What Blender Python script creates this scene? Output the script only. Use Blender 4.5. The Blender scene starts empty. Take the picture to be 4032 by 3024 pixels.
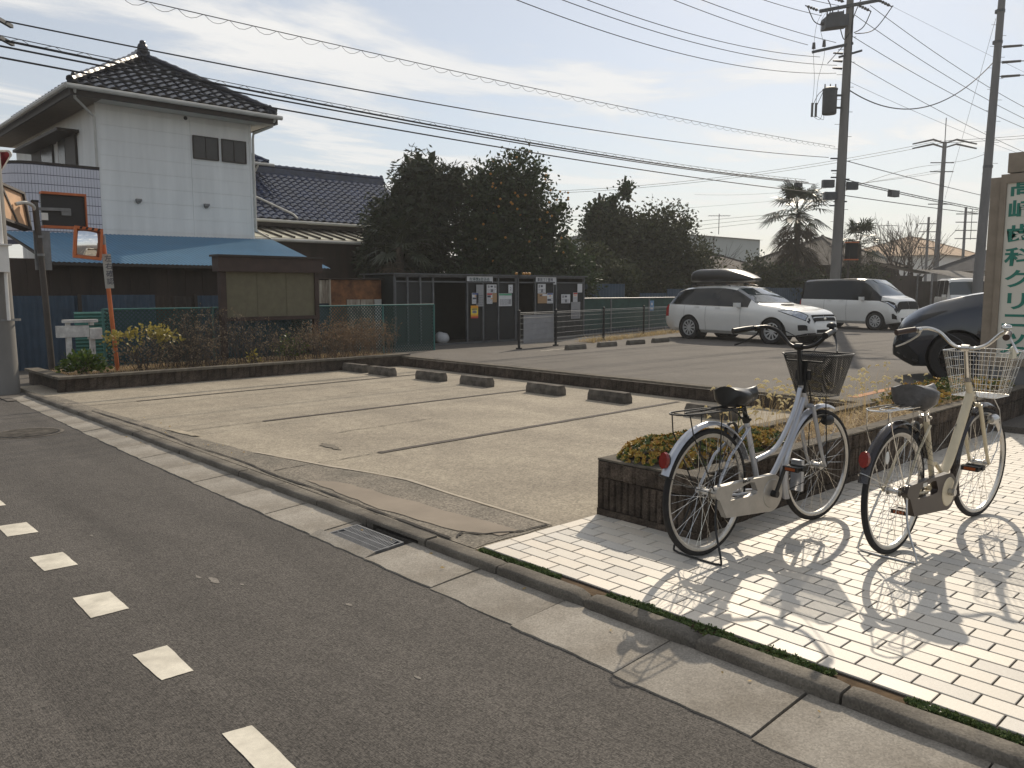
import bpy, bmesh, math, random
from mathutils import Vector, Matrix, noise
random.seed(7)
R = math.radians
scene = bpy.context.scene
C = scene.collection
# ------------------------------------------------------------------ camera, sky, sun, exposure
cam_d = bpy.data.cameras.new('camera'); cam = bpy.data.objects.new('camera', cam_d); C.objects.link(cam)
cam_d.sensor_width = 36; cam_d.lens = 36*3200/4032; cam_d.clip_start = .05; cam_d.clip_end = 3000
CAM_H, YAW, PITCH = 1.52, R(46.9), R(6.62)
cam.location = (0, 0, CAM_H); cam.rotation_euler = (R(90)-PITCH, 0, YAW-R(90))
scene.camera = cam
SUN_AZ, SUN_EL = R(26.3), R(35.3)          # azimuth counter-clockwise from +X
world = bpy.data.worlds.new('World'); scene.world = world; world.use_nodes = True
def build_world():
    nt = world.node_tree; N = nt.nodes; L = nt.links; N.clear()
    out = N.new('ShaderNodeOutputWorld'); bg = N.new('ShaderNodeBackground'); bg.inputs[1].default_value = .1
    sky = N.new('ShaderNodeTexSky'); sky.sky_type = 'NISHITA'; sky.sun_disc = False
    sky.sun_elevation = SUN_EL; sky.sun_rotation = R(90)-SUN_AZ
    sky.air_density = 1.0; sky.dust_density = .5; sky.ozone_density = 1.2; sky.altitude = 50
    tc = N.new('ShaderNodeTexCoord'); sep = N.new('ShaderNodeSeparateXYZ'); L.new(tc.outputs['Generated'], sep.inputs[0])
    mx = N.new('ShaderNodeMath'); mx.operation = 'MAXIMUM'; mx.inputs[1].default_value = .02; L.new(sep.outputs[2], mx.inputs[0])
    def div(o):
        d = N.new('ShaderNodeMath'); d.operation = 'DIVIDE'; L.new(o, d.inputs[0]); L.new(mx.outputs[0], d.inputs[1]); return d.outputs[0]
    cmb = N.new('ShaderNodeCombineXYZ'); L.new(div(sep.outputs[0]), cmb.inputs[0]); L.new(div(sep.outputs[1]), cmb.inputs[1])
    def cloud(scale, loc, lo, hi, detail, rough, dist):
        mp = N.new('ShaderNodeMapping'); mp.inputs['Location'].default_value = loc; mp.inputs['Rotation'].default_value = (0, 0, R(-25)); mp.inputs['Scale'].default_value = scale
        L.new(cmb.outputs[0], mp.inputs[0])
        nz = N.new('ShaderNodeTexNoise'); nz.inputs['Scale'].default_value = 1; nz.inputs['Detail'].default_value = detail
        nz.inputs['Roughness'].default_value = rough; nz.inputs['Distortion'].default_value = dist
        L.new(mp.outputs[0], nz.inputs['Vector'])
        mr = N.new('ShaderNodeMapRange'); mr.interpolation_type = 'SMOOTHSTEP'; mr.inputs[1].default_value = lo; mr.inputs[2].default_value = hi
        L.new(nz.outputs[0], mr.inputs[0]); return mr.outputs[0]
    a = cloud((.5, .8, 1), (1.3, 2.7, 0), .47, .62, 8, .6, .5)
    b = cloud((.11, .2, 1), (3.2, .7, 0), .36, .7, 4, .5, .2)
    def math2(op, x, y):
        m = N.new('ShaderNodeMath'); m.operation = op
        for i, v in enumerate((x, y)):
            if isinstance(v, (int, float)): m.inputs[i].default_value = v
            else: L.new(v, m.inputs[i])
        return m.outputs[0]
    # thin winter haze, optically thicker towards the horizon, with cirrus and a few cumulus wisps on top
    e_ = math2('POWER', 2.718, math2('DIVIDE', -.19, math2('ADD', math2('MAXIMUM', sep.outputs[2], 0), .1)))
    veil = math2('SUBTRACT', 1, e_)
    cov = math2('MULTIPLY', math2('MINIMUM', math2('ADD', math2('MULTIPLY', a, .7), math2('MULTIPLY', b, .25)), .9), math2('MINIMUM', 1, math2('MULTIPLY', math2('MAXIMUM', sep.outputs[2], 0), 7)))
    fac = math2('SUBTRACT', 1, math2('MULTIPLY', math2('SUBTRACT', 1, veil), math2('SUBTRACT', 1, cov)))
    cl = N.new('ShaderNodeVectorMath'); cl.operation = 'SCALE'; cl.inputs[0].default_value = (1.0, .985, .955)
    L.new(math2('ADD', 6.0, math2('MULTIPLY', cov, 2.6)), cl.inputs['Scale'])
    mixc = N.new('ShaderNodeMix'); mixc.data_type = 'RGBA'; L.new(fac, mixc.inputs[0]); L.new(sky.outputs[0], mixc.inputs[6]); L.new(cl.outputs[0], mixc.inputs[7])
    L.new(mixc.outputs[2], bg.inputs[0]); L.new(bg.outputs[0], out.inputs[0])
build_world()
sun_d = bpy.data.lights.new('sun', 'SUN'); sun_d.energy = 3.4; sun_d.angle = R(.53); sun_d.color = (1, .88, .71)
sun = bpy.data.objects.new('sun', sun_d); C.objects.link(sun); sun.location = (0, 0, 60)
sdir = Vector((math.cos(SUN_EL)*math.cos(SUN_AZ), math.cos(SUN_EL)*math.sin(SUN_AZ), math.sin(SUN_EL)))
sun.rotation_euler = sdir.to_track_quat('Z', 'Y').to_euler()
vs = scene.view_settings; vs.view_transform = 'Standard'; vs.look = 'None'; vs.exposure = 0.16; vs.gamma = 1; vs.use_curve_mapping = False
cy = scene.cycles; cy.max_bounces = 6; cy.diffuse_bounces = 3; cy.glossy_bounces = 3; cy.transmission_bounces = 4; cy.transparent_max_bounces = 8
cy.caustics_reflective = False; cy.caustics_refractive = False; cy.use_denoising = True

# ------------------------------------------------------------------ helpers
ROOT = {}
def root_loc(o):
    while o is not None:
        if o.name in ROOT: return ROOT[o.name]
        o = o.parent
    return None
class MB:
    def __init__(s): s.v = []; s.f = []
    def add(s, vs, fs):
        b = len(s.v); s.v.extend([tuple(v) for v in vs]); s.f.extend([tuple(i+b for i in f) for f in fs]); return s
    def box(s, x0, x1, y0, y1, z0, z1):
        return s.add([(x0,y0,z0),(x1,y0,z0),(x1,y1,z0),(x0,y1,z0),(x0,y0,z1),(x1,y0,z1),(x1,y1,z1),(x0,y1,z1)],
                     [(0,3,2,1),(4,5,6,7),(0,1,5,4),(1,2,6,5),(2,3,7,6),(3,0,4,7)])
    def obox(s, c, hx, hy, hz, ux=(1,0,0), uy=(0,1,0), uz=(0,0,1)):
        c, ux, uy, uz = Vector(c), Vector(ux)*hx, Vector(uy)*hy, Vector(uz)*hz
        p = [c-ux-uy-uz, c+ux-uy-uz, c+ux+uy-uz, c-ux+uy-uz, c-ux-uy+uz, c+ux-uy+uz, c+ux+uy+uz, c-ux+uy+uz]
        return s.add(p, [(0,3,2,1),(4,5,6,7),(0,1,5,4),(1,2,6,5),(2,3,7,6),(3,0,4,7)])
    def bar(s, p0, p1, w, h):       # rectangular bar
        p0, p1 = Vector(p0), Vector(p1); d = p1-p0; l = d.length; d.normalize()
        up = Vector((0,0,1)) if abs(d.z) < .95 else Vector((1,0,0))
        sx = d.cross(up).normalized(); u = sx.cross(d)
        return s.obox((p0+p1)/2, l/2, w/2, h/2, d, sx, u)
    def quad(s, a, b, c, d): return s.add([a,b,c,d], [(0,1,2,3)])
    def tube(s, pts, r, n=8, closed=False, caps=True):
        pts = [Vector(p) for p in pts]; m = len(pts); rs = r if isinstance(r, (list, tuple)) else [r]*m
        rings = []; prev = None
        for i, p in enumerate(pts):
            if closed: t = pts[(i+1) % m]-pts[i-1]
            else: t = pts[min(i+1, m-1)]-pts[max(i-1, 0)]
            if t.length < 1e-9: t = Vector((0,0,1))
            t.normalize()
            if prev is None:
                a = Vector((0,0,1)) if abs(t.z) < .9 else Vector((1,0,0)); u = t.cross(a).normalized()
            else:
                u = prev - t*prev.dot(t)
                if u.length < 1e-6: u = t.orthogonal()
                u.normalize()
            prev = u; w = t.cross(u)
            rings.append([p+(u*math.cos(2*math.pi*k/n)+w*math.sin(2*math.pi*k/n))*rs[i] for k in range(n)])
        vs = [v for g in rings for v in g]; fs = []
        for i in range(m if closed else m-1):
            j = (i+1) % m
            for k in range(n): fs.append((i*n+k, i*n+(k+1) % n, j*n+(k+1) % n, j*n+k))
        if caps and not closed: fs += [tuple(reversed(range(n))), tuple(range((m-1)*n, m*n))]
        return s.add(vs, fs)
    def cyl(s, p0, p1, r0, r1=None, n=12, caps=True): return s.tube([p0, p1], [r0, r0 if r1 is None else r1], n, False, caps)
    def lathe(s, prof, n, c=(0,0,0), axis='Z', closed=False):
        vs = []; c = Vector(c)
        for (r, z) in prof:
            for k in range(n):
                a = 2*math.pi*k/n; x, y = r*math.cos(a), r*math.sin(a)
                vs.append(c+{'Z': Vector((x,y,z)), 'Y': Vector((x,z,y)), 'X': Vector((z,x,y))}[axis])
        fs = []; m = len(prof)
        for i in range(m if closed else m-1):
            j = (i+1) % m
            for k in range(n): fs.append((i*n+k, i*n+(k+1) % n, j*n+(k+1) % n, j*n+k))
        return s.add(vs, fs)
    def prism(s, poly, vec):
        n = len(poly); v = Vector(vec); p = [Vector(q) for q in poly]
        return s.add(p+[q+v for q in p], [tuple(reversed(range(n))), tuple(range(n, 2*n))]+[(i, (i+1) % n, n+(i+1) % n, n+i) for i in range(n)])
    def ball(s, c, rx, ry=None, rz=None, n=10, m=6):
        ry = rx if ry is None else ry; rz = rx if rz is None else rz; c = Vector(c); vs = []
        for i in range(m+1):
            t = math.pi*i/m
            for k in range(n):
                a = 2*math.pi*k/n; vs.append(c+Vector((rx*math.sin(t)*math.cos(a), ry*math.sin(t)*math.sin(a), rz*math.cos(t))))
        return s.add(vs, [(i*n+k, (i+1)*n+k, (i+1)*n+(k+1) % n, i*n+(k+1) % n) for i in range(m) for k in range(n)])
    def mesh(s, name, mat, off=None, smooth=False, angle=40):
        me = bpy.data.meshes.new(name); vs = s.v
        if off: vs = [(v[0]-off[0], v[1]-off[1], v[2]-off[2]) for v in vs]
        me.from_pydata(vs, [], s.f); me.update()
        bm = bmesh.new(); bm.from_mesh(me); bmesh.ops.recalc_face_normals(bm, faces=bm.faces); bm.to_mesh(me); bm.free()
        if smooth:
            me.polygons.foreach_set('use_smooth', [True]*len(me.polygons)); me.set_sharp_from_angle(angle=R(angle))
        if mat: me.materials.append(mat)
        return me
    def raw(s, name, mat, off=None, smooth=False):
        me = bpy.data.meshes.new(name); vs = s.v
        if off: vs = [(v[0]-off[0], v[1]-off[1], v[2]-off[2]) for v in vs]
        me.from_pydata(vs, [], s.f); me.update()
        if smooth: me.polygons.foreach_set('use_smooth', [True]*len(me.polygons))
        if mat: me.materials.append(mat)
        return me
    def obj(s, name, mat, parent=None, smooth=False, angle=40, raw=False):
        off = root_loc(parent) if parent is not None else None
        me = s.raw(name, mat, off, smooth) if raw else s.mesh(name, mat, off, smooth, angle)
        return link(name, me, parent)
def link(name, me, parent=None, loc=None, rot=None):
    o = bpy.data.objects.new(name, me); C.objects.link(o)
    if parent is not None: o.parent = parent
    if loc is not None: o.location = loc
    if rot is not None: o.rotation_euler = rot
    return o
def thing(name, label, cat, loc=(0,0,0), rotz=0, group=None, local=False):
    o = bpy.data.objects.new(name, None); C.objects.link(o); o.empty_display_size = .2
    o.location = loc; o.rotation_euler = (0, 0, rotz); tag(o, label, cat, group)
    ROOT[o.name] = (0,0,0) if local else tuple(loc)
    return o
def tag(o, label=None, cat=None, group=None, kind=None):
    if label: o['label'] = label
    if cat: o['category'] = cat
    if group: o['group'] = group
    if kind: o['kind'] = kind
    return o
def struct(name, mb, mat, parent=None, smooth=False, raw=False): return tag(mb.obj(name, mat, parent, smooth, raw=raw), kind='structure')
def copy_tree(o, parent=None):
    c = o.copy(); C.objects.link(c); c.parent = parent
    if o.name in ROOT: ROOT[c.name] = ROOT[o.name]
    for ch in o.children: copy_tree(ch, c)
    return c
def text(name, s, size, mat, parent, origin, ux, uy, offset=0, extrude=.0006, align='CENTER', sx=1.):
    cu = bpy.data.curves.new(name, 'FONT'); cu.body = s; cu.size = size; cu.align_x = align; cu.align_y = 'CENTER'
    cu.offset = offset; cu.extrude = extrude; cu.resolution_u = 3
    o = bpy.data.objects.new(name, cu); C.objects.link(o); bpy.context.view_layer.update()
    me = bpy.data.meshes.new_from_object(o.evaluated_get(bpy.context.evaluated_depsgraph_get()))
    bpy.data.objects.remove(o); bpy.data.curves.remove(cu)
    ux, uy = Vector(ux).normalized(), Vector(uy).normalized(); uz = ux.cross(uy)
    M = Matrix((ux*sx, uy, uz)).transposed().to_4x4(); off = root_loc(parent) or (0,0,0)
    M.translation = Vector(origin)-Vector(off); me.transform(M); me.name = name
    me.materials.clear(); me.materials.append(mat)
    return link(name, me, parent)
def spline(pts, k=8):          # Catmull-Rom through points
    P = [Vector(p) for p in pts]; out = []
    for i in range(len(P)-1):
        a, b, c, d = P[max(i-1, 0)], P[i], P[i+1], P[min(i+2, len(P)-1)]
        for j in range(k):
            t = j/k; out.append(.5*((2*b)+(c-a)*t+(2*a-5*b+4*c-d)*t*t+(3*b-a-3*c+d)*t**3))
    out.append(P[-1]); return out
def arc(c, r, a0, a1, n, plane='XZ', y=0):
    return [Vector((c[0]+r*math.cos(a0+(a1-a0)*i/n), y, c[1]+r*math.sin(a0+(a1-a0)*i/n))) for i in range(n+1)]
def rnd(a, b): return random.uniform(a, b)
def lerp(a, b, t): return a+(b-a)*t
def interp(tab, x):
    if x <= tab[0][0]: return tab[0][1]
    for (x0, y0), (x1, y1) in zip(tab, tab[1:]):
        if x <= x1: return y0+(y1-y0)*(x-x0)/(x1-x0)
    return tab[-1][1]
# screen test used only to choose which repeats are modelled one by one
_fw = Vector((math.cos(YAW)*math.cos(PITCH), math.sin(YAW)*math.cos(PITCH), -math.sin(PITCH))); _rt = _fw.cross(Vector((0,0,1))).normalized(); _up = _rt.cross(_fw)
def seen(p, m=.04):
    v = Vector(p)-Vector((0,0,CAM_H)); z = v.dot(_fw)
    if z < .1: return None
    u, w = v.dot(_rt)/z, v.dot(_up)/z
    return z if abs(u) < .63+m and abs(w) < .4725+m else None

# ------------------------------------------------------------------ materials (all procedural)
MATS = {}
def mat(name, col, rough=.6, metal=0., var=.12, scale=6., detail=5, bump=0., bscale=None, col2=None, spec=.5, stretch=None, coat=0., rvar=0., trans=0., ior=1.45, speck=None, alpha=None, speck_scale=250, orand=0., fine=None):
    if name in MATS: return MATS[name]
    m = bpy.data.materials.new(name); m.use_nodes = True; nt = m.node_tree; N = nt.nodes; L = nt.links
    p = N['Principled BSDF']; p.inputs['Roughness'].default_value = rough; p.inputs['Metallic'].default_value = metal
    p.inputs['Specular IOR Level'].default_value = spec; p.inputs['Coat Weight'].default_value = coat
    p.inputs['Transmission Weight'].default_value = trans; p.inputs['IOR'].default_value = ior
    tc = N.new('ShaderNodeTexCoord'); vec = tc.outputs['Object']
    if stretch:
        mp = N.new('ShaderNodeMapping'); mp.inputs['Scale'].default_value = stretch; L.new(vec, mp.inputs[0]); vec = mp.outputs[0]
    nz = N.new('ShaderNodeTexNoise'); nz.inputs['Scale'].default_value = scale; nz.inputs['Detail'].default_value = detail; nz.inputs['Roughness'].default_value = .6
    L.new(vec, nz.inputs['Vector'])
    ramp = N.new('ShaderNodeValToRGB'); e = ramp.color_ramp.elements
    c2 = col2 if col2 else tuple(min(1, c*(1+var)) for c in col); c1 = tuple(c*(1-var) for c in col) if not col2 else col
    e[0].position = .32; e[0].color = (*c1, 1); e[1].position = .68; e[1].color = (*c2, 1); L.new(nz.outputs[0], ramp.inputs[0])
    colout = ramp.outputs[0]
    if speck:                       # (amount, dark factor, light factor): aggregate grains
        vo = N.new('ShaderNodeTexVoronoi'); vo.inputs['Scale'].default_value = speck_scale; L.new(tc.outputs['Object'], vo.inputs['Vector'])
        rp = N.new('ShaderNodeValToRGB'); ee = rp.color_ramp.elements
        ee[0].position = 0; ee[0].color = (speck[1],)*3+(1,); ee[1].position = 1; ee[1].color = (speck[2],)*3+(1,)
        sp = N.new('ShaderNodeSeparateColor'); L.new(vo.outputs['Color'], sp.inputs[0]); L.new(sp.outputs[0], rp.inputs[0])
        mx = N.new('ShaderNodeMix'); mx.data_type = 'RGBA'; mx.blend_type = 'MULTIPLY'; mx.inputs[0].default_value = speck[0]
        L.new(colout, mx.inputs[6]); L.new(rp.outputs[0], mx.inputs[7]); colout = mx.outputs[2]
    def mul(c, fac_out, a):
        mr_ = N.new('ShaderNodeMapRange'); mr_.inputs[3].default_value = 1-a; mr_.inputs[4].default_value = 1+a; L.new(fac_out, mr_.inputs[0])
        vm = N.new('ShaderNodeVectorMath'); vm.operation = 'SCALE'; L.new(c, vm.inputs[0]); L.new(mr_.outputs[0], vm.inputs['Scale']); return vm.outputs[0]
    if fine:                        # (scale, amount): mottling between the broad tone and the grain
        n2 = N.new('ShaderNodeTexNoise'); n2.inputs['Scale'].default_value = fine[0]; n2.inputs['Detail'].default_value = 8; n2.inputs['Roughness'].default_value = .75; L.new(tc.outputs['Object'], n2.inputs['Vector']); colout = mul(colout, n2.outputs[0], fine[1]*2)
    if orand:                       # every piece its own shade
        oi = N.new('ShaderNodeObjectInfo'); colout = mul(colout, oi.outputs['Random'], orand)
    L.new(colout, p.inputs['Base Color'])
    if rvar:
        mr = N.new('ShaderNodeMapRange'); mr.inputs[3].default_value = max(0, rough-rvar); mr.inputs[4].default_value = min(1, rough+rvar)
        L.new(nz.outputs[0], mr.inputs[0]); L.new(mr.outputs[0], p.inputs['Roughness'])
    if bump:
        bn = N.new('ShaderNodeTexNoise'); bn.inputs['Scale'].default_value = bscale or scale*6; bn.inputs['Detail'].default_value = 4; L.new(vec, bn.inputs['Vector'])
        b = N.new('ShaderNodeBump'); b.inputs['Strength'].default_value = min(1, bump); b.inputs['Distance'].default_value = .004*max(1, bump); L.new(bn.outputs[0], b.inputs['Height']); L.new(b.outputs[0], p.inputs['Normal'])
    MATS[name] = m; return m
def leaf_mat(name, c1, c2, rough=.5, trans=.25, scale=1.5):
    m = bpy.data.materials.new(name); m.use_nodes = True; nt = m.node_tree; N = nt.nodes; L = nt.links; N.clear()
    out = N.new('ShaderNodeOutputMaterial'); p = N.new('ShaderNodeBsdfPrincipled'); p.inputs['Roughness'].default_value = rough
    geo = N.new('ShaderNodeNewGeometry'); ramp = N.new('ShaderNodeValToRGB'); e = ramp.color_ramp.elements
    e[0].color = (*c1, 1); e[1].color = (*c2, 1); L.new(geo.outputs['Random Per Island'], ramp.inputs[0]); L.new(ramp.outputs[0], p.inputs['Base Color'])
    t = N.new('ShaderNodeBsdfTranslucent'); L.new(ramp.outputs[0], t.inputs[0]); mx = N.new('ShaderNodeMixShader'); mx.inputs[0].default_value = trans
    L.new(p.outputs[0], mx.inputs[1]); L.new(t.outputs[0], mx.inputs[2]); L.new(mx.outputs[0], out.inputs[0]); return m
def glass_mat(name, tint=(.02,.025,.03), rough=.03, alpha=.6):
    m = bpy.data.materials.new(name); m.use_nodes = True; nt = m.node_tree; N = nt.nodes; L = nt.links; N.clear()
    out = N.new('ShaderNodeOutputMaterial'); g = N.new('ShaderNodeBsdfPrincipled'); g.inputs['Base Color'].default_value = (*tint, 1); g.inputs['Roughness'].default_value = rough
    t = N.new('ShaderNodeBsdfTransparent'); t.inputs[0].default_value = (.55, .6, .6, 1); mx = N.new('ShaderNodeMixShader'); mx.inputs[0].default_value = alpha
    L.new(t.outputs[0], mx.inputs[1]); L.new(g.outputs[0], mx.inputs[2]); L.new(mx.outputs[0], out.inputs[0]); return m
def mesh_mat(name, col, cell=.01, fill=.4, rough=.5, metal=.6, diamond=False):
    # woven wire / punched sheet: real see-through holes on a thin sheet
    m = bpy.data.materials.new(name); m.use_nodes = True; nt = m.node_tree; N = nt.nodes; L = nt.links; N.clear()
    out = N.new('ShaderNodeOutputMaterial'); p = N.new('ShaderNodeBsdfPrincipled'); p.inputs['Base Color'].default_value = (*col, 1); p.inputs['Roughness'].default_value = rough; p.inputs['Metallic'].default_value = metal
    t = N.new('ShaderNodeBsdfTransparent'); uv = N.new('ShaderNodeUVMap'); mp = N.new('ShaderNodeMapping'); mp.inputs['Scale'].default_value = (1/cell, 1/cell, 1)
    if diamond: mp.inputs['Rotation'].default_value = (0, 0, R(45))
    L.new(uv.outputs[0], mp.inputs[0]); sp = N.new('ShaderNodeSeparateXYZ'); L.new(mp.outputs[0], sp.inputs[0]); outs = []
    for i in (0, 1):
        fr = N.new('ShaderNodeMath'); fr.operation = 'FRACT'; L.new(sp.outputs[i], fr.inputs[0]); lt = N.new('ShaderNodeMath'); lt.operation = 'LESS_THAN'; lt.inputs[1].default_value = fill; L.new(fr.outputs[0], lt.inputs[0]); outs.append(lt.outputs[0])
    mm = N.new('ShaderNodeMath'); mm.operation = 'MAXIMUM'; L.new(outs[0], mm.inputs[0]); L.new(outs[1], mm.inputs[1])
    mx = N.new('ShaderNodeMixShader'); L.new(mm.outputs[0], mx.inputs[0]); L.new(t.outputs[0], mx.inputs[1]); L.new(p.outputs[0], mx.inputs[2]); L.new(mx.outputs[0], out.inputs[0]); return m
def set_uv(o, fn):
    me = o.data; uv = me.uv_layers.new(name='UVMap')
    for lp in me.loops: uv.data[lp.index].uv = fn(me.vertices[lp.vertex_index].co)
M_ASPH = mat('asphalt', (.078,.07,.062), .85, var=.2, scale=1.3, bump=1.0, bscale=150, speck=(.8,.4,1.75), speck_scale=165, spec=.35, stretch=(1.4,.22,1), fine=(7,.16))
M_ASPH2 = mat('old_asphalt', (.115,.103,.09), .9, fine=(4,.14), var=.13, scale=.9, bump=.6, bscale=90, speck=(.6,.5,1.5), speck_scale=120, spec=.3)
M_CONC = mat('lot_concrete', (.245,.212,.165), .9, scale=1.6, detail=10, col2=(.35,.305,.235), bump=.6, bscale=60, speck=(.6,.55,1.4), speck_scale=80, fine=(9,.2), stretch=(1,.55,1), spec=.3)
M_CONC_D = mat('rough_concrete', (.15,.135,.11), .92, scale=3, col2=(.235,.205,.165), bump=.8, bscale=60, speck=(.7,.4,1.5), speck_scale=90, spec=.3)
M_MORTAR = mat('smooth_mortar', (.25,.21,.165), .88, var=.12, scale=3, bump=.2, spec=.3)
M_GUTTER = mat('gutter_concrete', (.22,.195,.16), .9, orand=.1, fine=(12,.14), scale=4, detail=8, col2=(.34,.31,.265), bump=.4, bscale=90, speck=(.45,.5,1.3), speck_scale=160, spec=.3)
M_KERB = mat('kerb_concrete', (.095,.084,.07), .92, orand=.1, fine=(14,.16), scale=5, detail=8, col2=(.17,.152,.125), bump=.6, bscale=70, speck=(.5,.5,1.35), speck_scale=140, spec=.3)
M_STOP = mat('weathered_concrete', orand=.2, col= (.06,.053,.045), rough=.93, scale=9, detail=8, col2=(.17,.15,.125), bump=.7, bscale=60, spec=.25)
M_BLOCK = mat('stained_block', orand=.25, fine=(16,.2), col= (.035,.028,.022), rough=.94, scale=7, detail=8, col2=(.105,.082,.064), bump=.9, bscale=70, speck=(.6,.4,1.7), speck_scale=120, spec=.2)
M_BLOCKTOP = mat('weathered_block_top', (.085,.075,.062), .94, scale=9, detail=8, col2=(.17,.15,.12), bump=.8, bscale=80, spec=.2)
M_TILE = mat('glazed_tile', orand=.07, fine=(11,.06), col= (.6,.55,.47), rough=.55, var=.05, scale=3, rvar=.1, speck=(.25,.75,1.15), speck_scale=300, bump=.12, bscale=90)
M_TILE2 = mat('glazed_tile_warm', orand=.08, fine=(9,.07), col= (.64,.575,.48), rough=.52, var=.05, scale=2.4, rvar=.1, speck=(.25,.75,1.15), speck_scale=300, bump=.1, bscale=70)
M_TILE3 = mat('glazed_tile_cool', orand=.09, fine=(8,.08), col= (.55,.515,.455), rough=.56, var=.06, scale=3.4, rvar=.1, speck=(.3,.7,1.15), speck_scale=300, bump=.12, bscale=80)
M_GROUT = mat('grout', (.06,.053,.046), .95, var=.25, scale=14, spec=.2)
M_PAINT = mat('road_paint', (.5,.46,.38), .8, scale=7, detail=10, col2=(.72,.67,.56), bump=.1, bscale=200, fine=(30,.12), spec=.3)
M_WHITE = mat('white_paint', (.72,.7,.66), .55, var=.08, scale=5)
M_SIDING = mat('white_siding', (.78,.78,.75), .62, var=.09, scale=2.2, detail=8, stretch=(1.5,1,.18), bump=.1, bscale=60)
M_SOFFIT = mat('soffit', (.55,.52,.46), .7, var=.08, scale=3)
M_BROWN = mat('dark_brown_metal', (.035,.026,.02), .6, var=.2, scale=5)
M_KAWARA = mat('glazed_kawara', orand=.35, col= (.018,.02,.028), rough=.22, var=.35, scale=4, rvar=.08, spec=.6)
M_KAWARA_B = mat('glazed_kawara_blue', orand=.35, col= (.02,.032,.072), rough=.22, var=.35, scale=4, rvar=.08, spec=.6)
M_GUTTERPIPE = mat('pvc_pipe', (.5,.49,.45), .5, var=.1, scale=3)
M_BALC = mat('balcony_tile', (.62,.61,.66), .35, var=.07, scale=5)
M_BALCJ = mat('balcony_joint', (.1,.1,.13), .9)
M_BLUEROOF = mat('blue_sheet_roof', (.085,.2,.31), .5, var=.1, scale=2.2, rvar=.1)
M_BROWNWALL = mat('brown_board_wall', (.05,.035,.026), .8, var=.3, scale=3, stretch=(1,1,.2))
M_BLUESHEET = mat('blue_corrugated', (.035,.062,.095), .6, var=.18, scale=3)
M_GREENSHEET = mat('green_corrugated', (.05,.17,.14), .6, var=.2, scale=5)
M_RUST = mat('rusty_sheet', (.055,.02,.01), .85, scale=4, detail=9, col2=(.3,.13,.05), bump=.3)
M_RUSTW = mat('rust_streaked_sheet', (.09,.045,.025), .8, scale=2.6, detail=9, col2=(.5,.45,.36), stretch=(3,3,.6))
M_GREYMETAL = mat('galvanised', (.2,.2,.2), .5, metal=.4, var=.2, scale=6)
M_CAGE = mat('cage_frame', (.12,.125,.13), .5, metal=.5, var=.2, scale=6)
M_DARK = mat('black_plastic', (.012,.012,.012), .45, var=.2, scale=8)
M_BLACK = mat('matt_black', (.01,.01,.01), .8)
M_RUBBER = mat('rubber', (.016,.015,.015), .8, var=.25, scale=20)
M_CHROME = mat('chrome', (.62,.6,.56), .16, metal=1, var=.1, scale=20, rvar=.08)
M_AMBER = mat('amber_reflector', (.3,.07,.015), .3)
M_ALU = mat('aluminium', (.52,.51,.49), .3, metal=1, var=.1, scale=20, rvar=.1)
M_SILVER = mat('silver_paint', (.5,.51,.54), .28, metal=.55, var=.06, scale=12, coat=.3)
M_CREAM = mat('cream_paint', (.62,.54,.38), .4, var=.06, scale=10, coat=.2)
M_REDREF = mat('red_reflector', (.2,.012,.008), .18, var=.2, scale=60)
M_CASE = mat('champagne_case', (.44,.415,.375), .36, metal=.5, var=.1, scale=14)
M_WOODB = mat('noticeboard_brown', (.045,.026,.019), .6, var=.2, scale=6)
M_CORK = mat('noticeboard_panel', (.15,.135,.085), .85, var=.12, scale=7)
M_ORANGE = mat('orange_paint', (.42,.1,.025), .6, scale=7, detail=8, col2=(.55,.16,.05))
M_POLE = mat('pole_concrete', (.2,.19,.175), .85, var=.15, scale=2.5, stretch=(1,1,.3), bump=.2)
M_POLE2 = mat('pole_concrete_dark', (.15,.15,.15), .85, var=.15, scale=2.5, stretch=(1,1,.3))
M_WIRE = mat('cable', (.02,.02,.022), .6)
M_EQUIP = mat('grid_equipment', (.07,.075,.08), .6, var=.15, scale=6)
M_INSUL = mat('insulator', (.09,.085,.08), .35, var=.2, scale=10)
M_POST = mat('brown_post', (.06,.048,.04), .55, var=.2, scale=6)
M_SIGNW = mat('sign_face', (.62,.6,.53), .45, var=.04, scale=2)
M_SIGNF = mat('sign_frame', (.2,.165,.125), .55, scale=6, detail=8, col2=(.27,.225,.175))
M_SIGNG = mat('sign_green', (.012,.17,.125), .45, var=.06)
M_SOIL = mat('dry_soil', (.11,.075,.045), .95, var=.35, scale=12, bump=1, bscale=40, spec=.15)
M_BARK = mat('bark', (.06,.047,.036), .9, var=.35, scale=9, stretch=(1,1,.25), bump=.8, bscale=30)
M_TWIG = mat('twig', (.09,.07,.055), .9, var=.25, scale=9)
M_GLASS = glass_mat('window_glass', alpha=.75)
M_FROST = mat('frosted_window', (.045,.042,.038), .25, var=.15, scale=4)
M_MIRROR = mat('mirror', (.85,.86,.86), .02, metal=1, var=.01)
M_ORFRUIT = mat('citrus', (.42,.2,.035), .5, var=.15, scale=20)
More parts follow.
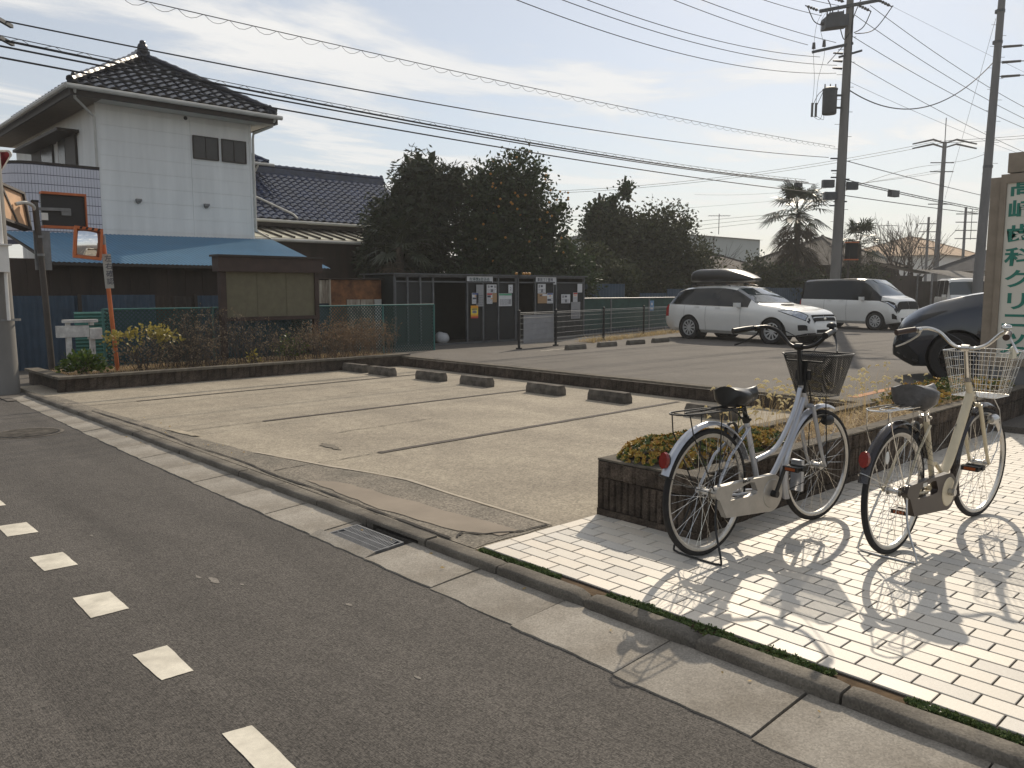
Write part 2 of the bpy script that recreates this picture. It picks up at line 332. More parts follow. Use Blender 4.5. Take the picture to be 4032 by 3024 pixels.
# ------------------------------------------------------------------ the ground
ZL, ZR, ZT = .11, .18, .12        # concrete lot, rear asphalt lot, tiled forecourt
struct('ground', MB().quad((-600,-600,-.06),(600,-600,-.06),(600,600,-.06),(-600,600,-.06)), mat('earth', (.13,.11,.085), .95, var=.25, scale=.4))
road = struct('road', MB().quad((-9,-40,.05),(2.5,-40,.05),(2.5,90,.05),(-9,90,.05)), M_ASPH)
struct('side_lane', MB().quad((2.4,12.3,.06),(4.2,12.3,.06),(9,16.9,.06),(2.4,16.9,.06)).quad((2.4,16.9,.06),(9,16.9,.06),(9,40,.06),(2.4,40,.06)), M_ASPH2)
# rear car park: a big sheet of worn asphalt, slightly raised
struct('rear_car_park', MB().box(8.98,70,-30,15.95,-.05,ZR), M_ASPH2)
def sheet(name, pts, z, m, parent=None, th=.003):
    mb = MB(); n = len(pts); mb.add([(x,y,z) for x, y in pts], [tuple(range(n))]); return mb.obj(name, m, parent)
def strip(name, pts, w, z, m, parent=None, jit=0.):
    mb = MB(); vs = []; P = [Vector((x,y,0)) for x, y in pts]
    for i, p in enumerate(P):
        t = (P[min(i+1,len(P)-1)]-P[max(i-1,0)]).normalized(); nn = Vector((-t.y,t.x,0)); ww = w*(1+rnd(-jit,jit)) if jit else w
        vs += [(p.x+nn.x*ww/2, p.y+nn.y*ww/2, z), (p.x-nn.x*ww/2, p.y-nn.y*ww/2, z)]
    mb.add(vs, [(2*i,2*i+1,2*i+3,2*i+2) for i in range(len(P)-1)]); return mb.obj(name, m, parent)
def wob(p0, p1, n, a):
    return [(lerp(p0[0],p1[0],i/n)+rnd(-a,a), lerp(p0[1],p1[1],i/n)+rnd(-a,a)) for i in range(n+1)]
# painted dashes along the road
dashes = [[(1.075,2.61),(1.175,2.59),(1.16,2.2),(1.06,2.2)],[(1.06,3.455),(1.2,3.45),(1.19,3.14),(1.065,3.145)],[(1.06,4.32),(1.225,4.29),(1.22,3.99),(1.05,3.99)],
          [(1.06,5.16),(1.225,5.14),(1.225,4.84),(1.06,4.85)],[(1.06,6.0),(1.225,5.98),(1.225,5.68),(1.06,5.7)],[(1.06,6.9),(1.225,6.88),(1.225,6.56),(1.06,6.58)]]
for q in dashes:
    mb = MB(); edge = []
    for a, b in zip(q, q[1:]+q[:1]):
        for i in range(7): edge.append((lerp(a[0],b[0],i/7)*.967+rnd(-.0015,.0015), lerp(a[1],b[1],i/7)*.967+rnd(-.0015,.0015), .053))
    mb.add(edge, [tuple(range(len(edge)))]); mb.obj('painted_dash', M_PAINT, road)
M_SCUFF = mat('pale_scuff', (.2,.18,.155), .9, var=.3, scale=40)
for (x,y,r_) in ((1.62,3.95,.05),(1.58,4.05,.03),(1.7,3.8,.02),(1.75,2.4,.02),(1.95,3.2,.025),(1.4,5.2,.02)):
    n = 9; MB().add([(x+r_*rnd(.4,1)*math.cos(6.283*k/n)*.6, y+r_*rnd(.4,1.4)*math.sin(6.283*k/n), .0525) for k in range(n)], [tuple(range(n))]).obj('paint_scuff', M_SCUFF, road)
# round manhole cover out in the road
mh = thing('manhole_cover', 'round ribbed iron manhole cover set in the road beside the gutter', 'manhole', (2.0,9.45,.05))
MB().lathe([(.001,.006),(.3,.006),(.3,.001)], 32, (2.0,9.45,.05)).obj('cover', mat('cast_iron',(.05,.046,.042),.55,metal=.5,var=.3,scale=20), mh)
mb = MB()
for i in range(-6,7):
    l = math.sqrt(max(0,.28**2-(i*.043)**2)); mb.box(2.0-l,2.0+l,9.45+i*.043-.012,9.45+i*.043+.012,.055,.061)
mb.obj('rib', M_STOP, mh); MB().lathe([(.3,.004),(.335,.004)], 32, (2.0,9.45,.05)).obj('frame_ring', M_STOP, mh)
# gutter of concrete slabs and the kerb stones
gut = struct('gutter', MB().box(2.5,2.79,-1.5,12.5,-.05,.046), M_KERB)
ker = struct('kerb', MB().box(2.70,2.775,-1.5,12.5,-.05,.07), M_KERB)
def slab_mesh(L, x0=0, x1=.246, yb=0):
    mb = MB(); nx, ny = 2, 8; vs = []
    for j in range(ny+1):
        for i in range(nx+1):
            vs.append((lerp(x0,x1,i/nx)+(rnd(-.008,.004) if i == 0 else 0), .004+lerp(0,L-.008,j/ny), .056+.02*(i/nx)+rnd(-.001,.001)))
    g = len(vs); vs2 = [(x,y,.03) for x,y,z in vs]
    fs = [(j*(nx+1)+i, j*(nx+1)+i+1, (j+1)*(nx+1)+i+1, (j+1)*(nx+1)+i) for j in range(ny) for i in range(nx)]
    ring = [i for i in range(nx+1)]+[j*(nx+1)+nx for j in range(1,ny+1)]+[ny*(nx+1)+i for i in range(nx-1,-1,-1)]+[j*(nx+1) for j in range(ny-1,0,-1)]
    mb.add(vs+vs2, fs+[(ring[k], ring[k-1], ring[k-1]+g, ring[k]+g) for k in range(len(ring))]); return mb.mesh('gutter_slab', M_GUTTER)
GX = [(-1.3,2.26),(1.3,2.30),(3,2.355),(7.2,2.385),(12.4,2.5)]
def slab_at(y, L):
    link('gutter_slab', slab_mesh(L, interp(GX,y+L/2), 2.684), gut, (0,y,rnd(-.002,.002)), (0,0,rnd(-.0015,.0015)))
y = -1.695
GR0, GR1 = 3.705, 4.305
while y < 12.4:
    if not (y+.3 > GR0 and y+.3 < GR1): slab_at(y, .6)
    y += .6
for a, b in ((GR0,3.72),):
    if b-a > .05: slab_at(a, b-a)
link('gutter_slab', slab_mesh(.08, 2.434, 2.684), gut, (0,4.222,0))
link('gutter_slab', slab_mesh(GR1-GR0, 2.36, 2.432), gut, (0,GR0,0))
def kerb_mesh(broken):
    # rounded top-front profile swept along Y with knocked-about ends
    prof = [(.004,-.02),(0,.098),(.001,.108),(.005,.116),(.013,.121),(.085,.123),(.092,.118),(.092,-.02)]
    mb = MB(); ny = 14; rings = []
    for j in range(ny+1):
        t = j/ny; yy = .005+t*.59; row = []
        for (x,z) in prof:
            dz = 0; dx = 0
            if broken and t < .13 and z > .05: dz = -(.13-t)/.13*rnd(.01,.035); dx = (.13-t)/.13*rnd(0,.02)*(x < .05)
            if t in (0,1) and z > .05: dz -= .006; dx += .003
            row.append((x+dx+rnd(-.0012,.0012), yy, z+dz+rnd(-.0012,.0012)))
        rings.append(row)
    n = len(prof); vs = [v for r_ in rings for v in r_]
    fs = [(j*n+k, j*n+k+1, (j+1)*n+k+1, (j+1)*n+k) for j in range(ny) for k in range(n-1)]+[tuple(range(n)), tuple(reversed(range(ny*n,ny*n+n)))]
    return mb.add(vs, fs).mesh('kerb_stone', M_KERB, smooth=True, angle=50)
kst = [kerb_mesh(False), kerb_mesh(False), kerb_mesh(False)]; kbr = [kerb_mesh(True), kerb_mesh(True)]
for i in range(-4, 19):
    y = 1.185+.6*i
    if 3.4 < y < 3.9: continue
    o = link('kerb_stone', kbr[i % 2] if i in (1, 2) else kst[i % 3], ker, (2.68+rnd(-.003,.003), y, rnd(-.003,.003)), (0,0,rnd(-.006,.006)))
# kerb stone over the drain inlet
prof = [(2.681,.1),(2.682,.11),(2.688,.119),(2.70,.123),(2.772,.124),(2.772,.1)]
MB().prism([(x,3.59,z) for x,z in prof],(0,.59,0)).box(2.683,2.773,3.59,3.65,-.02,.0998).box(2.683,2.773,4.11,4.18,-.02,.0998).obj('kerb_inlet_stone', M_KERB, ker)
dg = thing('drain_grate', 'iron storm drain grate in the gutter at the dark kerb inlet', 'drain grate', (2.54,3.97,.05))
MB().box(2.44,2.76,3.66,4.2,-.3,-.12).obj('drain_pit', M_BLACK, dg)  # black box, the darkness inside the drain opening put into its colour
fr = MB()
for a in ((2.434,2.446,3.73,4.22),(2.63,2.642,3.73,4.22),(2.446,2.63,3.73,3.742),(2.446,2.63,4.208,4.22)): fr.box(*a,-.03,.004)
def shear(mb_): mb_.v = [(x,y,z+.06+(x-2.36)*.062) for x,y,z in mb_.v]
shear(fr)
fr.obj('frame', M_GREYMETAL, dg)
bars = MB()
for i in range(26):
    t = i/25
    for sgn in (0,1):
        x0 = 2.444+.094*sgn; yy = 3.755+t*.44; bars.bar((x0,yy,-.005),(x0+.094,yy+(.03 if sgn else -.03),-.005),.007,.014)
bars.box(2.534,2.542,3.742,4.208,-.012,.003); bars.box(2.488,2.494,3.742,4.208,-.012,.0025); bars.box(2.582,2.588,3.742,4.208,-.012,.0026); shear(bars)
bars.obj('bars', M_GREYMETAL, dg)

# ------------------------------------------------------------------ the concrete parking lot
lot = struct('parking_lot', MB().box(2.776,8.8,3.28,13.6,-.05,ZL), M_CONC)
def ragged(pts, a, k=6):
    out = []
    for p, q in zip(pts, pts[1:]+pts[:1]):
        for i in range(k): out.append((lerp(p[0],q[0],i/k)+rnd(-a,a), lerp(p[1],q[1],i/k)+rnd(-a,a)))
    return out
apron = ragged([(2.785,3.30),(3.42,3.30),(3.43,4.0),(3.48,4.9),(3.3,5.65),(3.12,6.6),(3.0,8.0),(2.9,12),(2.785,12)], .012)
sheet('apron_patch', apron, ZL+.004, M_CONC_D, lot)
sheet('mortar_patch', ragged([(3.05,3.37),(3.2,3.36),(3.16,3.9),(3.12,4.5),(3.08,5.1),(2.93,5.35),(2.9,4.9),(2.87,4.3),(2.93,3.6)], .012), ZL+.008, M_MORTAR, lot)
strip('mortar_seam', [(3.43,3.33),(3.44,3.8),(3.45,4.3),(3.48,4.85),(3.42,5.2),(3.3,5.65),(3.2,6.2),(3.12,6.6)], .03, ZL+.0085, mat('pale_mortar',(.38,.33,.26),.85,var=.15,scale=12), lot, .3)
M_CRACK = mat('crack', (.03,.026,.022), .95)
for pts, w in (([(2.815,3.5),(2.83,4.0),(2.82,4.5),(2.85,5.0),(2.83,5.6),(2.86,6.4),(2.84,7.2),(2.87,8.2),(2.85,9.2),(2.84,10.2)],.02),([(2.85,3.5),(2.93,3.55),(3.0,3.45),(3.1,3.4),(3.2,3.34),(3.4,3.33)],.018)):
    q = [(p.x,p.y) for p in spline([(x+rnd(-.01,.01),y,0) for x,y in pts], 6)]
    strip('crack', [(x+rnd(-.004,.004),y+rnd(-.004,.004)) for x,y in q], w, ZL+.0105, M_CRACK, lot, .6)
sheet('sand_patch', ragged([(2.98,8.3),(3.06,8.2),(3.1,7.7),(3.03,7.75)], .01), ZL+.011, mat('dry_sand',(.36,.31,.23),.95,var=.2,scale=20), lot)
M_STRIPD = mat('bitumen_strip', (.075,.062,.052), .9, var=.3, scale=14, bump=.5, bscale=60)
for (a, b, w) in (((3.9,5.86),(8.5,6.0),.07),((3.95,8.14),(8.6,8.19),.06),((3.5,10.72),(8.6,10.98),.05)):
    strip('dividing_strip', wob(a, b, 40, .004), w, ZL+.006, M_STRIPD, lot, .12)
for a, b in (((2.9,5.83),(3.9,5.86)),((2.95,8.1),(3.95,8.14)),((2.95,10.7),(3.5,10.72)),((3.4,12.0),(7.5,12.2)),((5.4,7.05),(4.1,6.98)),((5.9,9.6),(7.6,9.7))):
    strip('crack', wob(a, b, 24, .008), .008, ZL+.0062, M_CRACK, lot, .8)
sheet('oil_stain', ragged([(3.72,6.2),(3.8,6.4),(3.78,6.6),(3.7,6.5)], .02, 8), ZL+.0066, mat('oil_stain',(.15,.13,.1),.9,var=.3,scale=30), lot)
# wheel stops in the concrete lot
def stop_mesh(l, w, h, m, taper=.02):
    mb = MB(); pr = [(-w/2,0),(-w/2,h*.55),(-w/2+taper,h),(w/2-taper,h),(w/2,h*.55),(w/2,0)]; n = 6
    for j in range(n+1): pass
    vs = [(x+rnd(-.003,.003), (j/n-.5)*l*(1 if z < h else .965), z+rnd(-.003,.003)*(z > 0)) for j in range(n+1) for x,z in pr]; k = len(pr)
    fs = [(j*k+i, j*k+i+1, (j+1)*k+i+1, (j+1)*k+i) for j in range(n) for i in range(k-1)]+[tuple(range(k)), tuple(reversed(range(n*k,n*k+k)))]
    return mb.add(vs, fs)
stops = [(7.6,12.08,'farthest stained concrete wheel stop, beside the weedy planter'),(7.62,11.3,'second concrete wheel stop from the weedy planter'),(7.74,10.13,'third concrete wheel stop from the weedy planter'),
         (7.8,9.1,'fourth concrete wheel stop from the weedy planter'),(7.85,7.72,'fifth concrete wheel stop from the weedy planter'),(7.9,6.63,'sixth concrete wheel stop, just left of the black saddle'),(7.72,5.0,'nearest concrete wheel stop, half hidden behind the silver bicycle saddle')]
for i, (x, y, lb) in enumerate(stops):
    o = stop_mesh(.62, .15, .135, M_STOP).obj('wheel_stop', M_STOP); o.location = (x,y,ZL); o.rotation_euler[2] = rnd(-.03,.03); tag(o, lb, 'wheel stop', 'wheel stops in the concrete lot')
rs = [(13.57,12.4,'concrete wheel stop in front of the small mesh fence end'),(14.78,12.5,'second wheel stop from the white fence panel'),(15.93,12.55,'third wheel stop along the mesh fence'),(17.0,12.6,'wheel stop just left of the silver wagon rear wheel')]
for x, y, lb in rs:
    o = stop_mesh(.6, .13, .11, M_STOP).obj('wheel_stop', M_GUTTER); o.data.materials.clear(); o.data.materials.append(M_KERB); o.location = (x,y,ZR); o.rotation_euler[2] = R(90); tag(o, lb, 'wheel stop', 'wheel stops in the rear car park')
# painted bay lines in the rear car park
rc = bpy.data.objects['rear_car_park']
for q in (((12.9,12.1),(15.0,12.75)),): pass
for x in (14.25,16.5,19.9): strip('bay_line', wob((x,12.3),(x+.05,11.4),10,.006), .05, ZR+.004, M_GUTTER, rc, .4)
strip('bay_line', wob((12.6,12.55),(14.2,12.75),12,.004), .05, ZR+.0045, M_PAINT, rc, .3)
M_ORL = mat('orange_line_paint', (.38,.17,.07), .85, var=.3, scale=8)
strip('orange_line', wob((10.0,4.45),(11.5,4.5),12,.004), .11, ZR+.004, M_ORL, rc); strip('orange_line', wob((10.3,4.12),(11.9,4.05),12,.004), .1, ZR+.004, M_ORL, rc)

# ------------------------------------------------------------------ low block walls round the lot
def rib_block(L, h, w, pitch, depth, m, jit=.0):
    # block lying along X, ribbed face towards -Y (y=0), back at y=w
    mb = MB(); n = round(L/pitch); prof = []
    g = pitch*.16
    for i in range(n):
        x0 = i*pitch+.002; x1 = (i+1)*pitch-.002; d = rnd(-jit,jit)
        prof += [(x0, depth), (x0+g, d), (x1-g, d), (x1, depth)]
    poly = prof+[(L-.002,w),(.002,w)]
    return mb.prism([(x,y,0) for x,y in poly],(0,0,h-.004)).mesh('block', m)
def wall_run(name_root, p0, ang, L, courses, w, m_list):
    # courses: list of (z0, h, pitch, depth, blocklen)
    d = Vector((math.cos(ang), math.sin(ang), 0)); k = 0
    for ci, (z0, h, pitch, depth, bl) in enumerate(courses):
        ms = [rib_block(bl, h, w, pitch, depth, m_list[ci], .004) for _ in range(4)]; nb = max(1, round(L/bl)); step = L/nb
        last = rib_block(step, h, w, pitch, depth, m_list[ci], .004) if abs(step-bl) > .004 else None
        for i in range(nb):
            p = Vector(p0)+d*(i*step); link('block', ms[(i*7+ci) % 4], name_root, (p.x-ROOT[name_root.name][0], p.y-ROOT[name_root.name][1], z0+rnd(-.002,.002)-ROOT[name_root.name][2]), (0,0,ang+rnd(-.004,.004)))
rw = thing('retaining_wall', 'low dark ribbed block wall between concrete lot and rear car park', 'wall', (8.8,8,ZL))
MB().box(8.83,8.975,3.3,12.55,0,ZL+.13).obj('core', M_BLOCK, rw)
wall_run(rw, (8.82,12.6,ZL), R(-90), 9.24, [(ZL,.15,.1,.012,.4)], .03, [M_BLOCK])
for i in range(23): link('cap_block', MB().box(0,.398,-.075,.085,0,.03).mesh('cap_block', M_BLOCKTOP) if i == 0 else bpy.data.meshes['cap_block'], rw, (8.9-8.8,12.6-.4*i-8,.155+rnd(-.002,.002)), (0,0,R(-90)))
# planter with the weeds at the far end of the lot
lp = thing('weed_planter', 'low dark block planter wall along the far end of the lot', 'planter', (3.0,12.3,ZL))
MB().box(3.1,8.98,12.44,12.55,.0,ZL+.2).box(3.1,3.25,12.4,14.3,0,ZL+.2).obj('core', M_BLOCK, lp)
wall_run(lp, (3.02,12.35,ZL), R(1.2), 6.0, [(ZL-.02,.2,.1,.01,.4)], .08, [M_BLOCK])
for i in range(15): link('cap_block', MB().box(0,.398,-.075,.115,0,.035).mesh('planter_cap', M_BLOCKTOP) if i == 0 else bpy.data.meshes['planter_cap'], lp, (.02+.4*i, .085+.0084*i, .182+rnd(-.002,.002)), (0,0,R(1.2)))
for i in range(4): link('cap_block', bpy.data.meshes['planter_cap'], lp, (.12,.22+.4*i,.182), (0,0,R(90)))
struct('planter_soil_far', MB().quad((3.1,12.5,ZL+.17),(8.98,12.6,ZL+.17),(8.98,14.6,ZL+.14),(3.1,14.4,ZL+.14)), M_SOIL)

# ------------------------------------------------------------------ tiled forecourt
fc = struct('forecourt', MB().box(2.835,12.5,-3,3.275,-.05,ZT-.006), M_GROUT)
PX, PY, GAP = .0983, .2035, .0075
def tile_mesh(lx, ly, m):
    mb = MB(); b = .0018; x0, x1, y0, y1 = 0, lx-GAP*(1.15 if lx < .15 else .95), 0, ly-GAP*(1.15 if ly < .09 else .95)
    return mb.add([(x0,y0,-.006),(x1,y0,-.006),(x1,y1,-.006),(x0,y1,-.006),(x0,y0,-b),(x1,y0,-b),(x1,y1,-b),(x0,y1,-b),(x0+b,y0+b,0),(x1-b,y0+b,0),(x1-b,y1-b,0),(x0+b,y1-b,0)],
        [(0,1,5,4),(1,2,6,5),(2,3,7,6),(3,0,4,7),(4,5,9,8),(5,6,10,9),(6,7,11,10),(7,4,8,11),(8,9,10,11)]).mesh('tile', m)
TM = [tile_mesh(PX, PY, m) for m in (M_TILE, M_TILE, M_TILE2, M_TILE3)]
TB = [tile_mesh(PY, .088, m) for m in (M_TILE, M_TILE2)]
TH = [tile_mesh(PX, PY/2, m) for m in (M_TILE, M_TILE3)]
cand = []
for i in range(0, 48): cand.append((2.842+i*PY, 3.275-.088, TB[i % 2], PY/2, .044))
for r_ in range(0, 96):
    x = 2.842+r_*PX; top = 3.275-.088; h = PY/2 if r_ % 2 else 0
    if h: cand.append((x, top-h, TH[r_ % 2], PX/2, h/2))
    for k in range(0, 30):
        y = top-h-(k+1)*PY
        if y < -2.5: break
        cand.append((x, y, TM[random.randrange(4)], PX/2, PY/2))
vis = []
for c in cand:
    z = seen((c[0]+c[3], c[1]+c[4], ZT), .03)
    if z is not None and z < 7.5: vis.append((z, c))
vis.sort(key=lambda t: t[0]); rest = MB()
def tile_hidden(c): return c[1] > 2.52 and c[0] > 3.78
vis = [v for v in vis if not tile_hidden(v[1])]
keep = set()
for n, (z, c) in enumerate(vis):
    if n < 300:
        link('tile', c[2], fc, (c[0], c[1], ZT+rnd(-.0008,.0008)), (rnd(-.003,.003), rnd(-.004,.004), 0)); keep.add((c[0], c[1]))
for c in cand:
    if (c[0], c[1]) in keep or tile_hidden(c): continue
    x0, y0 = c[0], c[1]; x1, y1 = x0+2*c[3]-GAP*1.15, y0+2*c[4]-GAP*.95; zz = ZT+rnd(-.0008,.0008)
    rest.add([(x0,y0,ZT-.006),(x1,y0,ZT-.006),(x1,y1,ZT-.006),(x0,y1,ZT-.006),(x0,y0,zz),(x1,y0,zz),(x1,y1,zz),(x0,y1,zz)],[(0,1,5,4),(1,2,6,5),(2,3,7,6),(3,0,4,7),(4,5,6,7)])
tag(rest.obj('more_tiles', M_TILE, fc, raw=True), kind='stuff')
# moss and soil in the joint between kerb and tiles
struct('verge', MB().quad((2.765,-2,ZT-.014),(2.838,-2,ZT-.01),(2.838,3.3,ZT-.012),(2.765,3.3,ZT-.016)), M_SOIL)
sm = thing('glass_block_light', 'small four pane tile glinting in the moss at the forecourt edge', 'ground tile', (2.81,.9,ZT))
for i in (0,1):
    for j in (0,1): MB().box(2.785+i*.022,2.804+i*.022,.895+j*.035,.926+j*.035,ZT-.03,ZT-.003).obj('pane', M_CHROME, sm)
# ------------------------------------------------------------------ ribbed block planter behind the bicycles
PX0, PX1, PY0, PY1, PZ = 3.79, 10.2, 2.56, 3.28, .46
pl = thing('block_planter', 'long dark ribbed block planter behind the two bicycles', 'planter', (PX0,PY0,ZT))
MB().box(PX0+.06,PX1,PY0+.06,PY0+.16,ZT-.05,PZ-.02).box(PX0+.06,PX0+.16,PY0+.06,PY1-.02,ZT-.05,PZ-.02).box(PX0+.06,PX1,PY1-.14,PY1-.02,ZT-.05,PZ-.02).obj('core', M_BLOCK, pl)
crs = [(ZT-.01,.055,.2,.004,.4),(ZT+.046,.194,.05,.014,.4),(ZT+.242,.104,.1,.012,.4)]
wall_run(pl, (PX0,PY1-.004,0), R(-90), .72, crs, .1, [M_BLOCK,M_BLOCK,M_BLOCK])       # end towards the road
wall_run(pl, (PX0+.012,PY0,0), 0, 6.4, crs, .1, [M_BLOCK,M_BLOCK,M_BLOCK])                  # long face
capm = MB().prism([(0,.004,0),(.004,0,0),(.394,0,0),(.398,.004,0),(.398,.108,0),(0,.108,0)],(0,0,.012)).mesh('planter_top', M_BLOCKTOP)
for i in range(16): link('top_block', capm, pl, (.012+.4*i,.004,PZ-ZT+.006+rnd(-.001,.002)))
for i in range(2): link('top_block', capm, pl, (.004,.60-.36*i+.1,PZ-ZT+.0075+.0003*i), (0,0,R(-90)))
for i in range(16): link('top_block', capm, pl, (.012+.4*i,.61,PZ-ZT+.004))
struct('planter_soil', MB().quad((PX0+.1,PY0+.1,PZ-.03),(PX1,PY0+.1,PZ-.03),(PX1,PY1-.1,PZ-.03),(PX0+.1,PY1-.1,PZ-.03)), M_SOIL)
# succulent ground cover: many small rosettes, green inside, orange tipped outside
M_SEDA = leaf_mat('sedum_orange', (.42,.2,.035), (.6,.46,.09), .5, .3)
M_SEDG = leaf_mat('sedum_green', (.045,.085,.016), (.16,.19,.03), .45, .2)
def rosette(mb, c, s, tilt):
    n = random.choice((5,6,7)); up = Vector((tilt[0],tilt[1],1)).normalized(); u = up.orthogonal().normalized(); v = up.cross(u); a0 = rnd(0,6.28)
    for k in range(n):
        a = a0+k*6.283/n; d = u*math.cos(a)+v*math.sin(a); q = up.cross(d); e = rnd(.8,1.2)*s
        b = c+d*.1*s; m1 = c+d*e*.7+up*e*.35+q*e*.42; m2 = c+d*e*.7+up*e*.35-q*e*.42; t = c+d*e*1.0+up*e*.75; lo = c+d*e*.6+up*e*.1
        mb.add([b,m1,t,m2,lo],[(0,1,2,3),(0,4,1),(1,4,2),(2,4,3),(3,4,0)])
def mound(x, y):
    f = 0
    for cx, cy, rx, ry, h in ((4.08,3.0,.28,.27,.17),(4.38,2.95,.32,.28,.17),(4.65,3.0,.35,.26,.14),(5.0,2.95,.35,.26,.12)):
        d = ((x-cx)/rx)**2+((y-cy)/ry)**2
        if d < 1: f = max(f, h*math.sqrt(1-d))
    return f
so, sg = MB(), MB()
for _ in range(2600):
    x, y = rnd(3.82,5.4), rnd(2.66,3.26); h = mound(x, y)
    if h <= 0: continue
    z = PZ-.03+h; gx = (mound(x+.03,y)-mound(x-.03,y))/.06; gy = (mound(x,y+.03)-mound(x,y-.03))/.06
    p = Vector((x,y,z+rnd(-.012,.012))); low = h < .045 or random.random() < .38
    rosette(sg if low else so, p, rnd(.014,.024), (-gx+rnd(-.3,.3),-gy+rnd(-.3,.3)))
sd = thing('succulent_mound', 'orange and green succulent ground cover at the planter corner', 'plants', (4.2,2.95,PZ))
so.obj('orange_rosettes', M_SEDA, sd, raw=True)['kind'] = 'stuff'; sg.obj('green_rosettes', M_SEDG, sd, raw=True)['kind'] = 'stuff'
M_DRY = leaf_mat('dry_grass', (.42,.29,.13), (.6,.46,.23), .7, .35)
M_SEEDH = leaf_mat('foxtail_head', (.68,.6,.4), (.8,.74,.55), .8, .7)
def blade(mb, p, h, lean, w=.003, seg=4, droop=.5):
    d = Vector((rnd(-1,1),rnd(-1,1),0)).normalized(); q = Vector((-d.y,d.x,0)); pts = []
    for i in range(seg+1):
        t = i/seg; pts.append((Vector(p)+d*lean*h*(t**1.6)+Vector((0,0,h*(t-droop*.5*t*t))), w*(1-t*.85)))
    vs = []; 
    for c, ww in pts: vs += [c-q*ww, c+q*ww]
    mb.add(vs, [(2*i,2*i+1,2*i+3,2*i+2) for i in range(seg)]); return pts[-1][0]
dg_ = MB()
for _ in range(5200):
    x, y = rnd(4.9,9.6), rnd(2.67,3.24)
    if x < 5.5 and random.random() < .6: continue
    blade(dg_, (x,y,PZ-.035), rnd(.03,.11), rnd(.6,2.6), rnd(.0015,.003), 3, rnd(.6,1.3))
tag(dg_.obj('dry_grass', M_DRY, raw=True), 'flattened straw coloured dry grass covering the planter soil', 'grass', kind='stuff')
fx, fh = MB(), MB()
for _ in range(190):
    x, y = rnd(4.85,7.6), rnd(2.85,3.25); h = rnd(.18,.5)
    tip = blade(fx, (x,y,PZ-.03), h, rnd(.15,.6), .0016, 5, .3)
    d = Vector((rnd(-1,1),rnd(-1,1),rnd(-.2,.5))).normalized(); pts = [tip, tip+d*.018+Vector((0,0,.008)), tip+d*.036, tip+d*.05-Vector((0,0,.012))]
    fh.tube(pts, [.003,.0075,.007,.002], 5)
    for _k in range(1): blade(fx, (x+rnd(-.02,.02),y+rnd(-.02,.02),PZ-.03), rnd(.1,.22), rnd(.4,1.2), .0025, 4, .8)
fxo = thing('foxtail_grass', 'dried foxtail grass with pale nodding seed heads behind the bicycles', 'grass', (6,3.05,PZ))
fx.obj('stalks', M_DRY, fxo, raw=True)['kind'] = 'stuff'; fh.obj('seed_heads', M_SEEDH, fxo, raw=True)['kind'] = 'stuff'
# daffodil
df = thing('daffodil', 'single yellow daffodil flower in the planter beside the saddle post', 'flower', (5.02,3.02,PZ))
M_YEL = leaf_mat('daffodil_yellow', (.75,.5,.03), (.8,.6,.06), .5, .4); M_LEAFG = leaf_mat('daffodil_leaf', (.06,.11,.03), (.1,.16,.05), .5, .3)
mb = MB(); mb.tube(spline([(5.02,3.02,PZ-.03),(5.0,3.02,PZ+.12),(4.99,3.01,PZ+.235)],5), .004, 5); mb.obj('stem', M_LEAFG, df)
mb = MB(); mb.lathe([(.006,0),(.014,.012),(.02,.026)], 8, (4.99,3.0,PZ+.235)); 
for k in range(6):
    a = k*1.047; c = Vector((4.99,3.0,PZ+.238)); d = Vector((math.cos(a),math.sin(a),.25)); q = Vector((-d.y,d.x,0)); mb.quad(c, c+d*.025+q*.014, c+d*.048, c+d*.025-q*.014)
mb.obj('petals', M_YEL, df, raw=True)
mb = MB()
for _ in range(12): blade(mb, (5.02+rnd(-.05,.05),3.0+rnd(-.05,.05),PZ-.03), rnd(.14,.24), rnd(.1,.6), .006, 4, .3)
mb.obj('leaves', M_LEAFG, df, raw=True)
# darker evergreen tuft towards the sign, with yellowing tips
mb = MB(); mb2 = MB()
for _ in range(900):
    x, y = rnd(7.6,10.0), rnd(2.66,3.22); h = .16*math.sqrt(max(0,1-((x-8.9)/1.3)**2))
    if h <= 0: continue
    rosette(mb if random.random() < .65 else mb2, Vector((x,y,PZ-.02+rnd(.3,1)*h)), rnd(.016,.03), (rnd(-.6,.6),rnd(-.6,.6)))
sh = thing('low_shrub', 'low olive and yellow shrub in the planter under the wire basket', 'shrub', (8.9,2.95,PZ)); mb.obj('foliage', M_SEDG, sh, raw=True); mb2.obj('yellow_tips', M_SEDA, sh, raw=True)
# moss along the kerb
M_MOSS = leaf_mat('moss', (.04,.08,.015), (.15,.19,.05), .7, .2)
mb = MB()
for _ in range(2600):
    y = rnd(-1,3.25); w = .012+.02*abs(noise.noise((0,y*3,0)))*2
    if noise.noise((3,y*2.2,1)) < -.28: continue
    x = 2.803+rnd(-w,w)*1.3; rosette(mb, Vector((x,y,ZT-.012+rnd(0,.01))), rnd(.006,.014), (rnd(-.8,.8),rnd(-.8,.8)))
tag(mb.obj('moss', M_MOSS, raw=True), 'strip of green moss and clover between kerb and tiles', 'moss', kind='stuff')
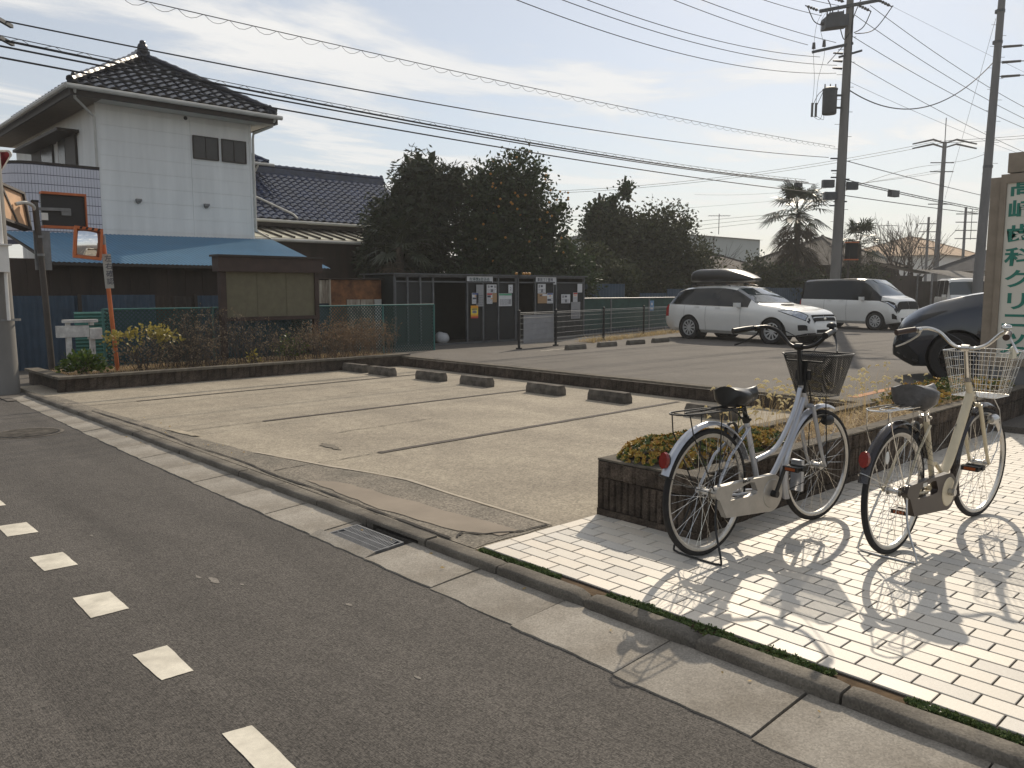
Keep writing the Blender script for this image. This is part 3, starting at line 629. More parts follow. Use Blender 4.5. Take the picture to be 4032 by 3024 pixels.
# ------------------------------------------------------------------ bicycles (local frame: x forward, y left, z up, origin under the rear axle)
def wheel(parent, cx, rad, mats, rng, steer=None, name='wheel'):
    w = bpy.data.objects.new(name, None); C.objects.link(w); w.parent = parent; ROOT[w.name] = (0,0,0)
    w.location = (cx,0,rad); 
    if steer: w.rotation_euler[2] = steer
    n = 56; tr = .0165; mb = MB()
    prof = [(rad-tr+tr*math.cos(a), tr*.95*math.sin(a)) for a in [2*math.pi*k/9 for k in range(9)]]
    mb.lathe(prof, n, (0,0,0), 'Y', True); mb.obj('tyre', M_RUBBER, w, True)
    ri = rad-2*tr; mb = MB(); mb.lathe([(ri+.006,.012),(ri-.002,.0125),(ri-.014,.006),(ri-.015,-.006),(ri-.002,-.0125),(ri+.006,-.012)], n, (0,0,0), 'Y', True); mb.obj('rim', mats['rim'], w, True, 50)
    mb = MB(); mb.cyl((0,-.05,0),(0,.05,0),.009,n=8); mb.cyl((0,-.03,0),(0,.03,0),.016,n=12); mb.cyl((0,-.033,0),(0,-.029,0),.026,n=14); mb.cyl((0,.029,0),(0,.033,0),.026,n=14)
    mb.obj('hub', M_ALU, w, True)
    mb = MB()
    for k in range(36):
        a = 2*math.pi*(k+.5)/36; side = 1 if k % 2 else -1; off = (.55 if (k//2) % 2 else -.55)
        h = Vector((.025*math.cos(a+off*1.9), side*.031, .025*math.sin(a+off*1.9))); e = Vector((ri*.985*math.cos(a), side*.004, ri*.985*math.sin(a)))
        mb.cyl(h, e, .0013, n=4, caps=False)
    mb.obj('spokes', M_CHROME, w, True); return w
def fender(parent, cx, rad, a0, a1, m, fr=.03, w=.026, curve=.012):
    mb = MB(); n = 30; prof = [(-w,-curve),(-w*.75,-.002),(-w*.35,.004),(0,.0055),(w*.35,.004),(w*.75,-.002),(w,-curve)]; k = len(prof); vs = []
    for i in range(n+1):
        a = a0+(a1-a0)*i/n
        for y, dr in prof: r_ = rad+fr+dr; vs.append((cx+r_*math.cos(a), y, rad+r_*math.sin(a)))
        for y, dr in reversed(prof): r_ = rad+fr+dr-.0022; vs.append((cx+r_*math.cos(a), y*.95, rad+r_*math.sin(a)))
    K = 2*k; fs = [(i*K+j, i*K+(j+1) % K, (i+1)*K+(j+1) % K, (i+1)*K+j) for i in range(n) for j in range(K)]+[tuple(range(K)), tuple(reversed(range(n*K,n*K+K)))]
    return mb.add(vs, fs).obj('fender', m, parent, True)
def saddle(parent, x0, z, m, length=.26, hw=.105, thick=.07, bulge=0):
    mb = MB(); n, k = 16, 14; vs = []
    for i in range(n+1):
        t = i/n; x = x0+length*t; hwid = hw*(math.sin(min(1, t*4+.5)*1.57))*(1-1/(1+math.exp(-(t-.5)*13)))+.026*(1/(1+math.exp(-(t-.5)*13)))
        if t > .93: hwid *= math.sqrt(max(.1,1-((t-.93)/.075)**2))
        zt = z+.012*math.cos(t*3.2)+.016*max(0,t-.62)/.38+(.006 if t < .12 else 0)*(1-t/.12); th = thick*(1-.35*t)
        for j in range(k):
            a = 2*math.pi*j/k; c, s_ = math.cos(a), math.sin(a)
            zz = zt-.012*abs(c)**2*(1 if s_ > 0 else 0) if s_ >= 0 else zt-th*abs(s_)**.55
            vs.append((x, hwid*c*(1+bulge*.1), zz+(.02*s_-.008 if s_ > 0 else -.012)))
    fs = [(i*k+j, i*k+(j+1) % k, (i+1)*k+(j+1) % k, (i+1)*k+j) for i in range(n) for j in range(k)]+[tuple(range(k)), tuple(reversed(range(n*k,n*k+k)))]
    return mb.add(vs, fs).obj('saddle', m, parent, True, 60)
def chaincase(parent, m, rx, bbx, bbz, axz, y, slot=True):
    # long panel from chainring round to the rear hub, with the slotted opening
    def outline(off=0):
        pts = []
        for i in range(15): a = R(-95)+R(192)*i/14; pts.append((bbx+(.105+off)*math.cos(a), bbz+(.105+off)*math.sin(a)))
        pts += [(bbx-.2, axz+.043+off)]
        for i in range(9): a = R(95)+R(170)*i/8; pts.append((rx+(.036+off)*math.cos(a)+.01, axz+.006+(.036+off)*math.sin(a)))
        pts += [(rx+.07, bbz-.07-off),(bbx-.1, bbz-.095-off)]
        return pts
    out = outline()
    hole = [(rx+.1,axz-.045),(bbx-.19,axz-.05),(bbx-.145,axz-.045),(bbx-.135,axz-.03),(bbx-.165,axz+.022),(bbx-.2,axz+.027),(rx+.12,axz+.0)] if slot else None
    bm = bmesh.new(); vo = [bm.verts.new((x,y,z)) for x,z in out]; eo = [bm.edges.new((vo[i],vo[(i+1) % len(vo)])) for i in range(len(vo))]; es = list(eo)
    if hole: vh = [bm.verts.new((x,y,z)) for x,z in hole]; es += [bm.edges.new((vh[i],vh[(i+1) % len(vh)])) for i in range(len(vh))]
    bmesh.ops.triangle_fill(bm, use_beauty=True, use_dissolve=False, edges=es)
    r_ = bmesh.ops.extrude_face_region(bm, geom=list(bm.faces)); bmesh.ops.translate(bm, verts=[v for v in r_['geom'] if isinstance(v, bmesh.types.BMVert)], vec=(0,.034,0))
    bmesh.ops.recalc_face_normals(bm, faces=bm.faces); me = bpy.data.meshes.new('chain_case'); bm.to_mesh(me); bm.free(); me.materials.append(m)
    return link('chain_case', me, parent)
def bicycle(name, label, loc, rz, P):
    b = thing(name, label, 'bicycle', loc, rz, 'bicycles on the tiled forecourt', local=True)
    rad, wb = .34, P['wb']; A = Vector((0,0,rad)); F = Vector((wb,0,rad)); BB = Vector((P['bbx'],0,.275)); fm = P['frame']; hd = P['dark']
    HT, HB = Vector(P['ht']), Vector(P['hb']); ST = Vector(P['seat_clamp'])
    rw_ = wheel(b, 0, rad, P, 0); fw_ = wheel(b, wb, rad, P, 1, P.get('steer', 0))
    rw_.rotation_euler[1] = .2; fw_.rotation_euler[1] = .5
    # frame
    mb = MB(); axis = (ST-BB).normalized()
    mb.tube([BB, BB+axis*(ST-BB).length*.86], .0155, 10)
    if P['style'] == 'loop':
        mb.tube(spline([HT+Vector((-.005,0,-.03)),(.80,0,.70),(.70,0,.565),(.60,0,.49),(.435,0,.455)],6), .0145, 10)
        mb.tube(spline([HB+Vector((-.012,0,.045)),(.80,0,.595),(.70,0,.46),(.60,0,.345),BB+Vector((.02,0,.01))],6), .0175, 10)
    else:
        mb.tube(spline([HB+Vector((-.02,0,.06)),(.80,0,.60),(.66,0,.40),BB+Vector((.03,0,.02))],6), .026, 12)
        mb.tube([(.49,0,.42),(.60,0,.345)], .012, 8)
    mb.tube([HT+(HT-HB).normalized()*.004, HB], .0185, 12)
    mb.cyl(BB+Vector((0,-.035,0)), BB+Vector((0,.035,0)), .021, n=12)
    for s_ in (1,-1):
        mb.tube([A+Vector((0,.055*s_,0)), (.2,.05*s_,.305), BB+Vector((-.03,.028*s_,0))], .009, 8)
        mb.tube([A+Vector((0,.055*s_,.0)), A+Vector((.13,.05*s_,.18)), BB+axis*(ST-BB).length*.74+Vector((-.008,.022*s_,0))], .0075, 8)
        mb.cyl(A+Vector((0,.05*s_,0)), A+Vector((0,.06*s_,0)), .016, n=8)
    mb.obj('frame', fm, b, True)
    # fork
    mb = MB(); cr = HB+(HB-HT).normalized()*.02; mb.cyl(HB, cr, .016, n=10); mb.cyl(cr+Vector((0,-.045,0)), cr+Vector((0,.045,0)), .014, n=8)
    for s_ in (1,-1): mb.tube(spline([cr+Vector((0,.045*s_,0)), lerp(cr,F,.45)+Vector((-.012,.052*s_,0)), lerp(cr,F,.8)+Vector((-.012,.054*s_,0)), F+Vector((0,.055*s_,0))],5), [.0125]*5+[.0115]*5+[.0095]*6, 8)
    mb.obj('fork', P.get('forkmat', fm), b, True)
    fender(b, 0, rad, R(20), R(P.get('fend', 158)), P['fender'], .032); fender(b, wb, rad, R(68), R(205), P['fender'], .03)
    # mud flap piece on the front fender end / stays
    sm_ = hd if P['style'] == 'loop' else M_ALU
    mb, m2 = MB(), MB()
    for s_ in (1,-1):
        mb.tube(spline([A+Vector((0,.06*s_,0)), A+Vector((-.2,.05*s_,.07)), A+Vector((-.335,.03*s_,.13)), A+Vector((-.372,.0,.15))],4), .0025, 5)
        m2.tube(spline([F+Vector((0,.06*s_,0)), F+Vector((-.2,.05*s_,-.06)), F+Vector((-.35,.02*s_,-.1))],4), .0025, 5)
    mb.obj('fender_stay', sm_, b, True); m2.obj('fender_stay', sm_, b, True)
    # seat
    pin = BB+axis*(ST-BB).length*.8
    MB().tube([pin, ST+axis*.03], .0127, 10).obj('seat_post', P['postmat'], b, True)
    MB().cyl(pin+axis*.015+Vector((0,-.03,0)), pin+axis*.015+Vector((.02,.045,0)), .008, n=8).cyl(pin-axis*.004, pin+axis*.034, .02, n=12).obj('seat_clamp', P['postmat'], b, True)
    sd_ = saddle(b, P['sx'], P['sz'], P['saddlemat'], P.get('sl', .265), P.get('shw', .1), P.get('sth', .06))
    mb = MB()
    for s_ in (1,-1):
        mb.tube([(P['sx']+.05,.03*s_,P['sz']-.05),(P['sx']+.1,.022*s_,P['sz']-.065),(P['sx']+.2,.015*s_,P['sz']-.05)], .0035, 5)
        pts = []
        for k in range(40): a = k*.9; pts.append((P['sx']+.05+.016*math.cos(a), .055*s_+.016*math.sin(a), P['sz']-.115+.0018*k))
        mb.tube(pts, .0022, 4)
    mb.cyl((P['sx']+.1,0,P['sz']-.09),(P['sx']+.1,0,P['sz']-.05),.015,n=10); mb.obj('saddle_rail', M_DARK, b, True)
    # carrier
    m = P['rack']; mb = MB(); z = P['rz']
    loop = spline([(.22,.055,z-.004),(.0,.065,z),(-.2,.06,z+.004),(-.265,.035,z+.004),(-.275,0,z+.004),(-.265,-.035,z+.004),(-.2,-.06,z+.004),(0,-.065,z),(.22,-.055,z-.004)],4)
    mb.tube(loop, .0045, 6); mb.tube(spline([(.2,.025,z),(-.12,.03,z),(-.17,0,z),(-.12,-.03,z),(.2,-.025,z)],4), .0038, 6)
    for xx in (-.2,-.02,.16): mb.tube([(xx,.062,z-.004),(xx,-.062,z-.004)], .0035, 5)
    for s_ in (1,-1):
        mb.tube([(-.22,.058*s_,z),(-.2,.066*s_,z-.1),(-.02,.066*s_,rad+.02),A+Vector((0,.066*s_,0))], .0036, 6)
        mb.tube([(.03,.064*s_,z),(.02,.066*s_,rad+.1),A+Vector((.0,.068*s_,0))], .0036, 6)
        mb.tube([(.2,.05*s_,z),(.3,.03*s_,z-.05),pin+Vector((-.01,.018*s_,.01))], .0036, 6)
    mb.obj('rear_rack', m, b, True)
    # skirt guard netting over the rear wheel
    mb = MB(); nrm = .068
    for s_ in (1,-1):
        for k in range(7):
            t = k/6; mb.tube([(.05+.25*t,nrm*s_,rad+.33-.24*t*.4),(.0+.13*t,nrm*s_,rad+.12-.05*t)], .0011, 3, caps=False)
            mb.tube([(.02+.05*t,nrm*s_,rad+.1+.24*t),(.33-.06*t,nrm*s_,rad+.04+.18*t)], .0011, 3, caps=False)
    mb.obj('skirt_guard', M_DARK, b)
    # drive
    chaincase(b, P['case'], 0, BB.x, .275, .34, -.083)
    mb = MB(); mb.lathe([(.0,0),(.078,0),(.082,.003),(.082,.006)], 28, (BB.x,-.0868,.275), 'Y'); mb.obj('chainring_disc', P['disc'], b)
    mb = MB(); ca = Vector((math.cos(P['crank']),0,math.sin(P['crank'])))
    mb.cyl(BB+Vector((0,-.12,0)), BB+Vector((0,-.088,0)), .02, n=12); mb.bar(BB+Vector((0,-.108,0)), BB+ca*.165+Vector((0,-.112,0)), .012, .02); mb.obj('crank', P['crankmat'], b); MB().bar(BB+Vector((0,.06,0)), BB-ca*.165+Vector((0,.072,0)), .012, .02).obj('crank', P['crankmat'], b)
    for s_ in (1,-1):
        pc = BB+ca*.165*(1 if s_ < 0 else -1)+Vector((0,.125*s_+(-.045 if s_ < 0 else 0),0)); mb = MB()
        for dx in (-.036,.036): mb.box(pc.x+dx-.01,pc.x+dx+.01,pc.y-.046,pc.y+.046,pc.z-.013,pc.z+.013)
        for dy in (-.04,.04): mb.box(pc.x-.036,pc.x+.036,pc.y+dy-.006,pc.y+dy+.006,pc.z-.01,pc.z+.01)
        mb.cyl((pc.x,pc.y-.055,pc.z),(pc.x,pc.y+.055,pc.z),.011,n=8); pd = mb.obj('pedal', M_DARK, b)
        MB().box(pc.x-.0475,pc.x-.0461,pc.y-.03,pc.y+.03,pc.z-.008,pc.z+.008).obj('pedal_reflector', M_AMBER, pd)
    # stand
    mb = MB(); fy = .155; fz = .006
    mb.tube(spline([A+Vector((0,.068,-.01)),(-.045,.10,.18),(-.085,fy-.02,.03),(-.088,fy-.04,fz+.001),(-.095,.05,fz),(-.095,-.05,fz),(-.088,-fy+.0,fz+.001),(-.085,-fy-.015,.03),(-.045,-.10,.18),A+Vector((0,-.068,-.01))],5), .0058, 7)
    mb.bar(A+Vector((0,-.075,-.03)), A+Vector((0,-.075,.015)), .006, .03); mb.obj('kickstand', P['standmat'], b, True)
    # lamp, reflector, lock, cables
    mb = MB(); mb.prism([(-.02+.034*math.cos(a)*.9, 0, .05*math.sin(a)) for a in [2*math.pi*k/12 for k in range(12)]], (0,0,0))
    rp = A+Vector((math.cos(R(147))*.392, 0, math.sin(R(147))*.392)); mb = MB()
    t_ = Vector((-math.cos(R(147))*0-math.sin(R(147)),0,math.cos(R(147)))); n_ = Vector((math.cos(R(147)),0,math.sin(R(147))))
    oct_ = [(.026*math.cos(a)*1.0, .042*math.sin(a)) for a in [2*math.pi*(k+.5)/10 for k in range(10)]]
    dirn = Vector((-1,0,.1)).normalized(); upv = Vector((.1,0,1)).normalized()
    mb.prism([rp+Vector((0,y_,0))+upv*z_ for y_, z_ in oct_], dirn*.022); mb.obj('rear_reflector', M_REDREF, b)
    MB().prism([rp+Vector((0,y_*.9,0))+upv*z_*.9-dirn*.012 for y_, z_ in oct_], dirn*.0118).obj('reflector_mount', M_DARK, b)
    lx = Vector(P['lamp']); mb = MB(); mb.lathe([(.0,-.045),(.022,-.04),(.03,-.015),(.032,.02),(.03,.028)], 14, lx, 'X'); lm = mb.obj('headlamp', P['lampmat'], b, True)
    MB().lathe([(.0,.034),(.02,.032),(.029,.0285)], 14, lx, 'X').obj('lens', M_CHROME, lm, True)
    MB().tube([lx+Vector((-.03,.01,.01)), lx+Vector((-.05,.03,-.02)), cr+Vector((.02,.02,-.03))], .005, 6).obj('lamp_bracket', M_DARK, lm, True)
    mb = MB(); mb.lathe([(.045,-.008),(.055,-.008),(.055,.008),(.045,.008)], 16, (.20,0,rad+.30), 'Y', True); mb.obj('wheel_lock', P['lock'], b, True)
    # handlebar
    H = Vector(P['bar']); sw = P['sweep']; ch = P['barmat']
    MB().tube([HT, H-Vector((.0,0,.0))], [.0145,.0125], 10).cyl(H+Vector((0,-.022,0)), H+Vector((0,.022,0)), .0195, n=12).lathe([(.0215,-.012),(.0215,.012)],12,HT,'Z').obj('stem', P['stemmat'], b, True)
    ca_, sa = math.cos(P.get('steer',0)), math.sin(P.get('steer',0))
    def hp(dx, dy, dz): return H+Vector((dx*ca_-dy*sa, dx*sa+dy*ca_, dz))
    half = [(0,0,0),(.012,.05,0),(.03,.105,.025),(.028,.165,.08),(.0,.215,.105),(-.045,.245,.105),(-.10,.27,.098),(-.20,.30,.085)]
    pts = spline([hp(x,-y,z) for x,y,z in reversed(half[1:])]+[hp(*half[0])]+[hp(*p) for p in half[1:]], 5)
    MB().tube(pts, .0112, 10).obj('handlebar', ch, b, True)
    for s_ in (1,-1):
        g0, g1 = hp(-.085,.262*s_,.1), hp(-.215,.305*s_,.083); dgd = (g1-g0)
        MB().tube([g0, g0+dgd*.06, g0+dgd*.5, g0+dgd*.94, g1], [.0165,.0155,.0172,.0165,.018], 12).obj('grip', P['grip'], b, True)
        l0 = hp(-.06,.252*s_,.097); MB().tube(spline([l0, l0+Vector((.015,.005*s_,-.03)), l0+Vector((-.04,.05*s_,-.075)), l0+Vector((-.10,.085*s_,-.10))],4), [.008]*4+[.006]*6+[.005]*3, 6).cyl(l0-dgd.normalized()*.012, l0+dgd.normalized()*.012, .017, n=10).obj('brake_lever', P['lever'], b, True)
        MB().tube(spline([l0+Vector((.01,0,-.005)), l0+Vector((.11,-.04*s_,.01)), H+Vector((.12,.06*s_,.02)), H+Vector((.06,.02*s_,-.12)), HB+Vector((.045,.01*s_,.02)), (BB+Vector((.05,.02*s_,.2))) if s_ > 0 else HB+Vector((.06,-.02,-.06))],6), .0026, 5).obj('brake_cable', M_DARK if P['style'] == 'loop' else M_EQUIP, b, True)
    bp = hp(-.05,-.235,.128); MB().lathe([(.012,-.018),(.014,-.008),(.026,-.006),(.027,.004),(.022,.014),(.01,.02),(.0,.021)], 16, bp, 'Z').obj('bell', P['bell'], b, True)
    return b
def basket_faces(mb, x0, x1, hw0, X0, X1, hw1, z0, z1, n=9):
    # rounded-corner frustum rings bottom->top
    def ring(xa, xb, hw, z, c):
        pts = []; cs = [(xb-c,hw-c,0),(xa+c,hw-c,90),(xa+c,-hw+c,180),(xb-c,-hw+c,270)]
        for (cx, cy_, a0) in cs:
            for k in range(5): a = R(a0+90*k/4); pts.append(Vector((cx+c*math.cos(a), cy_+c*math.sin(a), z)))
        return pts
    return ring(x0, x1, hw0, z0, .035), ring(X0, X1, hw1, z1, .045)
b1 = bicycle('bicycle', 'silver city bicycle with black mesh basket parked nearest the planter corner', (3.61,2.36,ZT), R(-4.28), dict(
    wb=1.073, bbx=.475, frame=M_SILVER, forkmat=M_SILVER, dark=M_DARK, rim=M_ALU, style='loop', ht=(.857,0,.857), hb=(.915,0,.737), seat_clamp=(.30,0,.785), sx=.15, sz=.86, shw=.108, sth=.085, saddlemat=mat('vinyl_black',(.018,.017,.016),.28,var=.2,scale=20),
    postmat=M_DARK, fender=M_SILVER, rack=M_DARK, rz=.775, case=M_CASE, disc=M_CASE, crank=R(62), crankmat=M_DARK, standmat=M_DARK, lamp=(1.115,-.03,.615), lampmat=M_DARK, lock=M_DARK,
    bar=(.823,0,1.072), sweep=.1, barmat=mat('satin_black_bar',(.02,.018,.017),.35,metal=.4), stemmat=M_DARK, grip=M_DARK, lever=M_DARK, bell=M_DARK, steer=R(-3)))
lo, hi = basket_faces(None, .955, 1.13, .105, .885, 1.175, .165, .775, 1.02)
M_MESHB = mesh_mat('black_basket_mesh', (.015,.014,.013), .0085, .44, .45, .3, True)
bk = bpy.data.objects.new('basket', None); C.objects.link(bk); bk.parent = b1; ROOT[bk.name] = (0,0,0)
mb = MB(); n = len(lo); mb.add(lo+hi, [(i,(i+1) % n,n+(i+1) % n,n+i) for i in range(n)]); o = mb.obj('mesh_wall', M_MESHB, bk, True, 60)
set_uv(o, lambda c: (math.atan2(c.y, c.x-1.03)*.14, c.z))
mb = MB(); mb.add(lo, [tuple(range(n))]); o = mb.obj('mesh_floor', M_MESHB, bk); set_uv(o, lambda c: (c.x, c.y))
MB().tube([p+Vector((0,0,-.035 if (p.x < .93 and abs(p.y) < .12) else 0)) for p in hi], .0052, 6, True).obj('top_rim', M_DARK, bk, True)
MB().tube(lo, .003, 5, True).obj('bottom_rim', M_DARK, bk, True)
MB().box(.868,.884,-.05,.045,.875,.935).box(.86,.868,-.03,.03,.80,.99).obj('mounting_plate', M_DARK, b1)
MB().tube([(1.05,.05,.775),(1.06,.055,.6),(1.073,.062,.34)], .0035, 5).tube([(1.05,-.05,.775),(1.06,-.055,.6),(1.073,-.062,.34)], .0035, 5).obj('basket_stay', M_DARK, b1)
MB().box(.845,.872,-.035,.035,.215,.40).obj('mud_flap', M_SILVER, b1)
text('maker_script', 'EeCo', .03, M_DARK, b1, (.235,-.0843,.383), (1,0,.06), (0,0,1), .0006)
b2 = bicycle('bicycle', 'cream city bicycle with wire basket and brown fenders beside the dental sign', (4.36,1.694,ZT), R(-3.27), dict(
    wb=1.122, bbx=.48, frame=M_CREAM, dark=M_DARK, rim=M_ALU, style='v', ht=(.862,0,.872), hb=(.945,0,.735), seat_clamp=(.305,0,.79), sx=.13, sz=.87, sl=.28, shw=.125, sth=.12, saddlemat=mat('vinyl_cover_grey',(.085,.08,.078),.3,var=.25,scale=30,bump=.6,bscale=45),
    postmat=M_CHROME, fender=mat('brown_fender',(.022,.016,.016),.22,var=.2,scale=10,coat=.5), rack=M_CHROME, rz=.79, case=mat('brown_case',(.035,.024,.02),.35,var=.2,scale=10), disc=M_CREAM, crank=R(58), crankmat=M_ALU, standmat=M_ALU, lamp=(1.17,-.045,.61), lampmat=M_ALU, lock=M_EQUIP,
    bar=(.81,0,1.062), sweep=.1, barmat=M_CHROME, stemmat=M_CHROME, grip=mat('brown_grip',(.045,.026,.02),.5,var=.15), lever=M_ALU, bell=M_CHROME, fend=165, steer=R(-4)))
lo, hi = basket_faces(None, .94, 1.20, .125, .895, 1.27, .175, .765, 1.035)
bk = bpy.data.objects.new('basket', None); C.objects.link(bk); bk.parent = b2; ROOT[bk.name] = (0,0,0)
mb = MB(); n = len(lo)
def ringat(t): return [lerp(a, b_, t) for a, b_ in zip(lo, hi)]
def onring(rg, u):
    k = u*n; i = int(k) % n; return lerp(rg[i], rg[(i+1) % n], k-int(k))
for t in (.18,.4,.62,.82): mb.tube(ringat(t), .0015, 4, True)
per = [0]
for i in range(n): per.append(per[-1]+(hi[(i+1) % n]-hi[i]).length)
for k in range(40):
    s_ = per[-1]*k/40; i = max(j for j in range(n) if per[j] <= s_); f = (s_-per[i])/max(1e-6, per[i+1]-per[i])
    mb.tube([lerp(lo[i],lo[(i+1) % n],f), lerp(hi[i],hi[(i+1) % n],f)], .0015, 4)
mb.obj('wire_wall', M_CHROME, bk, True)
MB().tube(hi, .0034, 6, True).obj('top_rim', M_CHROME, bk, True)
mb = MB(); mb.tube(lo, .003, 5, True)
for k in range(1,13): x = lerp(.95,1.19,k/13); mb.tube([(x,-.12,.765),(x,.12,.765)], .0015, 4)
for k in range(1,11): y = lerp(-.12,.12,k/11); mb.tube([(.945,y,.766),(1.195,y,.766)], .0015, 4)
mb.obj('wire_floor', M_CHROME, bk)
MB().box(1.0,1.06,-.185,-.165,1.0,1.06).ball((1.03,-.175,1.055),.034,.014,.02).obj('number_holder', mat('milky_plastic',(.6,.57,.45),.35), b2)
MB().tube([(1.10,.05,.765),(1.115,.058,.55),(1.122,.064,.34)], .003, 5).tube([(1.19,-.02,.765),(1.25,-.05,.66),(1.26,-.062,.55),(1.2,-.066,.42),(1.122,-.064,.34)], .003, 5).obj('basket_stay', M_ALU, b2)
d_ = (Vector((.80,0,.60))-Vector((.66,0,.40))).normalized(); mb = MB()
for k in range(5): mb.obox(Vector((.862,-.0275,.668))+d_*.019*k, .006, .002, .013, d_, (0,1,0), d_.cross(Vector((0,1,0))))
mb.obj('frame_decal', M_DARK, b2)
MB().ball((-.095,.0,.34+.19),.02,.006,.035).obj('spoke_reflector', mat('clear_reflector',(.75,.75,.72),.2), b2)
MB().box(.15,.20,-.0845,-.0835,.352,.372).obj('case_label', M_SIGNW, b2)
# ------------------------------------------------------------------ cars (local frame: x forward, y left, z up, origin on the ground under the rear axle)
M_CARW = mat('pearl_white_paint', (.76,.75,.71), .25, var=.02, scale=3, coat=.6, spec=.5)
M_CARB = mat('dark_blue_paint', (.012,.018,.03), .22, var=.05, scale=3, coat=.8)
M_CARK = mat('gloss_black_paint', (.008,.008,.009), .15, var=.05, scale=3, coat=.15, spec=.35)
M_CGLASS = mat('car_glass', (.012,.014,.015), .06, var=.05, scale=3, spec=.4)
M_WSHIELD = mat('windscreen_glass', (.03,.045,.05), .05, var=.05, scale=3, spec=.9, coat=.6)
M_LAMP = mat('lamp_glass', (.5,.52,.55), .08, metal=.6, var=.3, scale=18)
M_TAIL = mat('tail_lamp', (.35,.012,.01), .12, var=.2, scale=20)
M_ALLOY = mat('alloy_wheel', (.55,.55,.54), .35, metal=.25, var=.08)
def car(name, label, cat, P, loc, rz):
    c = thing(name, label, cat, loc, rz, P.get('group'), local=True)
    xs0, xs1 = P['ends']; n = 70; xs = [lerp(xs0, xs1, i/n) for i in range(n+1)]; half = 10
    def sec(x):
        zt, zbelt, w, rw_, zb = interp(P['top'],x), interp(P['belt'],x), interp(P['wid'],x), interp(P['roofw'],x), interp(P['bot'],x)
        zbelt = min(zbelt, zt-.02); h = zt-zbelt
        return [(0,zb),(w*.84,zb),(w*.95,zb+.09*min(1,(zbelt-zb)/.4)),(w,zb+.52*(zbelt-zb)),(w*.985,zbelt-.07*min(1,(zbelt-zb)/.4)),(w*.94,zbelt),(lerp(w*.94,rw_,.48),zbelt+h*.46),(rw_,zbelt+h*.88),(rw_*.86,zbelt+h*.975),(0,zt)]
    vs = []; K = 18
    for x in xs:
        s_ = sec(x); vs += [(x,y,z) for y,z in s_]+[(x,-y,z) for y,z in reversed(s_[1:-1])]
    fs = []; mi = []
    for i in range(n):
        xm = (xs[i]+xs[i+1])/2
        for j in range(K):
            fs.append((i*K+j, i*K+(j+1) % K, (i+1)*K+(j+1) % K, (i+1)*K+j))
            b = j if j < 9 else 17-j        # band index counted from the sill up
            m = 0
            if P.get('two') is not None and b >= 5 and xm < P['two']: m = 3
            if b in (5,6) and P['side'][0] < xm < P['side'][1] and not any(a < xm < a2 for a, a2 in P.get('pillars', ())): m = 1
            if b in (7,8) and P['wind'][0] < xm < P['wind'][1]: m = 2
            if b in (7,8) and P['rearw'][0] < xm < P['rearw'][1]: m = 1
            if b == 4 and P['lamp'][0] < xm < P['lamp'][1] or b == 5 and P['lamp'][0]+.12 < xm < P['lamp'][1]: m = 4 if xm > 1 else 0
            if b in (3,4) and P['tail'][0] < xm < P['tail'][1]: m = 5
            mi.append(m)
    fs += [tuple(reversed(range(K))), tuple(range(n*K,n*K+K))]; mi += [0, 0]
    me = bpy.data.meshes.new('carshell'); me.from_pydata(vs, [], fs); me.update()
    mats_ = [P['paint'], M_CGLASS, M_WSHIELD, P.get('paint2', P['paint']), M_LAMP, M_TAIL]
    for m in mats_: me.materials.append(m)
    me.polygons.foreach_set('material_index', mi)
    bm = bmesh.new(); bm.from_mesh(me); bmesh.ops.recalc_face_normals(bm, faces=bm.faces); bm.to_mesh(me); bm.free()
    shell = bpy.data.objects.new('carshell', me); C.objects.link(shell)
    ar = P['arch']; cut = MB()
    for ax in (0, P['wb']): cut.cyl((ax,-1.2,P['wr']),(ax,1.2,P['wr']),ar,n=40)
    cme = cut.mesh('cutter', None); co = bpy.data.objects.new('cutter', cme); C.objects.link(co)
    md = shell.modifiers.new('b', 'BOOLEAN'); md.object = co; md.operation = 'DIFFERENCE'; md.solver = 'EXACT'
    bpy.context.view_layer.update()
    res = bpy.data.meshes.new_from_object(shell.evaluated_get(bpy.context.evaluated_depsgraph_get()))
    bpy.data.objects.remove(shell); bpy.data.objects.remove(co)
    names = ['body','side_glass','windscreen','roof_shell','headlight','tail_light']
    for k, nm in enumerate(names):
        bm = bmesh.new(); bm.from_mesh(res); bmesh.ops.delete(bm, geom=[f for f in bm.faces if (f.material_index if f.material_index < 6 else 0) != k], context='FACES')
        if not bm.faces: bm.free(); continue
        parts = [('', None)]
        if nm in ('headlight','tail_light'): parts = [('L', 1), ('R', -1)]
        for tag_, sg_ in parts:
            b2_ = bm.copy()
            if sg_: bmesh.ops.delete(b2_, geom=[f for f in b2_.faces if f.calc_center_median().y*sg_ < 0], context='FACES')
            if not b2_.faces: b2_.free(); continue
            for f in b2_.faces: f.material_index = 0; f.smooth = True
            pm = bpy.data.meshes.new(nm); b2_.to_mesh(pm); b2_.free(); pm.materials.append(mats_[k]); pm.set_sharp_from_angle(angle=R(38)); link(nm, pm, c)
        bm.free()
    # wheels and dark wheel wells
    W = interp(P['wid'], 1.2)
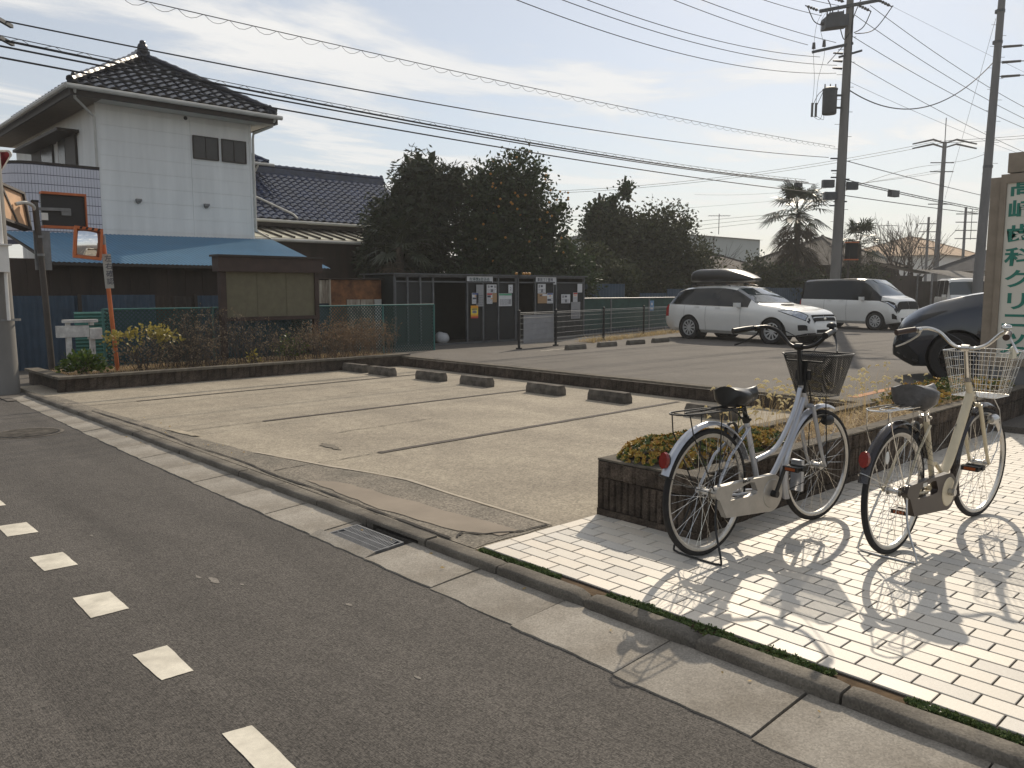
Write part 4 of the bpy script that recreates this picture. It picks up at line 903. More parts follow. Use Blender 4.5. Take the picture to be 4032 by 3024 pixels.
    for ax in (0, P['wb']):
        for s_ in (1,-1):
            w = bpy.data.objects.new('wheel', None); C.objects.link(w); w.parent = c; ROOT[w.name] = (0,0,0); w.location = (ax, s_*(W-.115), P['wr'])
            r_ = P['wr']; rr = P['rim']
            MB().lathe([(rr,-.09),(r_-.03,-.1),(r_,-.075),(r_,.075),(r_-.03,.1),(rr,.09)], 32, (0,0,0), 'Y', True).obj('tyre', M_RUBBER, w, True, 30)
            MB().lathe([(.001,.03*s_),(rr,.03*s_)], 28, (0,0,0), 'Y').obj('shade_backing', M_BLACK, w)  # plain black backing, painted shade seen between the spokes
            mb = MB(); mb.lathe([(rr+.003,.085*s_),(rr-.02,.09*s_),(rr-.025,.05*s_)], 28, (0,0,0), 'Y'); mb.lathe([(.0,.088*s_),(.055,.085*s_),(.06,.06*s_)], 14, (0,0,0), 'Y')
            ns = P.get('spokes', 10)
            for k in range(ns):
                a = 2*math.pi*k/ns; d = Vector((math.cos(a),0,math.sin(a))); q = Vector((-d.z,0,d.x)); y = Vector((0,.08*s_,0))
                mb.add([d*.045+q*.016+y, d*.045-q*.016+y, d*(rr-.012)-q*.028+y, d*(rr-.012)+q*.028+y, d*.045+y*.6, d*(rr-.012)+y*.6], [(0,1,2,3),(0,3,5,4),(1,4,5,2)])
            mb.obj('rim', P.get('rimmat', M_ALLOY), w)
            MB().lathe([(ar-.004,-.28),(ar-.004,.095)] if s_ > 0 else [(ar-.004,-.095),(ar-.004,.28)], 32, (ax,s_*(W-.125),P['wr']), 'Y').lathe([(.02,-.2*s_),(ar-.004,-.2*s_)],32,(ax,s_*(W-.125),P['wr']),'Y').obj('wheel_well', M_BLACK, c)
    # seams, handles, mirrors
    def side_pt(x, t, s_, off=.002):
        q = sec(x); k = t*(5-2)+2; i = int(k); f = k-i; y, z = lerp(q[i][0],q[min(i+1,9)][0],f), lerp(q[i][1],q[min(i+1,9)][1],f); return Vector((x, s_*(y+off), z))
    for x in P['doors']:
        for s_ in (1,-1): MB().tube([side_pt(x+.0*k, k/10, s_) for k in range(11)], .0035, 4).obj('door_seam', M_BLACK, c)
    for x in P['handles']:
        for s_ in (1,-1):
            p = side_pt(x, .82, s_, .012); MB().obox(p, .085, .011, .014).obj('door_handle', P['paint'], c, True)
    for s_ in (1,-1):
        p = side_pt(P['mirror'], 1.0, s_, .1)+Vector((0,0,.06)); MB().obox(p, .05, .09, .06).obox(p+Vector((-.0,-.06*s_,-.06)), .03, .04, .02).obj('door_mirror', P.get('mirmat', P['paint']), c)
    for s_ in (1,-1):     # window line trim
        MB().tube([side_pt(lerp(P['side'][0],P['side'][1],k/16), 1.0, s_, .003) for k in range(17)], .006, 4).obj('window_trim', P.get('trim', M_CHROME), c)
    def surf(x, k, s_, off):
        q = sec(x); i = min(8, int(k)); f = k-i; return Vector((x+off*.4, s_*(lerp(q[i][0],q[i+1][0],f)+off), lerp(q[i][1],q[i+1][1],f)+off*.5))
    def patch(nm, m, pts, s_, off=.006, n=12, nk=4):
        # pts: (x, k_low, k_high) along the car: a lamp unit following the bodywork
        mb = MB(); vs = []
        for i in range(n+1):
            x = lerp(pts[0][0], pts[-1][0], i/n); lo = interp([(p[0],p[1]) for p in pts], x); hi = interp([(p[0],p[2]) for p in pts], x)
            vs += [surf(x, lerp(lo,hi,j/nk), s_, off) for j in range(nk+1)]
        mb.add(vs, [(i*(nk+1)+j,(i+1)*(nk+1)+j,(i+1)*(nk+1)+j+1,i*(nk+1)+j+1) for i in range(n) for j in range(nk)]); return mb.obj(nm, m, c, True)
    for s_ in (1,-1):
        for (nm, m, pts, off) in P['patches']: patch(nm, m, pts, s_, off)
    return c, sec, side_pt
wagon, wsec, wside = car('station_wagon', 'pearl white station wagon with a black roof box on top', 'car', dict(ends=(-1.09,3.69), wb=2.75, wr=.33, rim=.225, arch=.375, paint=M_CARW, patches=[('headlight_bezel',M_CARK,[(2.88,5.0,5.1),(3.1,4.55,6.6),(3.35,4.2,7.0),(3.56,4.1,6.5),(3.6,4.2,5.6)],.004),('headlight',M_LAMP,[(2.93,5.0,5.1),(3.12,4.75,6.3),(3.35,4.4,6.7),(3.54,4.3,6.2)],.010),('grille',M_BLACK,[(3.575,7.0,9.0),(3.66,6.2,9.0)],.006),('grille_chrome',M_CHROME,[(3.56,7.2,9.0),(3.574,7.1,9.0)],.008),('grille_chrome',M_CHROME,[(3.612,6.9,9.0),(3.624,6.9,9.0)],.009),('fog_recess',M_BLACK,[(3.4,2.3,3.1),(3.58,2.2,3.3)],.006),('bumper_lip',M_CARK,[(2.98,1.0,1.35),(3.68,1.0,1.5)],.005)], side=(-.86,2.0), pillars=(), wind=(1.42,2.22), rearw=(-1.04,-.74), lamp=(9,9.1), tail=(-1.06,-.8),
    doors=(-.18,.6,1.78), handles=(.42,-.0+.0) if False else (.28,1.02), mirror=1.72,
    top=[(-1.09,.70),(-1.07,.90),(-1.0,1.04),(-.86,1.22),(-.68,1.37),(-.4,1.46),(0,1.505),(.6,1.525),(1.0,1.515),(1.42,1.46),(1.8,1.27),(2.16,1.06),(2.3,1.02),(2.8,.965),(3.2,.905),(3.45,.84),(3.58,.77),(3.65,.66),(3.69,.48)],
    belt=[(-1.09,.66),(-1.0,.9),(-.85,.985),(0,.965),(1,.945),(2.1,.93),(2.5,.905),(2.9,.86),(3.3,.78),(3.55,.68),(3.69,.43)], wid=[(-1.09,.66),(-.95,.79),(-.5,.875),(.8,.89),(2.2,.89),(2.9,.865),(3.3,.77),(3.55,.62),(3.69,.42)],
    roofw=[(-1.09,.5),(-.7,.56),(0,.6),(1.2,.6),(1.6,.63),(2.2,.74),(2.9,.7),(3.4,.58),(3.69,.36)], bot=[(-1.09,.34),(-.7,.22),(.5,.2),(2.3,.2),(3.3,.2),(3.69,.3)]), (19.65,12.86,ZR), R(-99))
# grille, emblem, fog lamp openings, roof rails on the wagon
mb = MB(); mb.lathe([(0,.014),(.045,.01),(.05,0)],18,(3.645,0,.66),'X'); mb.obj('emblem', M_CHROME, wagon, True)
MB().box(3.64,3.70,-.36,.36,.32,.40).obj('lower_intake', M_BLACK, wagon)
mb = MB(); mb.prism([(2.5,-.2,1.005),(2.5,.2,1.005),(2.62,.17,.99),(2.62,-.17,.99)],(0,0,.022)); mb.obj('bonnet_scoop', M_BLACK, wagon)
for s_ in (1,-1): MB().tube(spline([(-.55,.52*s_,1.475),(-.45,.55*s_,1.515),(.4,.565*s_,1.55),(1.0,.555*s_,1.54),(1.15,.55*s_,1.50)],6), .014, 6).obj('roof_rail', M_DARK, wagon, True)
rb = thing('roof_box', 'black roof cargo box strapped on top of the white station wagon', 'roof box', (19.65,12.86,ZR), R(-99), local=True)
mb = MB(); n = 26; K = 16; vs = []
for i in range(n+1):
    t = i/n; x = -.62+2.2*t; w = .40*(math.sin(min(1,t*5+.25)*1.57)*math.sin(min(1,(1-t)*2.2+.3)*1.57)); zt = .34*(math.sin(min(1,t*2.6+.42)*1.57)*math.sin(min(1,(1-t)*1.7+.12)*1.57))+.04; zb = .03*max(0,t-.8)*5
    for k in range(K):
        a = 2*math.pi*k/K; cx, sx_ = math.cos(a), math.sin(a); e = .55
        vs.append((x, w*math.copysign(abs(cx)**e,cx), 1.62+zb+(zt-zb)*(.35+.65*math.copysign(abs(sx_)**e,sx_) if sx_ > 0 else .35*(1+math.copysign(abs(sx_)**e,sx_)))))
mb.add(vs, [(i*K+k,i*K+(k+1) % K,(i+1)*K+(k+1) % K,(i+1)*K+k) for i in range(n) for k in range(K)]+[tuple(reversed(range(K))),tuple(range(n*K,n*K+K))]); mb.obj('shell', mat('roof_box_black',(.025,.023,.022),.3,var=.1,scale=4), rb, True, 60)
for x in (-.1,.72): MB().bar((x,-.6,1.595),(x,.6,1.595),.05,.03).box(x-.05,x+.05,.53,.63,1.53,1.61).box(x-.05,x+.05,-.63,-.53,1.53,1.61).obj('cross_bar', M_DARK, rb)
van, vsec, vside = car('minivan', 'white compact minivan with black upper half, behind the station wagon', 'car', dict(ends=(-.53,3.2), wb=2.49, wr=.30, rim=.2, arch=.345, paint=M_CARW, patches=[('headlight_bezel',M_CARK,[(2.62,4.9,5.0),(2.8,4.5,5.5),(3.05,4.1,6.0),(3.17,3.9,5.6)],.004),('headlight',M_LAMP,[(2.75,4.8,4.9),(2.9,4.6,5.0),(3.12,4.4,5.2)],.010),('grille',M_BLACK,[(3.13,6.0,9.0),(3.19,5.0,9.0)],.006),('fog_recess',M_BLACK,[(3.05,2.2,3.0),(3.17,2.1,3.2)],.006)], paint2=M_CARK, two=2.66, side=(-.36,2.3), wind=(1.98,2.66), rearw=(-.5,-.38), lamp=(9,9.1), tail=(-.52,-.42), trim=M_CARK,
    doors=(.55,1.42), handles=(.75,1.22), mirror=2.02, top=[(-.53,1.0),(-.515,1.35),(-.46,1.62),(-.36,1.69),(0,1.715),(1.0,1.735),(1.6,1.725),(1.95,1.69),(2.2,1.53),(2.62,1.15),(2.78,1.1),(3.02,1.04),(3.13,.96),(3.18,.8),(3.2,.6)],
    belt=[(-.53,.96),(-.45,1.02),(1.5,1.0),(2.6,.97),(2.9,.93),(3.1,.8),(3.2,.54)], wid=[(-.53,.72),(-.4,.80),(0,.83),(2.5,.835),(2.95,.81),(3.12,.74),(3.2,.62)], roofw=[(-.53,.6),(0,.66),(1.8,.66),(2.2,.68),(2.7,.74),(3.2,.48)], bot=[(-.53,.32),(-.2,.2),(2.8,.2),(3.2,.28)]), (28.45,13.85,ZR), R(-99))
MB().box(3.16,3.21,-.45,.45,.3,.42).obj('lower_intake', M_BLACK, van)
MB().bar((-.6,-.6,1.70),(-.6,.6,1.70),.16,.03).obj('rear_spoiler', M_CARK, van)
kei, ksec, kside = car('kei_van', 'small white boxy van far behind beside the utility pole', 'van', dict(ends=(-.5,2.85), wb=2.3, wr=.28, rim=.18, arch=.32, paint=M_CARW, patches=[('headlight',M_LAMP,[(2.66,3.6,4.4),(2.8,3.3,4.6)],.006)], side=(-.36,2.3), pillars=((.35,.43),(1.35,1.44)), wind=(2.3,2.72), rearw=(-.5,-.4), lamp=(2.62,2.8), tail=(-.49,-.4), trim=M_CARW,
    doors=(.4,1.4), handles=(.6,1.55), mirror=2.2, top=[(-.5,1.2),(-.48,1.72),(-.4,1.84),(0,1.87),(2.0,1.87),(2.25,1.82),(2.7,1.12),(2.8,.98),(2.85,.8)], belt=[(-.5,1.0),(2.4,1.0),(2.7,.95),(2.85,.75)], wid=[(-.5,.66),(-.3,.73),(2.5,.73),(2.8,.66),(2.85,.6)],
    roofw=[(-.5,.6),(0,.62),(2.2,.62),(2.7,.64),(2.85,.55)], bot=[(-.5,.3),(0,.22),(2.85,.25)]), (42.2,14.2,ZR), R(-150))
suv, ssec, sside = car('dark_blue_suv', 'dark blue car nosing out from behind the dental sign', 'car', dict(ends=(-.95,3.62), wb=2.7, wr=.36, rim=.24, arch=.41, paint=M_CARB, patches=[('headlight_bezel',M_CARK,[(2.85,4.9,5.0),(3.1,4.4,5.3),(3.35,4.0,5.6),(3.55,3.7,5.4)],.005),('black_bumper_shade',M_BLACK,[(3.2,1.2,2.2),(3.45,1.1,3.2),(3.6,1.1,3.6)],.006)], rimmat=M_CARK, side=(-.5,2.0), pillars=((.6,.66),), wind=(1.35,2.05), rearw=(-.9,-.7), lamp=(9,9.1), tail=(-.94,-.7), trim=M_CARK,  # black lower bumper patch and black rims also carry the shade low down
    doors=(.0,.75,1.85), handles=(.4,1.1), mirror=1.75, top=[(-.95,.9),(-.9,1.2),(-.7,1.5),(-.3,1.62),(.5,1.66),(1.3,1.72),(2.0,1.4),(2.15,1.36),(2.6,1.28),(3.0,1.17),(3.3,1.05),(3.48,.93),(3.56,.8),(3.62,.6)],
    belt=[(-.95,.8),(-.7,1.08),(1,1.15),(2.2,1.15),(2.8,1.06),(3.2,.93),(3.5,.76),(3.62,.52)], wid=[(-.95,.7),(-.6,.87),(.8,.92),(2.8,.92),(3.2,.86),(3.45,.74),(3.62,.5)], roofw=[(-.95,.5),(0,.62),(1.2,.62),(2.1,.76),(3,.72),(3.62,.4)], bot=[(-.95,.35),(0,.24),(2.5,.24),(3.3,.2),(3.62,.34)]), (14.1,1.7,ZR), R(102))

wagon.scale = (1,1,.955); rb.scale = (1,1,.955)
# ------------------------------------------------------------------ houses and the yard along the far side
def kawara(m, pu=.27, pv=.235, name='roof_tile'):
    mb = MB(); n = 8; vs = []
    def prof(t): return .026*math.sin(2*math.pi*t-.6)+.012
    for (v, lift) in ((0,.03),(pv+.02,.0)):
        for i in range(n+1): t = i/n; vs.append((t*pu, v, prof(t)+lift))
    for i in range(n+1): t = i/n; vs.append((t*pu, .0, prof(t)-.006))
    fs = [(i,i+1,n+2+i,n+1+i) for i in range(n)]+[(2*n+2+i,2*n+3+i,i+1,i) for i in range(n)]
    return mb.add(vs, fs).mesh(name, m, smooth=True, angle=50)
def tile_face(parent, mesh, A, B, T, inside, pu=.27, pv=.235, limit=300, side=0):
    # A,B: eave ends; T: a point up the slope; inside(u,v) -> bool
    A, B, T = Vector(A), Vector(B), Vector(T); u = (B-A).normalized(); nrm = u.cross(T-A).normalized()
    if nrm.z < 0: nrm = -nrm
    v = nrm.cross(u); off = Vector(ROOT[parent.name]); Lu = (B-A).length; Mx = Matrix((u,v,nrm)).transposed()
    e = Mx.to_euler(); cnt = 0; rest = MB(); me = mesh
    for j in range(60):
        for i in range(int(Lu/pu)+1):
            uu, vv = i*pu, j*pv
            if not inside(uu+pu/2, vv+pv*.5): continue
            p = A+u*uu+v*vv+nrm*.015
            if cnt < limit: link('roof_tile', me, parent, p-off, e)
            else: rest.add([p+Mx@q.co for q in me.vertices], [tuple(f.vertices) for f in me.polygons])
            cnt += 1
    if rest.v: tag(rest.obj('more_roof_tiles', me.materials[0], parent, True), kind='stuff')
def ridge(parent, pts, r, m, name='ridge_tiles', bump=.18):
    mb = MB(); P = [Vector(p) for p in pts]; out = []; rs = []
    for a, b in zip(P, P[1:]):
        n = max(2, int((b-a).length/.09))
        for i in range(n): out.append(lerp(a, b, i/n)); rs.append(r*(1+(bump if i % 3 == 0 else 0)))
    out.append(P[-1]); rs.append(r); mb.tube(out, rs, 8)
    base = MB()
    for a, b in zip(P, P[1:]): mb.bar(a-Vector((0,0,r*1.1)), b-Vector((0,0,r*1.1)), r*1.5, r*1.6)
    return mb.obj(name, m, parent, True, 35)
def ogre(parent, p, s, m):
    return MB().ball(p, s*.8, s*.5, s, 10, 7).ball(Vector(p)+Vector((0,0,s*.9)), s*.45, s*.4, s*.4).box(p[0]-s*.9,p[0]+s*.9,p[1]-s*.3,p[1]+s*.3,p[2]-s,p[2]-s*.2).obj('ridge_end_ornament', m, parent, True)
KW = kawara(M_KAWARA); KWB = kawara(M_KAWARA_B, name='roof_tile_blue')
h1 = thing('white_house', 'two storey white sided house with dark glazed tile hip roof', 'house', (7.8,20,0))
MB().box(6.03,9.6,20.012,27.5,0,5.86).obj('wall', M_SIDING, h1)
zz = 2.55; hts = [.33,.33,.33,.34,.33,.33,.34,.33,.33,.3]
for h in hts:
    for a, b in ((6.0,8.096),(8.1,9.63)): MB().box(a,b,20.0+rnd(-.002,.002),20.04,zz+.001,zz+h-.003).obj('siding_board', M_SIDING, h1)
    zz += h
for x_ in (5.985,9.59): MB().box(x_,x_+.055,19.985,20.05,0,5.84).obj('corner_trim', M_SIDING, h1)
E0 = (5.33,19.4,5.86); E1 = (10.1,19.4,5.86); AP = (7.72,21.9,7.3)
mb = MB(); mb.add([E0,E1,(10.1,28,5.86),(5.33,28,5.86),AP,(7.72,25.6,7.3)],[(0,1,4),(1,2,5,4),(2,3,5),(3,0,4,5)]); roof1 = mb.obj('roof_deck', M_KAWARA, h1)
tile_face(h1, KW, E0, E1, AP, lambda u,v: .05 < v and abs(u-2.385) < 2.36*(1-v/2.885))
tile_face(h1, KW, (5.33,28,5.86), E0, AP, lambda u,v: .0 < v < 2.72 and (8.6-u) > v*.86+.06 and u > 3.4, limit=140)
ridge(h1, [(5.36,19.45,5.96),(7.72,21.9,7.40)], .075, M_KAWARA); ridge(h1, [(10.07,19.45,5.96),(7.72,21.9,7.40)], .075, M_KAWARA); ridge(h1, [(7.72,21.8,7.45),(7.72,25.6,7.45)], .1, M_KAWARA)
ogre(h1, (7.72,21.78,7.5), .17, M_KAWARA); ogre(h1, (5.46,19.55,6.0), .11, M_KAWARA); ogre(h1, (9.97,19.55,6.0), .1, M_KAWARA)
MB().box(6.0,10.07,19.43,27.97,5.66,5.68).obj('soffit', M_SOFFIT, h1); MB().box(5.36,5.998,19.43,27.97,5.66,5.68).obj('side_soffit', mat('brown_soffit',(.16,.13,.1),.7), h1)
MB().box(5.34,10.09,19.4,19.44,5.64,5.845).box(5.34,5.38,19.44,27.9,5.64,5.845).box(10.05,10.09,19.44,27.9,5.64,5.845).obj('fascia', M_BROWN, h1)
MB().tube([(5.25,19.33,5.80),(10.17,19.33,5.80)], .055, 8).tube([(5.25,19.33,5.80),(5.25,28,5.80)], .055, 8).obj('eaves_gutter', M_GUTTERPIPE, h1, True)
MB().tube([(10.0,19.36,5.76),(9.98,19.5,5.6),(9.70,19.96,5.45),(9.68,19.97,5.3),(9.68,19.97,3.0)], .033, 8).obj('downpipe', M_GUTTERPIPE, h1, True); MB().tube([(5.42,19.36,5.76),(5.45,19.5,5.6),(5.94,19.95,5.35),(5.95,19.96,5.0),(5.95,19.96,4.25)], .03, 8).obj('downpipe', M_GUTTERPIPE, h1, True)
for k in range(2):
    x0, x1 = ((8.165,8.755),(8.88,9.47))[k]
    w = MB().box(x0,x1,19.975,19.999,4.7,5.2).obj('window', M_FROST, h1); f = MB()
    for a in ((x0-.02,x1+.02,5.2,5.225),(x0-.02,x1+.02,4.675,4.7)): f.box(a[0],a[1],19.955,19.998,a[2],a[3])
    for a in ((x0-.022,x0),(x1,x1+.022)): f.box(a[0],a[1],19.955,19.998,4.7,5.2)
    f.obj('frame', M_BROWN, w); MB().box((x0+x1)/2-.008,(x0+x1)/2+.008,19.96,19.974,4.7,5.2).obj('mullion', M_BROWN, w)
for x, z in ((6.81,3.56),(8.41,3.56)): MB().lathe([(.055,0),(.055,-.05),(.0,-.055)],12,(x,19.998,z),'Y').box(x-.06,x+.06,19.9,19.99,z,z+.05).obj('vent_cap', M_GREYMETAL, h1, True)
MB().lathe([(.045,0),(.045,-.012),(.0,-.013)],12,(8.0,19.995,5.6),'Y').obj('vent_hole', M_BLACK, h1)
# road-side wall: windows under the deep eave
for k, (y0, y1, m) in enumerate(((21.6,22.4,M_BROWN),(22.45,23.0,M_FROST),(23.05,23.12,M_WHITE),(23.6,24.6,M_FROST),(24.65,25.6,M_BROWN))):
    MB().box(5.97,6.029,y0,y1,3.6,5.2).obj('side_window' if m is M_FROST else 'shutter_panel', m, h1)
MB().box(5.55,6.02,21.4,25.7,5.2,5.27).obj('window_hood', M_BROWN, h1)
# tiled balcony
bal = []
for i in range(8): bal.append((6.0-i*.16, 19.98, 0, 1))
pts = [(6.0-.001,19.98)]; x = 6.0
path = [(6.0,19.98),(4.78,19.98)]+[(4.78-.62*math.sin(a), 20.6-.62*math.cos(a)) for a in [R(90)*k/10 for k in range(1,11)]]+[(4.16,27)]
mb = MB(); inner = [(6.0,20.13),(4.78,20.13)]+[(4.78-.47*math.sin(a), 20.6-.47*math.cos(a)) for a in [R(90)*k/10 for k in range(1,11)]]+[(4.31,27)]
mb.add([(x,y,2.5) for x,y in path]+[(x,y,2.5) for x,y in reversed(inner)]+[(x,y,4.2) for x,y in path]+[(x,y,4.2) for x,y in reversed(inner)], [])
n = len(path)*2; mb.f += [(i,(i+1) % n,n+(i+1) % n,n+i) for i in range(n)]
m_ = len(path)
for base in (0, n): mb.f += [(base+i, base+i+1, base+n-2-i, base+n-1-i) for i in range(m_-1)]
mb.obj('balcony_wall', M_BALCJ, h1)
cap = MB(); cap.add([(x,y-.02,4.2) for x,y in path]+[(x,y,4.2) for x,y in reversed(inner)]+[(x,y-.02,4.25) for x,y in path]+[(x,y,4.25) for x,y in reversed(inner)], [(i,(i+1) % n,n+(i+1) % n,n+i) for i in range(n)])
for base in (0, n): cap.f += [(base+i, base+i+1, base+n-2-i, base+n-1-i) for i in range(m_-1)]
cap.obj('balcony_coping', M_BROWN, h1)
tw, th_ = .062, .2; bt = MB().box(0,tw-.006,-.008,0,0,th_-.014).mesh('balcony_tile', M_BALC); cnt = 0
P2 = [Vector((x,y,0)) for x,y in path]; seg = 0; s_acc = 0.; 
def along(s_):
    for a, b in zip(P2, P2[1:]):
        l = (b-a).length
        if s_ <= l: d = (b-a)/l; return a+d*s_, d
        s_ -= l
    return P2[-1], (P2[-1]-P2[-2]).normalized()
for i in range(36):
    p, d = along(i*tw)
    if i*tw > 2.25: break
    for j in range(8):
        # tile faces outwards (to the left of travel is inside)
        link('balcony_tile', bt, h1, (p.x-7.8+d.x*tw, p.y-20+d.y*tw, 2.59+j*th_), (0,0,math.atan2(d.y,d.x)+math.pi))
# blue lean-to roof, brown wall below
aw = thing('blue_lean_to', 'lean-to with sloping blue corrugated roof against the white house', 'shed', (7,18.5,0))
def corrug(mb, A, B, Cc, D, pitch, amp, nrm):
    # ridges run from edge AB (top) down to DC
    A, B, Cc, D, nrm = map(Vector, (A,B,Cc,D,nrm)); n = max(4, int((B-A).length/pitch*4)); vs = []
    for i in range(n+1):
        t = i/n; o = nrm*amp*math.sin(2*math.pi*t*n/4); vs += [lerp(A,B,t)+o, lerp(D,Cc,t)+o]
    mb.add(vs, [(2*i,2*i+1,2*i+3,2*i+2) for i in range(n)])
mb = MB(); corrug(mb, (4.05,19.95,2.75),(10.1,19.95,2.82),(10.3,17.4,2.03),(4.3,17.4,2.05), .09, .009, (0,-.28,.96)); mb.obj('roof_sheet', M_BLUEROOF, aw, True)
MB().bar((4.3,17.42,2.015),(10.3,17.42,1.995),.04,.05).bar((4.1,19.9,2.68),(4.3,17.42,2.0),.04,.05).obj('rafter_edge', M_BROWN, aw)
for i in range(18): MB().box(3.6+i*.38,3.975+i*.38,17.95+rnd(-.004,.004),18.0,0,2.12).obj('wall_board', M_BROWNWALL, aw)
bf = thing('blue_sheet_fence', 'faded blue metal sheet fence behind the mirrors and weeds', 'fence', (5.8,16.8,0))
mb_i = 0
for (x0, x1, m, z1) in ((2.9,4.55,M_BLUESHEET,1.41),(4.56,5.95,M_BLUESHEET,1.42),(5.96,6.3,M_BROWNWALL,1.4),(6.31,6.75,M_BROWN,1.38),(6.76,8.9,M_BLUESHEET,1.4)):
    mb = MB(); corrug(mb, (x0,16.8,z1),(x1,16.8,z1),(x1,16.8,.02),(x0,16.8,.02), .11, .012, (0,-1,0)); mb.obj('sheet', m, bf, True)
for x in (4.555,6.75): MB().box(x-.03,x+.03,16.74,16.78,0,1.43).obj('post', M_BROWN, bf)
# green mesh fence
gf = thing('green_mesh_fence', 'green wire mesh fence with teal rail behind the weed planter', 'fence', (4.2,14.4,0))
M_TEAL = mat('teal_rail', (.04,.14,.125), .5, var=.15, scale=5); M_GMESH = mesh_mat('green_chain_link', (.016,.055,.048), .05, .36, .6, .2, True)
for x in (4.25,6.1,8.15,9.75,11.1): MB().cyl((x,14.4,.02),(x,14.4,1.2),.022,n=8).obj('post', M_TEAL, gf, True)
MB().tube([(4.25,14.4,1.195),(11.1,14.4,1.195)], .016, 8).obj('top_rail', M_TEAL, gf, True)
for a, b in ((4.25,6.1),(6.1,8.15),(8.15,9.75),(9.75,11.1)):
    o = MB().quad((a,14.41,.1),(b,14.41,.1),(b,14.41,1.18),(a,14.41,1.18)).obj('mesh_panel', M_GMESH, gf); set_uv(o, lambda c: (c.x, c.z))
gc = thing('green_sheet_panel', 'pale green ribbed sheet beside the white bench frame', 'fence panel', (4.1,14.9,0)); mb = MB(); A_, B_ = (3.95,14.9,.25), (3.95,14.9,1.15); corrug(mb, A_, B_, (4.55,14.9,1.15), (4.55,14.9,.25), .06, .012, (0,-1,0)); mb.obj('sheet', M_GREENSHEET, gc, True)
# notice board
nb = thing('notice_board', 'empty brown roofed notice board with olive panel above the weeds', 'notice board', (7.08,14.1,0))
MB().box(6.22,7.98,14.1,14.16,1.03,1.84).obj('panel', M_CORK, nb); MB().box(6.12,6.2205,14.06,14.2,.96,1.84).box(7.9795,8.06,14.06,14.2,.96,1.84).box(6.2205,7.9795,14.06,14.2,.96,1.03).obj('frame', M_WOODB, nb)
MB().box(6.06,8.1,13.98,14.26,1.8405,2.1).obj('hood', M_WOODB, nb); MB().box(6.03,8.13,13.94,14.3,2.1005,2.135).obj('roof', M_BROWN, nb)
for x in (6.17,8.0): MB().box(x-.045,x+.045,14.09,14.18,.05,.96).obj('leg', M_WOODB, nb)
for x in (6.82,7.4): MB().box(x-.006,x+.006,14.092,14.0995,1.03,1.84).obj('glazing_bar', M_CORK, nb)
# rusty sheds
sh1 = thing('rusty_shed', 'small shed of rusty and peeling corrugated sheets behind the fence', 'shed', (9.9,16,0))
mb = MB(); corrug(mb,(8.95,16,1.73),(9.43,16,1.73),(9.43,16,1.22),(8.95,16,1.22),.075,.01,(0,-1,0)); mb.obj('sheet', M_RUSTW, sh1, True)
mb = MB(); corrug(mb,(8.95,16.05,1.22),(9.43,16.05,1.22),(9.43,16.05,.1),(8.95,16.05,.1),.2,.008,(0,-1,0)); mb.obj('sheet', M_BLUESHEET, sh1, True)
MB().box(9.44,10.8,16.0,16.04,1.3,1.74).obj('upper_panel', M_RUST, sh1)
for x0, x1, m in ((9.44,9.86,M_RUST),(9.87,10.22,M_RUSTW),(10.23,10.6,M_RUSTW),(10.61,10.8,M_GUTTERPIPE)): MB().box(x0,x1-.006,15.99,16.03,.1,1.298).obj('panel', m, sh1)
MB().box(9.41,9.445,15.96,16.0,.1,1.75).box(8.93,8.955,15.96,16.0,.1,1.75).obj('post', M_RUSTW, sh1); MB().box(8.9,10.85,15.95,17.4,1.75,1.78).box(8.95,10.8,16.1,17.4,0,1.74).obj('shed_body', M_BROWNWALL, sh1)
# ------------------------------------------------------------------ refuse cages with notices
M_CMESH = mesh_mat('cage_mesh', (.035,.037,.038), .02, .5, .6, .3)
def cage(nm, label, x0, x1, posts, panels, Y=15.6, dp=1.25, zt=1.87, zb=.17):
    c = thing(nm, label, 'refuse cage', ((x0+x1)/2,Y,zb))
    for x in posts: MB().box(x-.025,x+.025,Y-.025,Y+.025,zb,zt).obj('post', M_CAGE, c)
    for x in (x0,x1): MB().box(x-.025,x+.025,Y+dp-.025,Y+dp+.025,zb,zt).obj('post', M_CAGE, c)
    MB().bar((x0,Y,zt-.02),(x1,Y,zt-.02),.05,.05).bar((x0,Y,zb+.03),(x1,Y,zb+.03),.05,.05).bar((x0,Y+dp,zt-.02),(x1,Y+dp,zt-.02),.05,.05).bar((x0,Y-.025,zt-.16),(x1,Y-.025,zt-.16),.03,.03).obj('rail', M_CAGE, c)
    MB().box(x0-.08,x1+.08,Y-.1,Y+dp+.1,zt+.006,zt+.03).obj('roof', M_CAGE, c)
    for a, b in panels:
        o = MB().quad((a,Y-.003,zb+.05),(b,Y-.003,zb+.05),(b,Y-.003,zt-.16),(a,Y-.003,zt-.16)).obj('mesh_panel', M_CMESH, c); set_uv(o, lambda q: (q.x, q.z))
    o = MB().quad((x0,Y+dp,zb),(x1,Y+dp,zb),(x1,Y+dp,zt),(x0,Y+dp,zt)).quad((x0,Y,zb),(x0,Y+dp,zb),(x0,Y+dp,zt),(x0,Y,zt)).quad((x1,Y,zb),(x1,Y+dp,zb),(x1,Y+dp,zt),(x1,Y,zt)).obj('shade_sheet', mat('cage_shade',(.018,.022,.02),.85), c)  # opaque dark sheets added to paint in the shade inside the cage
    MB().box(x0,x1,Y+.03,Y+dp,zb,zb+.03).obj('floor', M_STOP, c); return c
cg1 = cage('refuse_cage', 'dark wire mesh refuse cage standing open, with white signboard', 10.9, 14.72, (10.9,11.25,11.62,12.0,13.06,13.58,14.1,14.72), ((10.93,11.98),(13.08,14.70)))
cg2 = cage('refuse_cage', 'second dark refuse cage at the right, behind the low wire fence', 14.8, 17.38, (14.8,15.44,16.13,16.24,17.38), ((15.46,17.36),))
YP = 15.555
